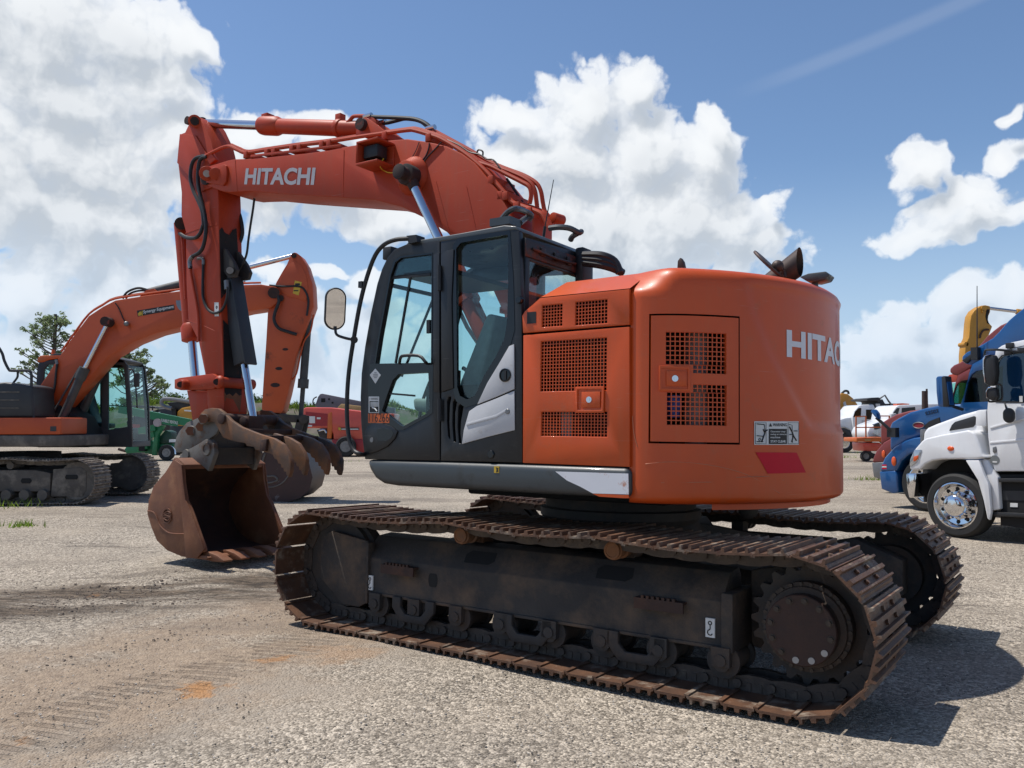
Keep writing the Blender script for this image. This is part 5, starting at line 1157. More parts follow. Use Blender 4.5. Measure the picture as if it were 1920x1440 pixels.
mb = MB(); mb.bar(Q(238,684,yc1-.05), Q(247,838,yc1-.05), .06, .06); mb.bar(Q(238,684,yc0+.05), Q(247,838,yc0+.05), .06, .06); mb.bar(Q(204,760,yc0+.03), Q(244,762,yc0+.03), .02, .02); mb.tube([Q(222,690,.8), Q(226,705,.8), Q(230,710,.8), Q(233,700,.8)], .014, 6, 3); mb.build('cab_post', m_hood2, cab2)
mb = MB(); mb.prism([(n1.x-1.15,.7,1.45),(n1.x-.7,.7,1.5),(n1.x-.7,.7,1.6),(n1.x-1.0,.7,1.62),(n1.x-1.2,.7,2.3),(n1.x-1.3,.7,2.28)], (0,.45,0)); mb.box((n1.x-.5,.6,1.25),(n1.x-.2,1.2,1.5)); mb.build('operator_seat', m_hood2, cab2, bev=.03)
mb = MB(); mb.tube([Q(x,y,yc0-.05) for x,y in ((241,692),(249,694),(252,705),(256,740),(257,765))], .018, 6, 3); a = Q(257,712,yc0-.05); mb.box(a+Vector((-.06,-.03,-.16)), a+Vector((.05,.03,.14))); mb.build('cab_mirror', m_hood2, cab2, bev=.01)
mb = MB(); mb.add([(n1.x-.02,yc0+.04,n1.z+.1),(n1.x-.02,yc1-.04,n1.z+.1),(fr_[8].x-.02,yc1-.04,fr_[8].z),(fr_[8].x-.02,yc0+.04,fr_[8].z)], [(0,1,2,3)]); q8, q7 = fr_[8], fr_[7]
mb.add([(q8.x-.02,yc0+.04,q8.z),(q8.x-.02,yc1-.04,q8.z),(q7.x-.02,yc1-.04,q7.z),(q7.x-.02,yc0+.04,q7.z)], [(0,1,2,3)]); mb.build('windscreen', m_tglass2, cab2)
mb = MB(); a = Q(112,838,0); b = Q(190,838,0); mb.prism([(a.x-.3,-.34,a.z),(b.x-.1,-.34,a.z),(b.x-.15,-.34,1.35),(a.x+.55,-.34,1.75),(a.x+.1,-.34,2.0),(a.x-.3,-.34,1.9)], (0,.74,0)); mb.build('boom_bracket', m_cavity, E2, bev=.02)
# boom, arm
YB2 = .28
bo = [(63,741),(89,702),(115,662.5),(140,627),(166,592.5),(192.5,575),(216,563),(280,553),(348.6,544),(410,538),(458,534),(489,533),(517.5,538),(524,548),(522,565),(508,577),(461.5,584),(400,600),(347,611.5),(292,624.6),(248,642),(204,668),(163,712),(135,743),(108,773),(65.6,766),(58,755)]
mb = MB(); mb.prism([Q(x,y,-YB2) for x,y in bo], (0,2*YB2,0)); bo2 = mb.build('boom', m_or2, E2, bev=.02)
mb = MB(); mb.tube([Q(x,y-3,-.2) for x,y in bo[2:12]], .022, 8, 3); mb.tube([Q(x+2,y-5,.0) for x,y in bo[3:11]], .022, 8, 3); mb.build('hydraulic_pipe', m_or2, bo2)
mb = MB(); mb.tube([Q(x,y,-.1) for x,y in ((230,560),(237,549),(249,542.5),(262,540),(278,544),(290,546))], .025, 8, 4); mb.tube([Q(x,y,-.1) for x,y in ((236,560),(243,551),(256,546),(270,545),(282,549))], .022, 8, 4)
mb.tube([Q(x,y,-YB2-.03) for x,y in ((107,683),(105,700),(103,722),(99,738),(88,748),(70,748),(62,744),(50,741),(38,742))], .024, 8, 4); mb.tube([Q(x,y,-YB2-.03) for x,y in ((216,568),(224,580),(231,597),(236,606))], .012, 6, 3); mb.build('boom_hose', m_black, bo2)
mb = MB(); a = Q(107,683,-YB2-.03); mb.cyl(a, a+Vector((-.02,0,.10)), .03, n=10); a = Q(237,607,-YB2-.08); mb.ball(a, .055); mb.build('hose_end', m_grey, bo2)
mb = MB(); pl = [Q(x,y,-YB2) for x,y in ((257,582.5),(326.5,571),(327.5,581),(258.5,593.5))]; mb.prism(pl, (0,-.008,0)); dp = mb.build('dealer_decal', m_print, bo2)
mb = MB(); ax = (pl[2]-pl[3]).normalized(); az = Vector((0,0,1)); s0 = Q(268.5,589.5,-YB2-.010); text(mb, 'Synergy Equipment', s0, ax, az, .085, width=(Q(326,579,-YB2)-s0).length, bold=.02); mb.build('decal_words', m_decal, dp, smooth=False)
mb = MB(); k = [Q(x,y,-YB2-.010) for x,y in ((258.5,588),(263,583.5),(266.5,587),(264,591.5),(259.5,592.5))]; mb.prism(k, (0,-.002,0)); k2 = Q(265.7,587,-YB2-.01); mb.box(k2+Vector((0,-.002,-.06)), k2+Vector((.02,0,.05))); mb.build('decal_emblem', m_yellow, dp)
mb = MB(); c = Q(345,565,-YB2); mb.prism([c+Vector((.17*cos(t),0,.02+.24*sin(t) if sin(t) < 0 else .02)) for t in [pi+pi*i/16 for i in range(17)]], (0,-.006,0)); mb.build('round_logo', mat('slate_logo_grey', (.20,.23,.27), .5), bo2)
for sg in (-1, 1):
    y = .36*sg; a = Q(203,604,-.36); b = Q(110,800,-.36); m1 = Q(159,690,-.36)
    for p in (a, b, m1): p.y = y
    d = (b-a).normalized(); mb = MB(); mb.cyl(m1, b, .085, n=20); mb.cyl(m1, m1+d*.26, .11, n=20); mb.tube([m1+Vector((-.12,0,0)), b+Vector((-.12,0,.3))], .02, 6); c2_ = mb.build('boom_cylinder', m_gcyl, E2)
    mb = MB(); mb.cyl(a, m1, .046, n=16); mb.build('cylinder_rod', m_chrome, c2_)
    mb = MB(); mb.cyl((a.x,sg*.28,a.z), (a.x,sg*.52,a.z), .10, n=20); mb.build('rod_eye', m_burnt, c2_)
a = Q(280,549,0); b = Q(549,480,0); m1 = Q(440,508,0); d = (b-a).normalized()
mb = MB(); mb.cyl(a, m1, .10, n=20); mb.cyl(m1-d*.2, m1, .12, n=20); c2_ = mb.build('arm_cylinder', m_gcyl, E2); mb = MB(); mb.cyl(m1, b, .055, n=16); mb.build('cylinder_rod', m_chrome, c2_)
mb = MB(); mb.prism([Q(x,y,-.15) for x,y in ((262,556),(274,544),(288,541),(300,550))], (0,.3,0)); mb.build('cylinder_bracket', m_or2, E2)
YA2 = .2
ar = [(543,483),(546,476),(551,473),(556,474),(564,480),(575,498),(586,534),(588,573.6),(579,599),(566,635),(553.6,671),(539,740),(530,772),(524,778),(498,776),(490.4,767),(494,711),(498.7,642),(502,584.5),(505,577),(510,552),(517.5,530),(530,508),(538,495)]
mb = MB(); mb.prism([Q(x,y,-YA2) for x,y in ar], (0,2*YA2,0)); ar2 = mb.build('arm', m_or2, E2, bev=.015)
mb = MB(); mb.prism([Q(x,y,-YA2) for x,y in ((521,532),(533,512),(541,497),(552,490),(565,497),(574,515),(578,540),(574,566),(560,560),(540,556),(528,548))], (0,-.02,0)); mb.build('arm_plate', m_or2, ar2, bev=.004)
mb = MB(); mb.cyl(Q(551,479,-.24), Q(551,479,.24), .055, n=18); mb.cyl(Q(513,549,-.36), Q(513,549,.36), .12, n=24); mb.cyl(Q(513,549,-.36)+Vector((.12,.1,-.1)), Q(513,549,.36)+Vector((.12,0,-.1)), .07, n=12); mb.build('greasy_pin', m_burnt, ar2)
mb = MB(); mb.prism([Q(x,y,-YA2-.021) for x,y in ((553,526),(566,529),(560,554),(549,550))], (0,-.004,0)); yd = mb.build('yellow_decal', m_yellow, ar2)
mb = MB(); c = Q(558,533,-YA2-.026); mb.box(c+Vector((-.05,-.002,-.02)), c+Vector((.05,0,.02))); c = Q(555,545,-YA2-.026); mb.box(c+Vector((-.05,-.002,-.012)), c+Vector((.05,0,.012))); mb.build('decal_mark', m_print, yd)
mb = MB(); mb.tube([Q(x,y,-.3) for x,y in ((520,552),(523,565),(516,585),(514,600),(522,615),(540,622),(556,627))], .035, 8, 4); mb.tube([Q(x,y,-.23) for x,y in ((505,535),(530,537),(560,537),(572,545),(578,562),(577,580),(575,592))], .022, 8, 4); mb.build('arm_hose', m_black, ar2)
mb = MB(); mb.tube([Q(x,y,-.1) for x,y in ((588,590),(582,622),(570,640),(562,672),(556,700),(548,712))], .018, 6, 3); mb.build('arm_pipe', m_or2, ar2)
mb = MB(); 
for x,y,r in ((523,691,.06),(516,722,.08),(535,655,.05)): c = Q(x,y,-YA2); mb.prism([c+Vector((r*cos(t)*1.3,0,r*.6*sin(t))) for t in [2*pi*i/10 for i in range(10)]], (0,-.004,0))
mb.build('scuff_mark', m_burnt, ar2)
a = Q(578,592,0); b = Q(564,782,0); m1 = Q(568,728,0)
mb = MB(); mb.cyl(a, m1, .085, n=18); mb.cyl(m1-(b-a).normalized()*.2, m1, .115, n=18); c2_ = mb.build('bucket_cylinder', m_gcyl, E2); mb = MB(); mb.cyl(m1, b, .05, n=14); mb.build('cylinder_rod', m_gcyl, c2_)
mb = MB()
for y in (-.24, .2):
    P_ = [Q(*p_, -.24) for p_ in ((515,783),(570,786),(564,786),(552,835))]
    for p_ in P_: p_.y = y
    mb.bar(P_[0], P_[1], .16, .05, up=(0,1,0)); mb.bar(P_[2], P_[3], .05, .16)
mb.cyl(Q(569,786,-.3), Q(569,786,.3), .10, n=18); mb.prism([Q(x,y,-.2) for x,y in ((488,768),(528,775),(540,800),(520,850),(498,855),(484,820))], (0,.4,0)); mb.build('bucket_link', m_dark, E2, bev=.01)
m_bk2 = mat('dark_red_worn_bucket', (.055,.020,.016), .55, c2=(.035,.015,.013), ns=2, dirt=(.20,.18,.17), ds=3.5, dlo=.64, dhi=.70)
bp = [(490,850),(505,842),(540,838),(565,850),(580,870),(586,895),(580,918),(562,934),(540,941),(520,943),(500,938),(478,930)]
mb = MB(); P = [Q(x,y,-.60) for x,y in bp]; far2 = [Vector((p.x,.6,p.z)) for p in P]; n = len(P); mb.add(P+far2, [tuple(range(n)), tuple(range(n,2*n))[::-1]]+[(i+1,i,n+i,n+i+1) for i in range(n-1)]); b2 = mb.build('bucket', m_bk2, E2, ang=50)
mb = MB(); mb.tube([Q(x,y,-.61) for x,y in ((497,850),(492,868),(493,886),(500,893),(514,893),(520,900),(508,905),(494,905))], .02, 6, 4); mb.tube([Q(x,y,-.61) for x,y in ((492,912),(512,913),(530,905),(540,893),(545,892))], .014, 6, 4); mb.build('bucket_scrape', m_coup, b2)
for k in range(5): mb = MB(); y = -.5+.25*k; a = Q(478,930,-.6); mb.prism([(a.x+.1,y-.05,a.z+.03),(a.x-.15,y-.03,a.z+.06),(a.x-.16,y-.03,a.z+.02),(a.x+.1,y-.05,a.z-.04)], (0,.1,0)); mb.build('tooth', m_rust, b2)
# ================================================================== trucks parked at the right, noses pointing away to the left
TF = Vector((-.515, .857, 0)).normalized(); TL = Vector((-TF.y, TF.x, 0))
TB = Matrix((TF, TL, Vector((0,0,1))))
class Rig:
    def __init__(s, px, py, d, z):
        r = ray(px, py); s.o = Vector((r.x*d, d, z)); s.e = TB @ (Vector((0,0,EYE))-s.o)
    def __call__(s, px, py, y=0):
        d = TB @ ray(px, py); t = (y-s.e.y)/d.y; return s.e+d*t
    def P(s, pts, y=0): return [s(a, b, y) for a, b in pts]
def wheel(par, c, R, w, rim_m, holes=10, sgn=1, hub=True):
    c = Vector(c); Y = Vector((0,sgn,0))
    t = MB(); t.lathe(c-Y*w, Y, [(0,R*.72),(0.0,R*.9),(.03,R*.97),(.06,R),(w-.06,R),(w-.03,R*.97),(w,R*.90),(w,R*.74),(w-.02,R*.705),(w-.1,R*.70)], 48, caps=False)
    ty = t.build('tyre', m_tyre, par)
    t = MB(); Ro = R*.69
    t.lathe(c-Y*.05, Y, [(-.12,Ro*.95),(.0,Ro*1.0),(.045,Ro*1.03),(.05,Ro*.98),(.02,Ro*.92),(-.02,Ro*.85),(-.035,Ro*.62),(.03,Ro*.52),(.09,Ro*.48),(.11,Ro*.40),(.115,Ro*.2),(.118,0)], 48); rm = t.build('rim', rim_m, ty, ang=40)
    for i in range(holes):
        h = MB(); a = 2*pi*(i+.5)/holes; p = c+Vector((Ro*.74*cos(a), 0, Ro*.74*sin(a)))-Y*.073; u = Vector((cos(a),0,sin(a))); v = Vector((-sin(a),0,cos(a)))
        h.prism([p+u*(.030*cos(q))+v*(.026*sin(q)) for q in [2*pi*j/14 for j in range(14)]], Y*.004)
        h.build('rim_hole', m_cavity, rm)
    for i in range(10):
        a = 2*pi*i/10; p = c+Vector((Ro*.57*cos(a), 0, Ro*.57*sin(a)))-Y*.03; h = MB(); h.cyl(p, p+Y*.045, .019, .015, n=8); h.build('lug_nut', rim_m, rm)
    return ty
m_tyre = mat('tyre_rubber', (.016,.016,.016), .8, c2=(.022,.021,.020), ns=9, dirt=(.05,.045,.04), ds=4, dlo=.58, dhi=.75, bump=.1)
m_alu = mat('polished_aluminium', (.75,.75,.76), .10, metal=1, c2=(.7,.7,.71))
m_tw = mat('white_truck_paint', (.76,.76,.76), .28, c2=(.73,.73,.73), coat=.5, wear=(.50,.47,.42), wk=.22)
m_tb = mat('metallic_blue_paint', (.004,.075,.235), .32, c2=(.004,.066,.21), coat=.9, metal=.15)
m_tr = mat('dull_red_paint', (.20,.028,.024), .5, c2=(.17,.023,.02), coat=.3)
m_amber = mat('amber_lens', (.75,.10,.01), .25, coat=.4)
m_lens = mat('clear_headlight_lens', (.5,.52,.54), .12, metal=.6, coat=1)
m_tglass = glass('truck_glass', (.22,.33,.36), 1.4)
m_plast = mat('black_plastic', (.018,.018,.019), .5)
# ---- white medium truck
R1 = Rig(1790, 1009, 12.05, -.03); z0 = R1.o.z
T1_ = thing('truck', 'white medium-duty truck with polished front wheel, nearest of the parked trucks', 'truck', R1.o, TB.transposed())
def slab(r, pts, y, t, name, m, par, bev=0, seg=2, holes=()):
    mb = MB()
    if holes: mb.plate(r.P(pts, y), [r.P(h, y) for h in holes], (0,-t,0))
    else: mb.prism(r.P(pts, y), (0,-t,0))
    return mb.build(name, m, par, bev=bev, seg=seg)
YH = -.10
win = ((1868,752),(1869,690),(1872,676),(1879,668),(1900,664),(2000,652),(2000,745),(1920,752.5))
cabp = [(1866,656),(1878,648),(1895,642),(1920,637),(2010,628),(2060,626),(2060,884),(1865,884),(1857,862),(1852,820),(1850,772),(1852,745),(1860,700)]
cab1 = slab(R1, cabp, YH, .06, 'cab', m_tw, T1_, bev=.02, holes=[win])
xa_, xb_ = R1(1852,820,YH).x, R1(2060,700,YH).x
mb = MB(); o = R1.P([(1866,656),(1878,648),(1895,642),(1920,637),(2010,628),(2060,626),(2060,640),(1900,655)], YH-.06); mb.prism(o, (0,-2.0,0)); mb.prism([Vector((p.x,-2.2,p.z)) for p in R1.P(cabp, YH)], (0,.05,0)); mb.box((xb_,-2.2,R1(2060,884,YH).z), (xb_+.05,YH-.06,R1(2060,640,YH).z)); mb.box((xb_,-2.2,R1(2060,884,YH).z), (xa_,YH-.06,R1(1865,870,YH).z)); mb.build('cab_shell', m_tw, cab1, bev=.015)
mb = MB(); q = R1.P(win, YH-.02); mb.prism(q, (0,-.006,0)); mb.build('door_window', m_tglass, cab1)
mb = MB(); mb.plate(R1.P([(1866.5,755),(1867,690),(1870.5,674),(1878,666),(1900,661.5),(2002,649.5),(2002,748),(1920,755.5)], YH+.004), [R1.P(win, YH+.004)], (0,-.012,0)); mb.build('window_seal', m_plast, cab1)
mb = MB(); mb.box((xb_+.1,-1.9,1.7), (xa_-.3,-.5,2.1)); mb.prism([(xa_-1.1,-1.0,1.3),(xa_-.6,-1.0,1.3),(xa_-1.1,-1.0,2.2),(xa_-1.25,-1.0,2.2)], (0,.5,0)); mb.build('cab_interior', m_cavity, cab1)
mb = MB(); mb.prism(R1.P([(1857,800),(1925,782),(1925,786),(1857,804)], YH), (0,.01,0)); mb.prism(R1.P([(1856,828),(1925,822),(1925,826),(1856,832)], YH), (0,.008,0)); mb.build('door_crease', m_tw, cab1, bev=.004)
mb = MB(); mb.prism(R1.P([(1862,839),(1868,837),(1869,848),(1865,850),(1862,847)], YH), (0,.012,0)); mb.build('door_handle', m_grey, cab1, bev=.003)
mb = MB(); c = R1(1865.5,862.5,YH); mb.lathe(c, (0,1,0), [(0,.065),(.004,.065),(.004,0)], 24); dc_ = mb.build('round_decal', mat('grey_decal', (.16,.17,.17), .5), cab1)
mb = MB(); mb.box(c+Vector((-.03,.004,-.035)), c+Vector((.03,.006,-.015))); mb.build('decal_strip', m_decal, dc_)
# hood with fender
YF = .0
hoodp = [(1849,768),(1834,768.5),(1800,778),(1754,795),(1738,802),(1731,810),(1729,828),(1729,858),(1848,858)]
mb = MB(); mb.prism(R1.P(hoodp, -.30), (0,-1.6,0)); mb.build('hood', m_tw, T1_, bev=.05, seg=4)
fen = [(1728,827),(1735,822),(1765,815),(1805,808),(1815,806),(1827,812),(1835,830),(1842,852),(1848,858),(1832,861),(1820,861.5),(1795,861),(1765,861.5),(1748,864),(1735,870),(1725,881),(1705.5,881),(1705,872),(1708,858),(1715,842)]
for y_, t_ in ((YF,.42),): fn = slab(R1, fen, y_, t_, 'fender', m_tw, T1_, bev=.035, seg=4)
mb = MB(); mb.prism([Vector((p.x,-2.3,p.z)) for p in R1.P(fen, 0)], (0,.42,0)); mb.build('fender', m_tw, T1_, bev=.035, seg=4)
mb = MB(); mb.prism(R1.P([(1849,768),(1835,769),(1829,770),(1829,798),(1849,800)], -.16), (0,-.15,0)); mb.build('cowl_panel', m_tw, T1_, bev=.02)
slab(R1, [(1779,808),(1784,797),(1790,791),(1826,780),(1829,782),(1828,796),(1824,801)], -.285, .03, 'hood_vent', m_plast, T1_, bev=.008)
mb = MB(); a = R1(1729,805,-.35); b = R1(1729,862,-.35); mb.box((a.x-.02,-1.85,b.z), (a.x+.03,-.33,a.z)); mb.build('grille', m_grey, T1_, bev=.02)
# headlamp, marker, bumper
hl = slab(R1, [(1714,843),(1728.5,843),(1725,855),(1718,868),(1708,875.5),(1705,874),(1706,862)], .012, .10, 'headlight', m_lens, T1_, bev=.012)
slab(R1, [(1713,856),(1722,853.5),(1721,860),(1716,865),(1712,865)], .020, .02, 'turn_signal', m_amber, hl, bev=.006)
mb = MB(); c = R1(1782.5,841,.0); mb.ball(c, .05, (1.05,.4,.7)); mb.build('side_marker', m_amber, T1_)
slab(R1, [(1698.5,888),(1718.5,887.5),(1717,905),(1714,932),(1704,934),(1700,915)], -.02, .5, 'bumper', m_alu, T1_, bev=.02)
mb = MB(); a = R1(1703,900,-.5); b = R1(1712,930,-.5); mb.box((b.x-.02,-2.2,b.z), (a.x,-.5,R1(1710,888,-.5).z)); mb.build('bumper_beam', m_alu, T1_, bev=.02)
# mud flap fender rear and step
slab(R1, [(1810,863),(1835,863),(1845,890),(1853,905),(1858,960),(1855,976),(1851,972),(1844,938),(1833,900)], .0, .06, 'splash_shield', m_tw, T1_, bev=.012)
slab(R1, [(1836,862),(1851,862),(1862,884),(1871,895),(1875,955),(1859,958),(1854,905),(1845,888)], -.07, .10, 'rear_fender_panel', m_tw, T1_, bev=.02)
mb = MB(); y0_ = -.06
for pts in (((1872,897),(1990,897),(1990,906),(1872,904)), ((1862,960),(1990,966),(1990,974),(1862,968))): mb.prism(R1.P(pts, y0_), (0,-.3,0))
mb.build('step', m_plast, T1_, bev=.01)
slab(R1, [(1876,890),(2000,889),(2000,1000),(1876,985)], -.14, .5, 'step_box', m_cavity, T1_)
slab(R1, [(1880,920),(1990,921),(1990,940),(1880,938)], -.135, .02, 'battery_cover', m_hood2, T1_); slab(R1, [(1894,943),(1908,943.5),(1908,951),(1894,950.5)], -.132, .02, 'step_label', m_decal, T1_)
wc = R1(1788,948,.0); Rw = wc.z-R1(1788,1009,.0).z
w1 = wheel(T1_, (wc.x,-.03,wc.z), Rw, .30, m_alu); wheel(T1_, (wc.x,-2.27,wc.z), Rw, .30, m_alu, sgn=-1)
mb = MB(); mb.box((wc.x-1.0,-1.95,.45), (wc.x+.75,-.45,.8)); mb.cyl((wc.x,-2.0,wc.z), (wc.x,-.3,wc.z), .07, n=12); mb.box((wc.x-3.2,-1.7,.55), (wc.x+.8,-.7,.85)); mb.build('chassis', m_cavity, T1_)
mb = MB(); mb.box((wc.x-.8,-.55,.5), (wc.x+.72,-.40,R1(1790,862,-.4).z)); mb.build('wheel_well', m_cavity, T1_)
wheel(T1_, (wc.x-4.2,-.03,wc.z), Rw, .30, m_alu); mb = MB(); mb.box((wc.x-8.5,-2.3,1.15), (wc.x-2.6,.0,3.4)); mb.build('box_body', m_tw, T1_, bev=.03)
# mirrors
mb = MB(); YM = .22
mb.prism(R1.P([(1843,671),(1847,667),(1860,665),(1864,672),(1866,700),(1862,722),(1853,724),(1846,718),(1843,695)], YM), (0,-.12,0)); mb.prism(R1.P([(1848,732),(1852,726),(1866,728),(1868,745),(1862,752),(1850,748)], YM), (0,-.10,0)); mm_ = mb.build('mirror_head', m_plast, T1_, bev=.02, seg=3)
mb = MB(); mb.prism(R1.P([(1842,672),(1846,666),(1858,664.5),(1848,668),(1845,676),(1845,695),(1848,716),(1846,719),(1842.5,700)], YM+.012), (0,-.135,0)); mb.prism(R1.P([(1848,733),(1853,725),(1865,727),(1853,729),(1850,735),(1851,746),(1849,747)], YM+.012), (0,-.12,0)); mb.build('mirror_shell', m_alu, mm_, bev=.008)
mb = MB(); mb.tube([R1(1846,668,YM-.05), R1(1847,659,YM-.05), R1(1852,656,YM-.05), R1(1875,656,YM-.1), R1(1900,659,-.05), R1(1920,658,-.1)], .016, 8, 3); mb.tube([R1(1868,720,YM-.05), R1(1877,722,YM-.1), R1(1879,735,YM-.1), R1(1878,748,YM-.1), R1(1868,752,YM-.1), R1(1855,753,YM-.08), R1(1853,748,YM-.06)], .014, 8, 3); mb.tube([R1(1884,756,-.08), R1(1886,762,-.02), R1(1888,772,.02)], .012, 8, 3); mb.build('mirror_arm', m_plast, T1_)
mb = MB(); mb.prism(capsule(R1(1890,779,.03), .075, .10, Vector((1,0,0)), Vector((0,0,1))), (0,-.05,0)); mb.build('spot_mirror', m_plast, T1_, bev=.015)
mb = MB(); 
for px, py in ((1896,648),(1893,660),(1918,657)): c = R1(px,py,-.12); mb.box(c+Vector((-.05,-.05,-.035)), c+Vector((.05,.05,.035)))
mb.tube([R1(1893,654,-.1), R1(1930,646,-.1)], .005, 5); mb.build('roof_lamp', m_plast, T1_, bev=.01)
mb = MB(); c = R1(1915,751,YH+.005); mb.box(c+Vector((-.02,0,-.02)), c+Vector((.02,.01,.06))); mb.build('inspection_sticker', m_decal, cab1)
# ---- sleeper semis (blue, and a red one beyond)
R2_ = Rig(1722, 957, 15.75, 0)
def semi(o, paint, label, tint, rim_m, blue):
    ext = 0 if blue else .28
    class Stretch:                       # the red tractor has the longer nose
        def __call__(s, px, py, y=0): return R2_(px, py, y)+Vector((ext if px < 1765 else 0, 0, 0))
        def P(s, pts, y=0): return [s(a, b, y) for a, b in pts]
    r = Stretch(); T = thing('semi_truck', label, 'truck', o, TB.transposed())
    hood = [(1668,800),(1671,792),(1684,784),(1705,773),(1735,765),(1765,759),(1812,757),(1812,822),(1730,816),(1700,826),(1668,845)]
    mb = MB(); mb.prism(r.P(hood, -.25), (0,-1.75,0)); hd = mb.build('hood', paint, T, bev=.045, seg=4)
    fen = [(1648.5,884),(1652,872),(1658,858),(1676,838),(1697,826),(1712,821),(1735,818),(1760,826),(1775,845),(1790,885),(1776,885),(1762,862),(1744,850),(1722,848),(1704,852),(1690,864),(1680,884)]
    for y_, t_ in ((0, .45), (-2.0, .4)): mb = MB(); mb.prism([Vector((p.x,y_,p.z)) for p in r.P(fen, 0)], (0,-t_,0)); mb.build('fender', paint, T, bev=.04, seg=4)
    mb = MB(); mb.prism(r.P([(1648,884),(1652,917),(1674,926),(1684,923),(1682,890),(1678,882)], .0), (0,-2.35,0)); mb.build('bumper', paint if blue else m_grey, T, bev=.03, seg=3)
    x0 = r(1668,800,-.3).x
    mb = MB(); mb.box((x0-.05,-1.9,r(1668,880,-.3).z), (x0+.02,-.35,r(1668,802,-.3).z)); mb.build('grille', m_grey, T, bev=.02)
    cabp = [(1800,762),(1809,735),(1817,700),(1823,683),(1850,668),(1900,660),(1985,650),(1985,900),(1810,900),(1806,850),(1804,800)]
    win = [(1806.5,755),(1809,738),(1814,717),(1821,703),(1830,696),(1880,687),(1880,752)]
    mb = MB(); mb.plate(r.P(cabp, -.10), [r.P(win, -.10)], (0,-.06,0)); cb = mb.build('cab', paint, T, bev=.015)
    mb = MB(); mb.prism([Vector((p.x,-2.3,p.z)) for p in r.P(cabp, -.1)], (0,.06,0)); xq = r(1985,700,-.1).x; mb.box((xq,-2.3,1.0), (xq+.05,-.16,3.0)); mb.prism(r.P([(1817,700),(1823,683),(1985,660),(1985,650),(1850,668)], -.16), (0,-2.1,0)); mb.build('cab_shell', paint, cb)
    mb = MB(); mb.prism(r.P(win, -.13), (0,-.006,0)); w0 = [r(1800,762,-.2), r(1809,735,-.2), r(1817,700,-.2), r(1822,684,-.2)]
    mb.build('door_window', glass('semi_glass', tint, 1.0), cb)
    mb = MB()
    for a, b in zip(w0[:-1], w0[1:]): mb.add([(a.x,-.2,a.z),(b.x,-.2,b.z),(b.x,-2.2,b.z),(a.x,-2.2,a.z)], [(0,1,2,3)])
    mb.build('windscreen', m_tglass, cb)
    mb = MB(); mb.box((xq+.1,-2.2,1.2), (xq+.6,-.2,2.6)); mb.box((xq+.6,-2.2,1.2), (w0[0].x-.2,-.25,1.62)); mb.build('cab_interior', m_seat, cb)
    fair = [(1802,676),(1803,668),(1812,660),(1826,654),(1845,643),(1860,634),(1872,622),(1890,601),(1905,588),(1922,575),(1950,562),(1985,556),(1985,652),(1900,662),(1850,670),(1823,685),(1808,682)]
    mb = MB(); mb.prism([p+Vector((0,0,0 if blue else .08*smooth(1830,1880,q[0]))) for p, q in zip(r.P(fair, -.22), fair)], (0,-1.9,0)); rf = mb.build('roof_fairing', paint, T, bev=.06 if blue else .05, seg=4)
    mb = MB(); mb.prism(r.P([(1803,676),(1826,659),(1828,664),(1812,682)], -.18), (0,-1.98,0)); blue and mb.build('sun_visor', m_plast, T, bev=.012)
    if blue:
        mb = MB(); mb.box(r(1828,664,-.15)+Vector((-.06,-.1,-.1)), r(1828,664,-.15)+Vector((.06,.03,.12)))
        mb.cyl(r(1832,665,-.12), r(1832,536,-.12), .012, .006, n=6); mb.build('aerial', m_plast, T)
    if blue:
        mb = MB(); mb.prism(r.P([(1754,709),(1757,705.5),(1770,704.5),(1776,720),(1780,760),(1776,764),(1758,762),(1755,735)], .34), (0,-.16,0)); mb.build('door_mirror', paint if blue else m_plast, T, bev=.03, seg=3)
        mb = MB(); mb.prism(r.P([(1765,706),(1772,705),(1779,762),(1768,763)], .355), (0,-.19,0)); mb.tube([r(1778,757,.3), r(1790,763,.1), r(1806,768,-.05)], .03, 8, 3); mb.build('mirror_arm', m_plast, T, bev=.01)
        mb = MB(); mb.tube([r(1671,808,.05), r(1660,798,.1), r(1643,783,.15)], .03, 8, 3); mb.box(r(1671,808,.05)+Vector((-.1,-.1,-.12)), r(1671,808,.05)+Vector((.08,.02,.06))); hm = mb.build('hood_mirror_arm', m_plast, T)
        mb = MB(); mb.prism(r.P([(1631,771),(1637,767),(1643,774),(1646,786),(1640,782)], .2), (0,-.12,0)); mb.build('hood_mirror', paint, hm, bev=.02)
    mb = MB(); c = r(1676,865,.01); mb.ball(c, .09, (.55,.25,1.0)); mb.build('side_marker', m_amber, T)
    if blue:
        mb = MB(); mb.prism(r.P([(1733,798),(1742,790),(1761,782.5),(1763,794),(1758,800),(1735,805)], -.235), (0,-.03,0)); mb.build('hood_vent', m_plast, T)
        mb = MB(); mb.prism([r(1722.5,797.5,-.235)+Vector((.115*cos(q),0,.055*sin(q))) for q in [2*pi*i/24 for i in range(24)]], (0,-.02,0)); bd = mb.build('hood_badge', mat('badge_red', (.28,.02,.03), .4), T)
        mb = MB(); c = r(1722.5,797.5,-.235); mb.tube([c+Vector((.115*cos(q),.002,.055*sin(q))) for q in [2*pi*i/24 for i in range(25)]], .009, 6); mb.build('badge_rim', m_grey, bd)
        mb = MB(); a = r(1734.5,779.5,-.236); b = r(1759,774,-.236); text(mb, '93503', a, b-a, (0,0,1), .075, width=(b-a).length, bold=.03); mb.build('hood_number', mat('dark_navy_print', (.003,.008,.03), .5), hd, smooth=False)
        for k, m_ in enumerate((m_red, m_decal, m_red)): mb = MB(); mb.prism(r.P([(1654,871+3*k),(1662,871+3*k),(1662.5,873.5+3*k),(1653.5,873.5+3*k)], .003), (0,-.01,0)); mb.build('reflector_stripe', m_, T)
    c = r(1732,922,0); Rw = .5
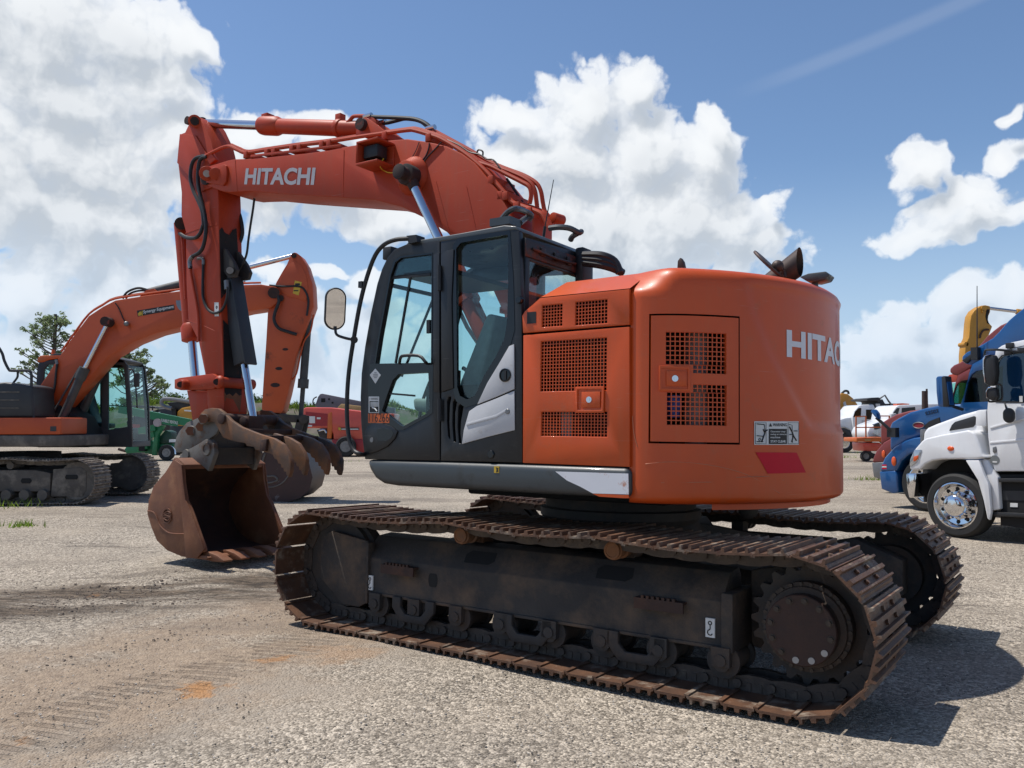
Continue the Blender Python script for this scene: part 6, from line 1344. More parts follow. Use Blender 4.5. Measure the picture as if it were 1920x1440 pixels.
    for sg, yy in ((1,-.04), (-1,-2.3)): wheel(T, (c.x,yy,Rw), Rw, .30, rim_m, sgn=sg)
    for yy in (-.04,): wheel(T, (c.x-4.6,yy,Rw), Rw, .30, rim_m)
    mb = MB(); mb.box((c.x-6,-1.7,.5), (c.x+.9,-.6,.95)); mb.box((c.x-.8,-.6,.4), (c.x+.8,-.42,1.25)); mb.build('chassis', m_cavity, T)
    mb = MB(); mb.box((c.x-3.4,-.5,.35), (c.x-1.0,-.05,.95)); mb.build('fuel_tank', m_alu, T, bev=.1, seg=4)
    return T
BL = semi(R2_.o, m_tb, 'blue sleeper semi truck with tall roof fairing, behind the white truck', (.45,.42,.40), m_alu, True)
ro = R2_.o+TL*(-3.1)+TF*2.15+Vector((0,0,0))
RD = semi(ro, m_tr, 'dull red sleeper semi truck showing beyond the blue one', (.5,.8,.72), m_grey, False)
# red day-cab tractor beyond, only its roof and exhaust stack show
r3 = Rig(1790, 905, 24.5, 0); T3 = thing('semi_truck', 'orange red truck whose cab roof and exhaust stack peek between blue mirror and windscreen', 'truck', r3.o, TB.transposed())
mb = MB(); cp3 = [(1766,760),(1774,712),(1779,703),(1800,698),(1850,694),(1880,694),(1880,900),(1766,900)]; mb.plate(r3.P(cp3, 0), [r3.P([(1772,756),(1778,722),(1783,717),(1830,712),(1830,756)], 0)], (0,-.06,0)); m_tr3 = mat('orange_red_paint', (.42,.06,.03), .45); c3 = mb.build('cab', m_tr3, T3, bev=.01)
mb = MB(); mb.prism(r3.P([(1774,712),(1779,703),(1800,698),(1880,694),(1880,700),(1790,708)], -.06), (0,-2.1,0)); mb.prism([Vector((p.x,-2.2,p.z)) for p in r3.P([(1766,760),(1880,760),(1880,900),(1766,900)], 0)], (0,.05,0)); mb.build('cab_roof', m_tr3, c3, bev=.01)
mb = MB(); mb.prism(r3.P([(1770,758),(1777,720),(1832,711),(1832,758)], -.03), (0,-.006,0)); mb.build('door_window', glass('green_truck_glass', (.55,.85,.75), .7), c3)
mb = MB(); mb.prism(r3.P([(1690,800),(1700,780),(1766,765),(1766,900),(1690,880)], -.2), (0,-1.8,0)); mb.build('hood', m_tr3, T3, bev=.05)
mb = MB(); a = r3(1734,800,.0); b = r3(1734,733,.0); mb.cyl(a, b, .085, n=16); a2 = r3(1739.5,800,-.5); b2_ = r3(1737.5,729,-.5); mb.cyl(a2, b2_, .03, n=10); mb.build('exhaust_stack', m_exh, T3)
for sg, yy in ((1,-.04), (-1,-2.2)): wheel(T3, (r3(1730,900,0).x,yy,.5), .5, .3, m_grey, sgn=sg)
# ================================================================== far side of the yard
class Far:                                     # local frame at depth Y; parts are placed from photo points on planes Y+dy
    def __init__(s, name, label, cat, px, Y, group=None):
        s.o = Vector((W(px, 800, Y).x, Y, 0)); s.Y = Y; s.t = thing(name, label, cat, s.o, None, group)
    def __call__(s, px, py, dy=0): return W(px, py, s.Y+dy)-s.o
    def slab(s, name, pts, m, dy=0, t=1, par=None, bev=0):
        mb = MB(); mb.prism([s(a, b, dy) for a, b in pts], (0,t,0)); return mb.build(name, m, par or s.t, bev=bev)
    def bar(s, name, a, b, w, h, m, dy=0, par=None):
        mb = MB(); mb.bar(s(*a, dy), s(*b, dy), w, h, up=(0,1,0)); return mb.build(name, m, par or s.t)
    def tube(s, name, pts, r, m, dy=0, par=None, k=0):
        mb = MB(); mb.tube([s(a, b, dy) for a, b in pts], r, 8, k); return mb.build(name, m, par or s.t)
    def wheel(s, px, R, w, dy, rim_m, par=None):
        c = s(px, 800, dy); c.z = R; mb = MB(); mb.lathe(c, (0,1,0), [(.06,R*.6),(0,R*.62),(0,R*.92),(.04,R),(w-.04,R),(w,R*.92),(w,R*.5)], 28, caps=False); t = mb.build('tyre', m_tyre, par or s.t)
        mb = MB(); mb.lathe(c, (0,1,0), [(.04,R*.6),(.02,R*.56),(.10,R*.5),(.06,R*.3),(.02,R*.25),(.02,0)], 24); mb.build('rim', rim_m, t); return t
m_green = mat('green_lift_paint', (.010,.17,.065), .42, c2=(.008,.145,.055), dirt=(.10,.10,.07), ds=2, dlo=.66, dhi=.8)
m_lred = mat('coral_red_paint', (.60,.080,.045), .4, c2=(.55,.070,.040), coat=.3)
m_lred2 = mat('deep_red_panel', (.34,.018,.022), .45)
m_mauve = mat('grey_boom_paint', (.13,.115,.13), .5); m_tan = mat('tan_panel', (.42,.26,.10), .6)
m_yel = mat('yellow_machine_paint', (.50,.24,.02), .45, c2=(.45,.21,.02), dirt=(.12,.08,.04), ds=2, dlo=.62, dhi=.8)
m_amb2 = mat('amber_yellow_paint', (.58,.26,.035), .45)
# ---- green towable lift
g = Far('towable_lift', 'green towable boom lift on a trailer wheel, between the rear excavator and the bucket', 'boom lift', 290, 37)
g.bar('boom', (225,767), (357,793), .32, .26, m_green, -.5); bm_ = g.t.children[0]
mb = MB(); a = g(301.5,790.5,-.66); b = g(334,795.5,-.66); mb.bar(a, b, .20, .01, up=(0,1,0)); lp_ = mb.build('name_panel', m_green, bm_)
mb = MB(); a = g(302,790.5,-.675); b = g(333.5,796,-.675); text(mb, 'SUNBELT RENTALS', a, b-a, (.0,0,1), .13, width=(b-a).length, bold=.02); mb.build('panel_words', m_decal, lp_, smooth=False)
g.bar('lower_boom', (245,811), (292,801.5), .26, .22, m_green, -.4); g.bar('lower_link', (244,824), (290,814), .24, .22, m_green, -.3)
g.slab('tower_post', [(286,800),(297,798),(307,798),(296,815),(293,854),(284,854),(288,820)], m_green, -.35, .3, bev=.02)
mb = MB(); c = g(294.5,792.5,-.72); mb.cyl(c, c+Vector((0,.1,0)), .17, n=24); mb.build('pivot_disc', mat('pale_pinkish_grey', (.38,.32,.32), .6), g.t)
g.slab('chassis', [(233,842),(246,830),(262,826),(300,828),(325,832),(325,846),(290,852),(236,850)], m_green, .0, .9, bev=.03)
g.slab('turntable_cover', [(252,820),(276,812),(276,842),(256,846)], m_green, -.25, .6, bev=.04); g.slab('battery_box', [(260,836),(271,835),(271,846),(260,846)], m_cavity, -.27, .3)
g.slab('motor_cover', [(296,822),(310,806),(320,810),(322,832),(298,832)], mat('dark_green_paint', (.008,.05,.028), .5), -.1, .7, bev=.04)
mb = MB(); c = g(312,852,-.55); mb.tube([c+Vector((.33*cos(q),.12,.36*sin(q))) for q in [pi*i/10 for i in range(11)]], .05, 6); mb.build('mudguard', m_alu, g.t)
g.wheel(312, .34, .22, -.55, m_grey); g.wheel(262, .34, .22, .9, m_grey)
g.slab('tail_lamp_board', [(317,824),(330,824),(330,829),(317,829)], m_white, -.3, .2); g.tube('hitch_bar', [(236,846),(222,842)], .06, m_rustd, .3)
mb = MB()
for px, py in ((272.5,777),(284.5,779.5),(298,782)): a = g(px, py, -.5); mb.cyl(a, a+Vector((.02,0,.22)), .035, n=8)
mb.build('boom_stud', m_white, bm_)
# ---- yellow compact loader and dark canopy machine behind it
y = Far('compact_loader', 'yellow compact machine with grey hoop guard, half hidden behind the big excavator arm', 'loader', 340, 43)
y.slab('body', [(329,790),(332,772),(340,765),(362,761),(380,766),(384,800),(330,800)], m_yel, 0, 1.5, bev=.06); y.slab('cab_post', [(322,768),(329,766),(330,796),(323,798)], m_black, -.1, .4); y.slab('side_stripe', [(345,768.5),(362,769),(362,772),(346,771)], m_white, -.02, .02)
y.tube('hoop_guard', [(370,756),(340,751),(312,748),(304,751),(303,758),(311,763),(322,766)], .10, m_grey, -.2, k=4); y.slab('canopy', [(312,755),(345,752),(360,757),(360,768),(326,769)], m_hood2, .1, 1.2, bev=.03)
y.slab('lower_frame', [(318,798),(384,798),(384,835),(318,835)], m_hood2, .0, 1.4, bev=.04); 
for px in (330, 372): y.wheel(px, .42, .3, -.2, m_grey)
k = Far('flatbed_machine', 'dark machine with a thin flat canopy behind the green lift', 'machine', 265, 47)
k.slab('canopy_roof', [(246,760.5),(262,760),(290,763),(292,766),(246,763.5)], m_hood2, -.3, 1.6); k.slab('dark_body', [(236,790),(246,782),(270,776),(300,766),(328,764),(328,806),(240,812)], m_hood2, 0, 1.6, bev=.08)
for px in (252, 286): k.tube('canopy_post', [(px,762),(px,795)], .04, m_black, -.3)
k.slab('red_tray', [(248,795),(262,796),(262,806),(248,806)], m_lred2, -.06, .1)
for px in (250, 305): k.wheel(px, .45, .3, -.2, m_grey)
# ---- coral red boom lift and the grey boom behind it
r = Far('boom_lift', 'coral red boom lift chassis with rounded hood, beside the cab of the big excavator', 'boom lift', 640, 41)
hdm = r.slab('hood', [(568,803),(566.5,790),(567,768),(572,763.5),(620,764),(680,771),(740,776),(740,840),(626,838),(624,812),(613,803)], m_lred, 0, 2.0, bev=.10)
r.slab('side_panel', [(573,772),(614,776),(613,799),(574,799)], m_lred2, -.02, .06, hdm); r.slab('corner_trim', [(615,775),(622,772),(623,800),(621,822),(613,822)], m_orange2, -.03, .2, hdm, .02)
r.slab('white_notice', [(580,780.5),(590.5,780.5),(590.5,793.5),(580,793.5)], m_decal, -.04, .02, hdm); r.slab('small_notice', [(594,782.5),(601,782.5),(601,786),(594,786)], m_decal, -.04, .02, hdm); r.slab('lower_notice', [(572.5,796.5),(585,797),(585,800),(572.5,800)], m_decal, -.04, .02, hdm)
dd_ = r.slab('dealer_strip', [(634,802),(673,802),(673,806.5),(634,806.5)], m_print, -.05, .03, hdm); r.slab('strip_emblem', [(634.5,801),(639,802),(639,807),(634.5,806)], m_yellow, -.06, .02, hdm); r.slab('strip_words', [(640,803.8),(672,803.8),(672,805.6),(640,805.6)], m_decal, -.055, .02, hdm)
r.slab('chassis', [(621,824),(690,824),(740,826),(740,850),(630,848)], m_lred2, -.1, 2.0, bev=.05); r.slab('engine_tray', [(594,806),(613,803),(622,824),(600,822)], m_dark, .1, 1.2); r.tube('exhaust_pipe', [(598,808),(608,806),(612,812)], .05, m_chrome, -.02, k=3)
for px in (648, 735): r.wheel(px, .48, .35, -.35, m_grey)
h = Far('telescopic_handler', 'grey telescopic boom with tan panel sticking up above the coral red lift', 'telehandler', 640, 47)
h.slab('boom', [(590,762),(596,744),(600,738.5),(604,738),(700,757),(740,765),(740,790),(640,780)], m_mauve, 0, .6, bev=.05)
for px, py, s_ in ((606,750.5,.11),(617,748.5,.05),(623.5,755,.05)): c = h(px,py,-.005); mb = MB(); mb.box(c+Vector((-s_,-.01,-s_)), c+Vector((s_,0,s_))); mb.build('boom_slot', m_cavity, h.t)
h.slab('tan_panel', [(633,764),(640,757),(690,763),(720,768),(720,776),(634,770)], m_tan, -.3, .5, bev=.03); h.tube('hose_loop', [(594,744),(588,748),(587,756),(592,761)], .035, m_hood2, .2, k=4); h.slab('lower_body', [(600,775),(740,778),(740,838),(600,838)], m_mauve, .3, 1.6, bev=.05)
for px in (620, 720): h.wheel(px, .55, .4, .0, m_grey)
# ---- far right: dump truck, pickup-like truck, orange lift, amber excavator
m_wt = m_tw
def far_truck(px, Y, label, cabpts, winpts, hoodpts, wheels, extra=None):
    f = Far('work_truck', label, 'truck', px, Y); c = f.slab('cab', cabpts, m_wt, 0, 2.2, bev=.06); f.slab('side_window', winpts, m_gloss, -.012, .05, c); hd = f.slab('hood', hoodpts, m_wt, .15, 1.9, bev=.10)
    for w_ in wheels: f.wheel(w_, .52, .3, -.05, m_alu)
    return f
f = far_truck(1600, 46, 'white dump truck with black tipper body, behind the orange lift basket', [(1598,785),(1602,771),(1610,761),(1616,759),(1638,758),(1641,764),(1643,818),(1602,818)], [(1624,768),(1640,768),(1641,787),(1624,786)], [(1566,790),(1585,784),(1600,782),(1602,790),(1602,826),(1600,820),(1594,806),(1584,801),(1568,802)], (1583, 1668))
f.slab('windscreen', [(1600,782),(1603,772),(1610,765),(1615,765),(1614,782)], m_tglass if False else m_gloss, -.02, 1.6); f.slab('wheel_arch', [(1570,803),(1584,802),(1594,807),(1601,820),(1603,834),(1598,834),(1592,820),(1584,810),(1572,810)], m_hood2, -.03, .3, bev=.02)
f.slab('door', [(1616,788),(1642,788),(1642,812),(1616,812)], m_silver, -.015, .03); f.slab('lower_step', [(1606,812),(1625,812),(1630,824),(1608,826)], m_hood2, .0, .6); f.slab('tank', [(1613,816),(1630,815),(1630,822),(1613,823)], m_alu, -.05, .4)
f.slab('dump_body', [(1648,752),(1655,748),(1660,757),(1690,756),(1700,757),(1700,800),(1652,800),(1646,765)], m_hood2, .0, 2.3, bev=.04); f.slab('cab_guard', [(1625,748),(1635,745.5),(1648,745),(1652,750),(1650,757),(1645,752),(1626,751)], m_hood2, .0, 2.2, bev=.02); f.slab('white_headboard', [(1643,757),(1650,757),(1652,790),(1645,790)], m_silver, -.02, .1)
f.tube('tarp_arm', [(1650,747),(1659,741),(1666,752),(1675,763)], .05, m_grey, -.1); f.slab('body_label', [(1657,761),(1666.5,761),(1666.5,766),(1657,766)], m_decal, -.02, .03)
f2 = far_truck(1655, 38, 'white truck with grey roof lamp, parked beyond the blue truck hood', [(1671,786),(1674,772),(1680,763),(1686,759.5),(1740,757),(1760,757),(1760,830),(1673,830)], [(1691,765),(1716,763),(1717,780),(1690,783)], [(1626,812),(1630,802),(1640,796),(1656,790),(1672,785),(1673,824),(1630,824)], (1642, 1730))
f2.slab('windscreen', [(1672,784),(1676,773),(1682,765),(1687,765),(1682,782)], m_gloss, -.02, 1.6); f2.slab('mirror', [(1671,776),(1681,775),(1683,786),(1671,787)], m_silver, -.3, .2, bev=.03); f2.slab('headlight', [(1636,812),(1641,806),(1650,804),(1646,816)], m_lens, .08, .2); f2.slab('grille', [(1639,796),(1649,792),(1651,803),(1640,805)], m_gloss, .10, .2); f2.slab('roof_marker', [(1682,757),(1692,756),(1705,757),(1705,759),(1682,760)], m_amber, .2, .4)
o_ = Far('scissor_lift', 'orange railed lift basket on an orange base in front of the white dump truck', 'lift', 1625, 36)
for a, b in (((1604.5,781),(1623,780.5)),((1604.5,801.5),(1648,801)),((1645,780),(1668,780))): o_.bar('guard_rail', a, b, .045, .045, m_orange2, -.4)
for px in (1605, 1623.5, 1667.5): o_.bar('rail_post', (px,780.5), (px,820), .05, .05, m_orange2, -.4)
for a, b in (((1604.5,781),(1623,780.5)),((1604.5,801.5),(1668,801))): o_.bar('back_rail', a, b, .045, .045, m_orange2, .8)
pl_ = o_.slab('platform', [(1606,821),(1648,820),(1668,820),(1668,828),(1606,828.5)], m_orange2, -.5, 1.4, bev=.02); o_.slab('platform_label', [(1622,823.5),(1632.5,823.5),(1632.5,826.5),(1622,826.5)], m_tan, -.515, .02, pl_)
o_.slab('lift_base', [(1618,830),(1650,830),(1660,838),(1658,846),(1620,846)], m_lred, -.3, 1.2, bev=.04)
for px in (1624, 1654): o_.wheel(px, .22, .2, -.4, m_grey)
x = Far('excavator', 'amber excavator with dark cab glimpsed past the tail of the big excavator', 'excavator', 1590, 58)
x.slab('boom', [(1560,745),(1580,737),(1590,739),(1600,747),(1608,758),(1609,766),(1600,764),(1590,772),(1584,790),(1570,790)], m_amb2, 0, .7, bev=.05); x.slab('cab', [(1560,768),(1582,768),(1596,770),(1600,785),(1600,808),(1560,808)], m_hood2, -.6, 1.2, bev=.05); x.slab('boom_gap', [(1581,755),(1585,752),(1589,765),(1584,768)], m_silver, -.02, .05); x.tube('boom_hose', [(1578,738),(1584,733),(1590,734),(1591,739)], .08, m_hood2, .2, k=3); x.slab('track', [(1540,812),(1606,812),(1610,826),(1606,840),(1540,840)], m_dark, -.8, .7, bev=.1); x.slab('engine_deck', [(1500,770),(1560,770),(1560,812),(1500,812)], m_amb2, -.8, 2.4, bev=.08); x.tube('hand_rail', [(1593,770),(1594,760),(1600,760),(1601,772)], .03, m_hood2, -.6)
# ---- yellow excavator whose arm rises behind the red truck
v = Far('excavator', 'yellow excavator whose upright arm and chrome rod rise behind the blue and red trucks', 'excavator', 1835, 31)
va = v.slab('arm', [(1809,800),(1809,665),(1811,645),(1817,632),(1819,605),(1821,592),(1827,582),(1834,577),(1840,573),(1848,572),(1857,574),(1857,585),(1852,596),(1855,606),(1861,612),(1850,640),(1838,680),(1836,800)], m_yel, 0, .45, bev=.03)
v.slab('arm_pocket', [(1850,580),(1856,580),(1853,592),(1852,602),(1856,608),(1851,606),(1848,594)], m_cavity, -.01, .3, va); 
mb = MB(); c = v(1845.5,578,-.05); mb.cyl(c, c+Vector((0,.55,0)), .10, n=16); c = v(1844,584,-.05); mb.cyl(c, c+Vector((0,.2,0)), .045, n=10); mb.build('arm_pin', m_yel, va)
v.tube('cylinder_rod', [(1855,578),(1908,584.5)], .062, m_chrome, .22); v.tube('arm_cylinder', [(1906,584.3),(1990,594)], .105, m_yel, .22); v.tube('arm_hose', [(1837,634),(1840,624),(1846,618.5),(1854,618)], .035, m_rustd, -.05, k=3)
v.slab('boom', [(1830,655),(1850,640),(1990,612),(2100,640),(2200,740),(2150,770),(2060,690),(1980,650),(1850,672)], m_yel, -.05, .55, bev=.04); mb = MB(); c = v(1812,645,.0); mb.cyl(c, c+Vector((0,.45,0)), .08, n=14); mb.build('cylinder_lug', m_yel, va); v.slab('house', [(2120,700),(2300,700),(2300,815),(2120,815)], m_yel, -1.0, 2.6, bev=.1); v.slab('track', [(2060,815),(2320,815),(2330,840),(2300,862),(2070,862),(2050,840)], m_dark, -1.3, 3.2, bev=.1)
v.slab('bucket', [(1806,800),(1838,800),(1862,820),(1860,850),(1836,868),(1812,862)], m_rustd, -.4, 1.2, bev=.05)

# ---- earth bank, its grass, trees
mb = MB(); rb = random.Random(5); nxb = 130; rowsb = [(-5.5,0),(-4.2,.25),(-2.8,.55),(-1.6,.82),(-.6,.96),(.6,1.0),(2.5,.9),(6,.3),(9,0)]
def bank(x): return (2.95+.35*sin(x*.21)+.25*sin(x*.53+1)+.12*sin(x*1.3))*smooth(-95, -84, x)*smooth(6, -8, x)
V = []
for dy, hk in rowsb:
    for i in range(nxb+1):
        x_ = -96+104*i/nxb; V.append((x_, 64+dy+rb.uniform(-.25,.25), bank(x_)*hk*(1+rb.uniform(-.06,.06))-.05))
mb.add(V, [(j*(nxb+1)+i, j*(nxb+1)+i+1, (j+1)*(nxb+1)+i+1, (j+1)*(nxb+1)+i) for j in range(len(rowsb)-1) for i in range(nxb)])
m_bank = mat('bare_earth_bank', (.16,.13,.10), .95, c2=(.085,.075,.06), ns=.8, dirt=(.055,.075,.022), ds=.7, dlo=.46, dhi=.56, bump=.6, bs=4)
tag(mb.build('earth_bank', m_bank, ang=180), 'low earth bank along the far left edge of the yard', 'hill', kind='structure')
def leaf_mat(name, a, b):
    m = mat(name, a, .6, c2=b, ns=1.2, spec=.3); nt = m.node_tree; bs_ = nt.nodes['Principled BSDF']; bs_.inputs['Subsurface Weight'].default_value = 0
    tr = nt.nodes.new('ShaderNodeBsdfTranslucent'); tr.inputs[0].default_value = (a[0]*1.4, a[1]*1.6, a[2], 1); mx = nt.nodes.new('ShaderNodeMixShader'); mx.inputs[0].default_value = .45
    out = [n for n in nt.nodes if n.type == 'OUTPUT_MATERIAL'][0]; nt.links.new(bs_.outputs[0], mx.inputs[1]); nt.links.new(tr.outputs[0], mx.inputs[2]); nt.links.new(mx.outputs[0], out.inputs[0]); return m
m_grass = leaf_mat('bank_grass', (.13,.165,.035), (.085,.125,.03)); m_needle = leaf_mat('pine_needles', (.20,.23,.15), (.14,.17,.105)); m_bush = leaf_mat('dark_bush_leaf', (.06,.09,.03), (.035,.055,.02)); m_tuft = leaf_mat('green_tuft', (.14,.20,.035), (.20,.20,.06)); m_bark = mat('pine_bark', (.11,.085,.07), .9)
def blade(mb, p, h, w, rg_, lean=.35):
    a = rg_.uniform(0, 2*pi); u = Vector((cos(a), sin(a), 0))*w; l = Vector((rg_.gauss(0,lean), rg_.gauss(0,lean), 1)).normalized()*h; mb.add([p-u, p+u, p+l], [(0,1,2)])
mb = MB(); rb = random.Random(9)
for _ in range(16000):
    x_ = rb.uniform(-60, 4); dy = rb.choice((rb.uniform(-1.2,1.5), rb.uniform(-3.2,.8))); hk = 1.0 if dy > -.4 else 1-(-.4-dy)*.28
    if dy < -1.2 and sin(x_*.9)+sin(x_*.37+2) < .35: continue
    z = bank(x_)*max(0, hk); clump = .6+.5*(sin(x_*1.1)+sin(x_*2.7+1)*.6)*.6
    blade(mb, Vector((x_, 64+dy, z-.1)), max(.12, clump*rb.uniform(.3,.85)), .09, rb, .45)
tag(mb.build('bank_grass', m_grass, smooth=False), 'long green grass growing along the top of the earth bank', 'grass', kind='stuff')
def clump(mb, c, r, n, s, rg_, flat=.7):
    for _ in range(n):
        d = Vector((rg_.gauss(0,1), rg_.gauss(0,1), rg_.gauss(0,flat))).normalized()*r*rg_.random()**.45; p = c+d
        a = Vector((rg_.gauss(0,1), rg_.gauss(0,1), rg_.gauss(0,.7))).normalized(); b = a.cross(Vector((rg_.gauss(0,1), rg_.gauss(0,1), rg_.gauss(0,1)))).normalized(); mb.add([p-a*s, p+b*s*.38, p+a*s, p-b*s*.38], [(0,1,2,3)])
def pine(label, px, Y, py_top, py_base, wpx, seed, lobes):
    rg_ = random.Random(seed); b = W(px, py_base, Y); t = W(px, py_top, Y); T = thing('pine_tree', label, 'tree', (b.x, Y, 0), None, 'pines beyond the earth bank'); H = t.z; k = Y/FPX
    mb = MB(); lean = rg_.uniform(-.3,.3); tr = [Vector((lean*sin(q*2)*.6, 0, H*q)) for q in [i/10 for i in range(11)]]; mb.lathe((0,0,0), (0,0,1), [(0,.22),(H*.5,.17)], 8); mb.tube(tr, .15, 7)
    cr = MB()
    for lx, lz, lr, n in lobes:                # limb ends: sideways px, height fraction, clump radius px, leaf count
        for _ in range(3):
            tip = Vector((lx*k+rg_.uniform(-.3,.3), rg_.uniform(-.8,.8)*wpx*k*.5, H*lz+rg_.uniform(-.3,.3))); r0 = Vector((0, 0, max(H*.35, tip.z-abs(tip.x)*.45-.4)))
            mb.tube([r0, (r0+tip)/2+Vector((0,0,-.15)), tip], .045, 5)
            for _ in range(3): clump(cr, tip+Vector((rg_.gauss(0,.45),rg_.gauss(0,.45),rg_.gauss(0,.28)))*lr*k*.9, lr*k*rg_.uniform(.36,.60), int(n*.9), .165, rg_)
    mb.build('trunk', m_bark, T); cr.build('crown', m_needle, T, smooth=False)
pine('tall slash pine with round open crown behind the rear excavator cab', 96, 84, 589, 800, 80, 2, [(-2,.97,12,26),(12,.96,12,26),(-16,.94,12,26),(22,.92,10,24),(-26,.90,10,24),(2,.90,14,28),(32,.86,9,22),(-34,.84,9,20),(14,.84,14,26),(-12,.83,14,26),(34,.79,9,20),(-8,.75,13,24),(18,.74,12,24),(-36,.79,8,14),(28,.70,8,18),(4,.67,11,20),(-20,.68,9,14),(-30,.62,7,12),(-48,.66,9,18),(-52,.70,6,10),(-40,.62,9,18),(-53,.575,7,12),(-60,.54,5,8),(-32,.55,7,12),(-46,.44,7,12),(-40,.39,6,10),(8,.58,8,12)])
pine('dark spreading pine right of the rear excavator cab, behind the green lift', 240, 78, 642, 800, 90, 4, [(-10,.97,13,30),(4,.95,13,30),(-24,.93,11,26),(16,.90,11,26),(-4,.85,15,30),(22,.82,10,24),(-20,.82,13,28),(30,.78,9,22),(8,.76,13,28),(-26,.72,12,24),(36,.70,8,18),(24,.66,10,22),(44,.62,8,16),(0,.63,13,26),(-14,.58,12,24),(50,.56,9,20),(60,.60,7,14),(66,.55,7,14),(58,.48,8,16),(38,.45,9,20),(20,.48,11,24),(28,.36,10,22),(46,.36,8,16),(8,.38,11,22),(-10,.40,11,22)])
def bush(label, px, Y, w, h, seed, m=m_bush):
    rg_ = random.Random(seed); b = W(px, 800, Y); T = thing('bush', label, 'bush', (b.x, Y, bank(b.x)*.85 if Y < 70 else 0), None, 'bushes on the bank'); mb = MB(); st = MB()
    for _ in range(14):
        c = Vector((rg_.uniform(-w,w)*.75, rg_.uniform(-.6,.6), h*rg_.uniform(.35,.85)*(1-.4*abs(rg_.uniform(-1,1))))); clump(mb, c, w*.33, 90, .13, rg_); st.tube([(0,0,-.2), c*.5, c], .03, 5)
    mb.build('foliage', m, T, smooth=False); st.build('stem', m_bark, T)
for i, (lb, px, Y, w, h) in enumerate((('dark rounded bush on the bank top left of the grey hoop guard', 285, 66, 2.0, 1.3), ('broad bush on the bank seen just left of the big excavator link', 332, 67, 1.6, 1.5), ('bush on the bank between the thumb cylinder and orange arm', 482, 66, 1.5, 1.0), ('small bush on the bank right of the rear excavator bucket cylinder', 588, 66, 1.6, .8), ('distant dark shrub low at the left edge above black hood', 24, 90, 2.2, 4.6), ('shrub beside the charcoal cab post of the rear excavator', 55, 80, 1.4, 4.9), ('olive shrub on the bank directly under the pine branches', 255, 65, 1.8, 1.2))): bush(lb, px, Y, w, h, 40+i)
mb = MB(); rb = random.Random(21)
for px, py, n, r_, h_ in ((38,940,260,.34,.30),(40,987,70,.16,.12),(28,948,90,.35,.16),(1634,900,70,.28,.16),(1630,850,60,.5,.22),(1592,858,40,.4,.2),(640,866,20,.3,.1),(1545,905,0,.3,.1)):
    d = ray(px, py); t_ = -EYE/d.z; c = Vector((d.x*t_, d.y*t_, 0))
    for _ in range(n):
        p = c+Vector((rb.gauss(0,r_), rb.gauss(0,r_*.6), 0)); p.z = gh(p.x, p.y) if False else 0; blade(mb, p, h_*rb.uniform(.5,1.3), .012, rb, .5)
tag(mb.build('grass_tufts', m_tuft, smooth=False), 'sparse green grass tufts poking through the gravel', 'grass', kind='stuff')
# ================================================================== ground
def gh(X, Y):                                # gentle height of the yard
    q = B3 @ (Vector((X, Y, 0))-ORG)
    z = .0241*max(-1.7, min(1.7, q.y))*smooth(4.5, 3.2, abs(q.x))*smooth(4.2, 2.6, abs(q.y))
    z += .10*smooth(1.7, .3, hypot(q.x-5.0, (q.y+.1)*.8))
    return z
def axis(a, b, n, d=1.0): return [a+(b-a)*i/n for i in range(n+1)]
xs = [-900,-400,-200,-120,-70,-45,-30,-22]+axis(-18, 14, 160)+[18,24,32,48,75,120,200,400,900]
ys = [-60,-20,-8,-3]+axis(0, 22, 110)+[23,25,28,32,38,46,60,80,110,160,260,450,900]
mb = MB(); rg = random.Random(3)
V = []
for y in ys:
    for x in xs:
        near_ = smooth(40, 20, hypot(x, y-8)); V.append((x, y, gh(x, y)+near_*(.010*sin(x*1.9+y*.7)+.010*sin(y*2.3-x*.6)+.006*sin(x*5.1+1)*sin(y*4.3))-.012))
nx = len(xs); mb.add(V, [(j*nx+i, j*nx+i+1, (j+1)*nx+i+1, (j+1)*nx+i) for j in range(len(ys)-1) for i in range(nx-1)])
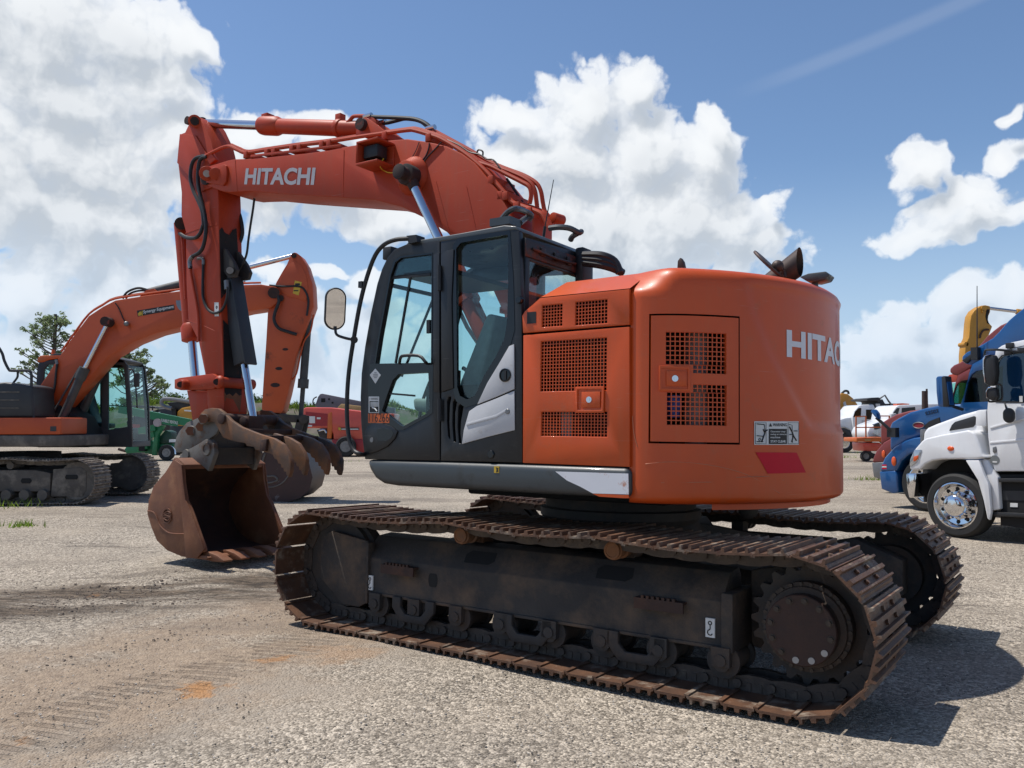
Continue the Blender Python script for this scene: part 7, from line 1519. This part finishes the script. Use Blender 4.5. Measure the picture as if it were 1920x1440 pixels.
def ground_mat():
    m = bpy.data.materials.new('crushed_gravel'); m.use_nodes = True; N = m.node_tree.nodes; L = m.node_tree.links; b = N['Principled BSDF']; b.inputs['Roughness'].default_value = .95; b.inputs['Specular IOR Level'].default_value = .2
    tc = N.new('ShaderNodeTexCoord'); co = tc.outputs['Object']
    def mp(scale, rot=0):
        x = N.new('ShaderNodeMapping'); x.inputs['Scale'].default_value = scale; x.inputs['Rotation'].default_value = (0,0,rot); L.new(co, x.inputs[0]); return x.outputs[0]
    def noise(s, d=6, r=.6, v=None):
        n = N.new('ShaderNodeTexNoise'); n.inputs['Scale'].default_value = s; n.inputs['Detail'].default_value = d; n.inputs['Roughness'].default_value = r; L.new(v or co, n.inputs['Vector']); return n.outputs['Fac']
    def vor(s, feat='F1', out='Color'):
        n = N.new('ShaderNodeTexVoronoi'); n.feature = feat; n.inputs['Scale'].default_value = s; L.new(co, n.inputs['Vector']); return n.outputs[out]
    def rng(f, a, b_, c=0, d=1):
        r = N.new('ShaderNodeMapRange'); r.interpolation_type = 'SMOOTHSTEP'
        for i, v in zip((1,2,3,4), (a,b_,c,d)): r.inputs[i].default_value = v
        L.new(f, r.inputs[0]); return r.outputs[0]
    def mul(a, b_, op='MULTIPLY'):
        n = N.new('ShaderNodeMath'); n.operation = op
        for i, v in enumerate((a, b_)):
            if hasattr(v, 'links'): L.new(v, n.inputs[i])
            else: n.inputs[i].default_value = v
        return n.outputs[0]
    def mix(f, a, b_, bt='MIX'):
        x = N.new('ShaderNodeMix'); x.data_type = 'RGBA'; x.blend_type = bt
        if hasattr(f, 'links'): L.new(f, x.inputs[0])
        else: x.inputs[0].default_value = f
        for s, i in ((a, 6), (b_, 7)):
            if hasattr(s, 'links'): L.new(s, x.inputs[i])
            else: x.inputs[i].default_value = (*s, 1)
        return x.outputs[2]
    # two sizes of stone, each stone its own tone
    sp = N.new('ShaderNodeSeparateColor'); L.new(vor(78), sp.inputs[0]); sp2 = N.new('ShaderNodeSeparateColor'); L.new(vor(40), sp2.inputs[0])
    st = mix(mul(sp.outputs[0], 1.6, 'POWER'), (.055,.047,.037), (.88,.76,.605)); st2 = mix(mul(sp2.outputs[1], 1.5, 'POWER'), (.06,.05,.04), (.86,.745,.60))
    col = mix(rng(noise(5, 3), .45, .6, .2, .7), st, st2)
    fade = mix(rng(noise(.45, 6, .65), .36, .62), (.42,.352,.272), (.215,.182,.145)); col = mix(rng(noise(.8, 5, .65), .35, .65, .22, .50), col, fade)
    sx_ = N.new('ShaderNodeSeparateXYZ'); L.new(co, sx_.inputs[0]); X, Y = sx_.outputs[0], sx_.outputs[1]
    def N_abs(f):
        n = N.new('ShaderNodeMath'); n.operation = 'ABSOLUTE'; L.new(f, n.inputs[0]); return n.outputs[0]
    def across(nx_, ny_, c, wob):               # signed distance across a wheel or crawler path
        return mul(mul(mul(mul(X, nx_), mul(Y, ny_), 'ADD'), -c, 'ADD'), mul(mul(noise(.9, 5), -.5, 'ADD'), wob), 'ADD')
    leftm = rng(X, .6, -1.2)
    u1 = across(.818, -.575, -5.2, 1.5); sand = mul(mul(rng(N_abs(u1), 1.6, .7), rng(X, 1.6, -.6)), rng(noise(1.3, 6, .65), .26, .52))
    col = mix(mul(sand, .86), col, mix(rng(noise(16, 7, .72), .32, .68), (.40,.305,.215), (.255,.19,.138)))
    u3 = across(.818, -.575, -4.15, .8); s3 = mul(rng(N_abs(u3), .7, .15), rng(noise(2.2, 6, .7), .4, .6)); col = mix(mul(s3, .6), col, (.36,.31,.25))
    # churned crawler path leading to the front of the big machine
    u2 = across(-.302, .953, 8.75, 1.1); churn = mul(mul(rng(N_abs(u2), 1.1, .35), leftm), rng(noise(1.2, 7, .7, mp((.5,1.8,1), .3)), .38, .56))
    col = mix(mul(churn, .9), col, mix(rng(noise(7, 9, .8, mp((.6,1.8,1), .3)), .40, .58), (.27,.205,.145), (.062,.047,.036)))
    # grouser prints pressed across the sand
    wv = N.new('ShaderNodeTexWave'); wv.wave_type = 'BANDS'; wv.bands_direction = 'X'; wv.inputs['Scale'].default_value = 3.4; wv.inputs['Distortion'].default_value = .9; wv.inputs['Detail'].default_value = 3; wv.inputs['Detail Scale'].default_value = 1.5
    L.new(mp((1,1,1), -1.25), wv.inputs['Vector'])
    pr = mul(mul(rng(N_abs(across(.818, -.575, -4.78, .25)), .34, .26), rng(X, -.6, -1.4)), mul(rng(noise(2.2, 6, .75), .44, .56), rng(wv.outputs['Fac'], .40, .62)))
    col = mix(mul(pr, .30), col, (.135,.10,.075))
    rut = mul(rng(noise(1.0, 8, .72, mp((.45,1.7,1), -.95)), .54, .66), rng(noise(.3, 3), .40, .60)); col = mix(mul(rut, .6), col, (.105,.086,.07))
    far = mul(rng(noise(.16, 6, .7, mp((.3,1.6,1), .05)), .50, .64), .6); col = mix(far, col, (.17,.142,.115))
    # orange clay stains
    for (cx, cy, rr_, k_) in ((-1.87,5.15,.15,.75),(-1.58,5.74,.13,.6),(-3.92,8.12,.09,.5),(-2.5,4.45,.07,.5),(-1.2,5.9,.3,.2)):
        d = N.new('ShaderNodeVectorMath'); d.operation = 'DISTANCE'; d.inputs[1].default_value = (cx, cy, 0); fl2 = N.new('ShaderNodeVectorMath'); fl2.operation = 'MULTIPLY'; fl2.inputs[1].default_value = (1,1,0); L.new(co, fl2.inputs[0]); L.new(fl2.outputs[0], d.inputs[0])
        col = mix(mul(rng(mul(d.outputs['Value'], mul(mul(noise(5, 6, .7), -.5, 'ADD'), rr_*5.5), 'ADD'), rr_, rr_*.2), k_), col, (.44,.21,.075))
    L.new(col, b.inputs['Base Color'])
    bp = N.new('ShaderNodeBump'); bp.inputs['Strength'].default_value = .9; bp.inputs['Distance'].default_value = .014
    h = mul(mul(vor(78, 'F1', 'Distance'), -.9), mul(vor(40, 'F1', 'Distance'), -.7), 'ADD'); h = mul(h, mul(noise(9, 8, .72), 1.5), 'ADD'); h = mul(h, mul(pr, -1.9), 'ADD'); h = mul(h, mul(churn, mul(noise(11, 7, .75), 7.0)), 'ADD'); h = mul(h, mul(rut, mul(noise(20, 5), 2.0)), 'ADD')
    L.new(h, bp.inputs['Height']); L.new(bp.outputs[0], b.inputs['Normal'])
    return m
gr = tag(mb.build('ground', ground_mat(), ang=180), 'pale crushed gravel yard with sandy tracked-in dirt', 'ground', kind='structure')
# loose stones and clods on the near ground: one uncountable scatter
mb = MB(); rs = random.Random(11); ico = []
def stone(c, r, M):
    t = [(1,0,.1),(.3,.9,0),(-.8,.5,.05),(-.7,-.6,0),(.4,-.85,.1),(.1,.05,.75),(-.25,.1,.6)]
    vs = []
    for p in t[:5]: vs.append(c+Vector((p[0]*r*rs.uniform(.7,1.2), p[1]*r*rs.uniform(.6,1.2), -r*.3)))
    for p in t[:5]: vs.append(c+Vector((p[0]*r*rs.uniform(.5,.9), p[1]*r*rs.uniform(.5,.9), r*rs.uniform(.25,.6))))
    mb.add(vs, [(i, (i+1) % 5, 5+(i+1) % 5, 5+i) for i in range(5)]+[(5,6,7,8,9)])
for k in range(12000):
    Y = 2.6+(rs.random()**1.6)*11; X = rs.uniform(-.68, .68)*Y
    q = B3 @ (Vector((X, Y, 0))-ORG)
    if abs(q.y) < 1.62 and abs(q.x) < 2.2: continue
    mb.mi = rs.choice((0,0,0,1,1,2)); stone(Vector((X, Y, gh(X, Y)-.008)), rs.choice((.003,.004,.005,.006,.007))*rs.uniform(.8,1.2), 0)
for k in range(1500):
    t = rs.uniform(-5.2, -1.3); X = t; Y = (8.75+.302*X)/.953+rs.gauss(0,.34); mb.mi = 3; stone(Vector((X, Y, gh(X, Y)-.009)), .004+.016*rs.random()**3, 0)
for k in range(220):
    t = rs.uniform(-3.2, -.9); X = t; Y = (.818*X+5.75)/.575+rs.gauss(0,.10); mb.mi = 3; stone(Vector((X, Y, gh(X, Y)-.009)), .003+.010*rs.random()**3, 0)
for k in range(500):
    X = rs.gauss(-1.35,.3); Y = 7.2+rs.gauss(0,.4); mb.mi = 3; stone(Vector((X, Y, gh(X, Y)-.01)), .004+.014*rs.random()**2, 0)
tag(mb.build('loose_gravel', [mat('stone_pale', (.62,.55,.46), .9), mat('stone_mid', (.25,.22,.185), .9), mat('stone_dark', (.10,.088,.072), .9), mat('dirt_clod', (.24,.185,.14), .95)], smooth=False), 'loose stones and dirt clods strewn over the yard', 'gravel', kind='stuff')
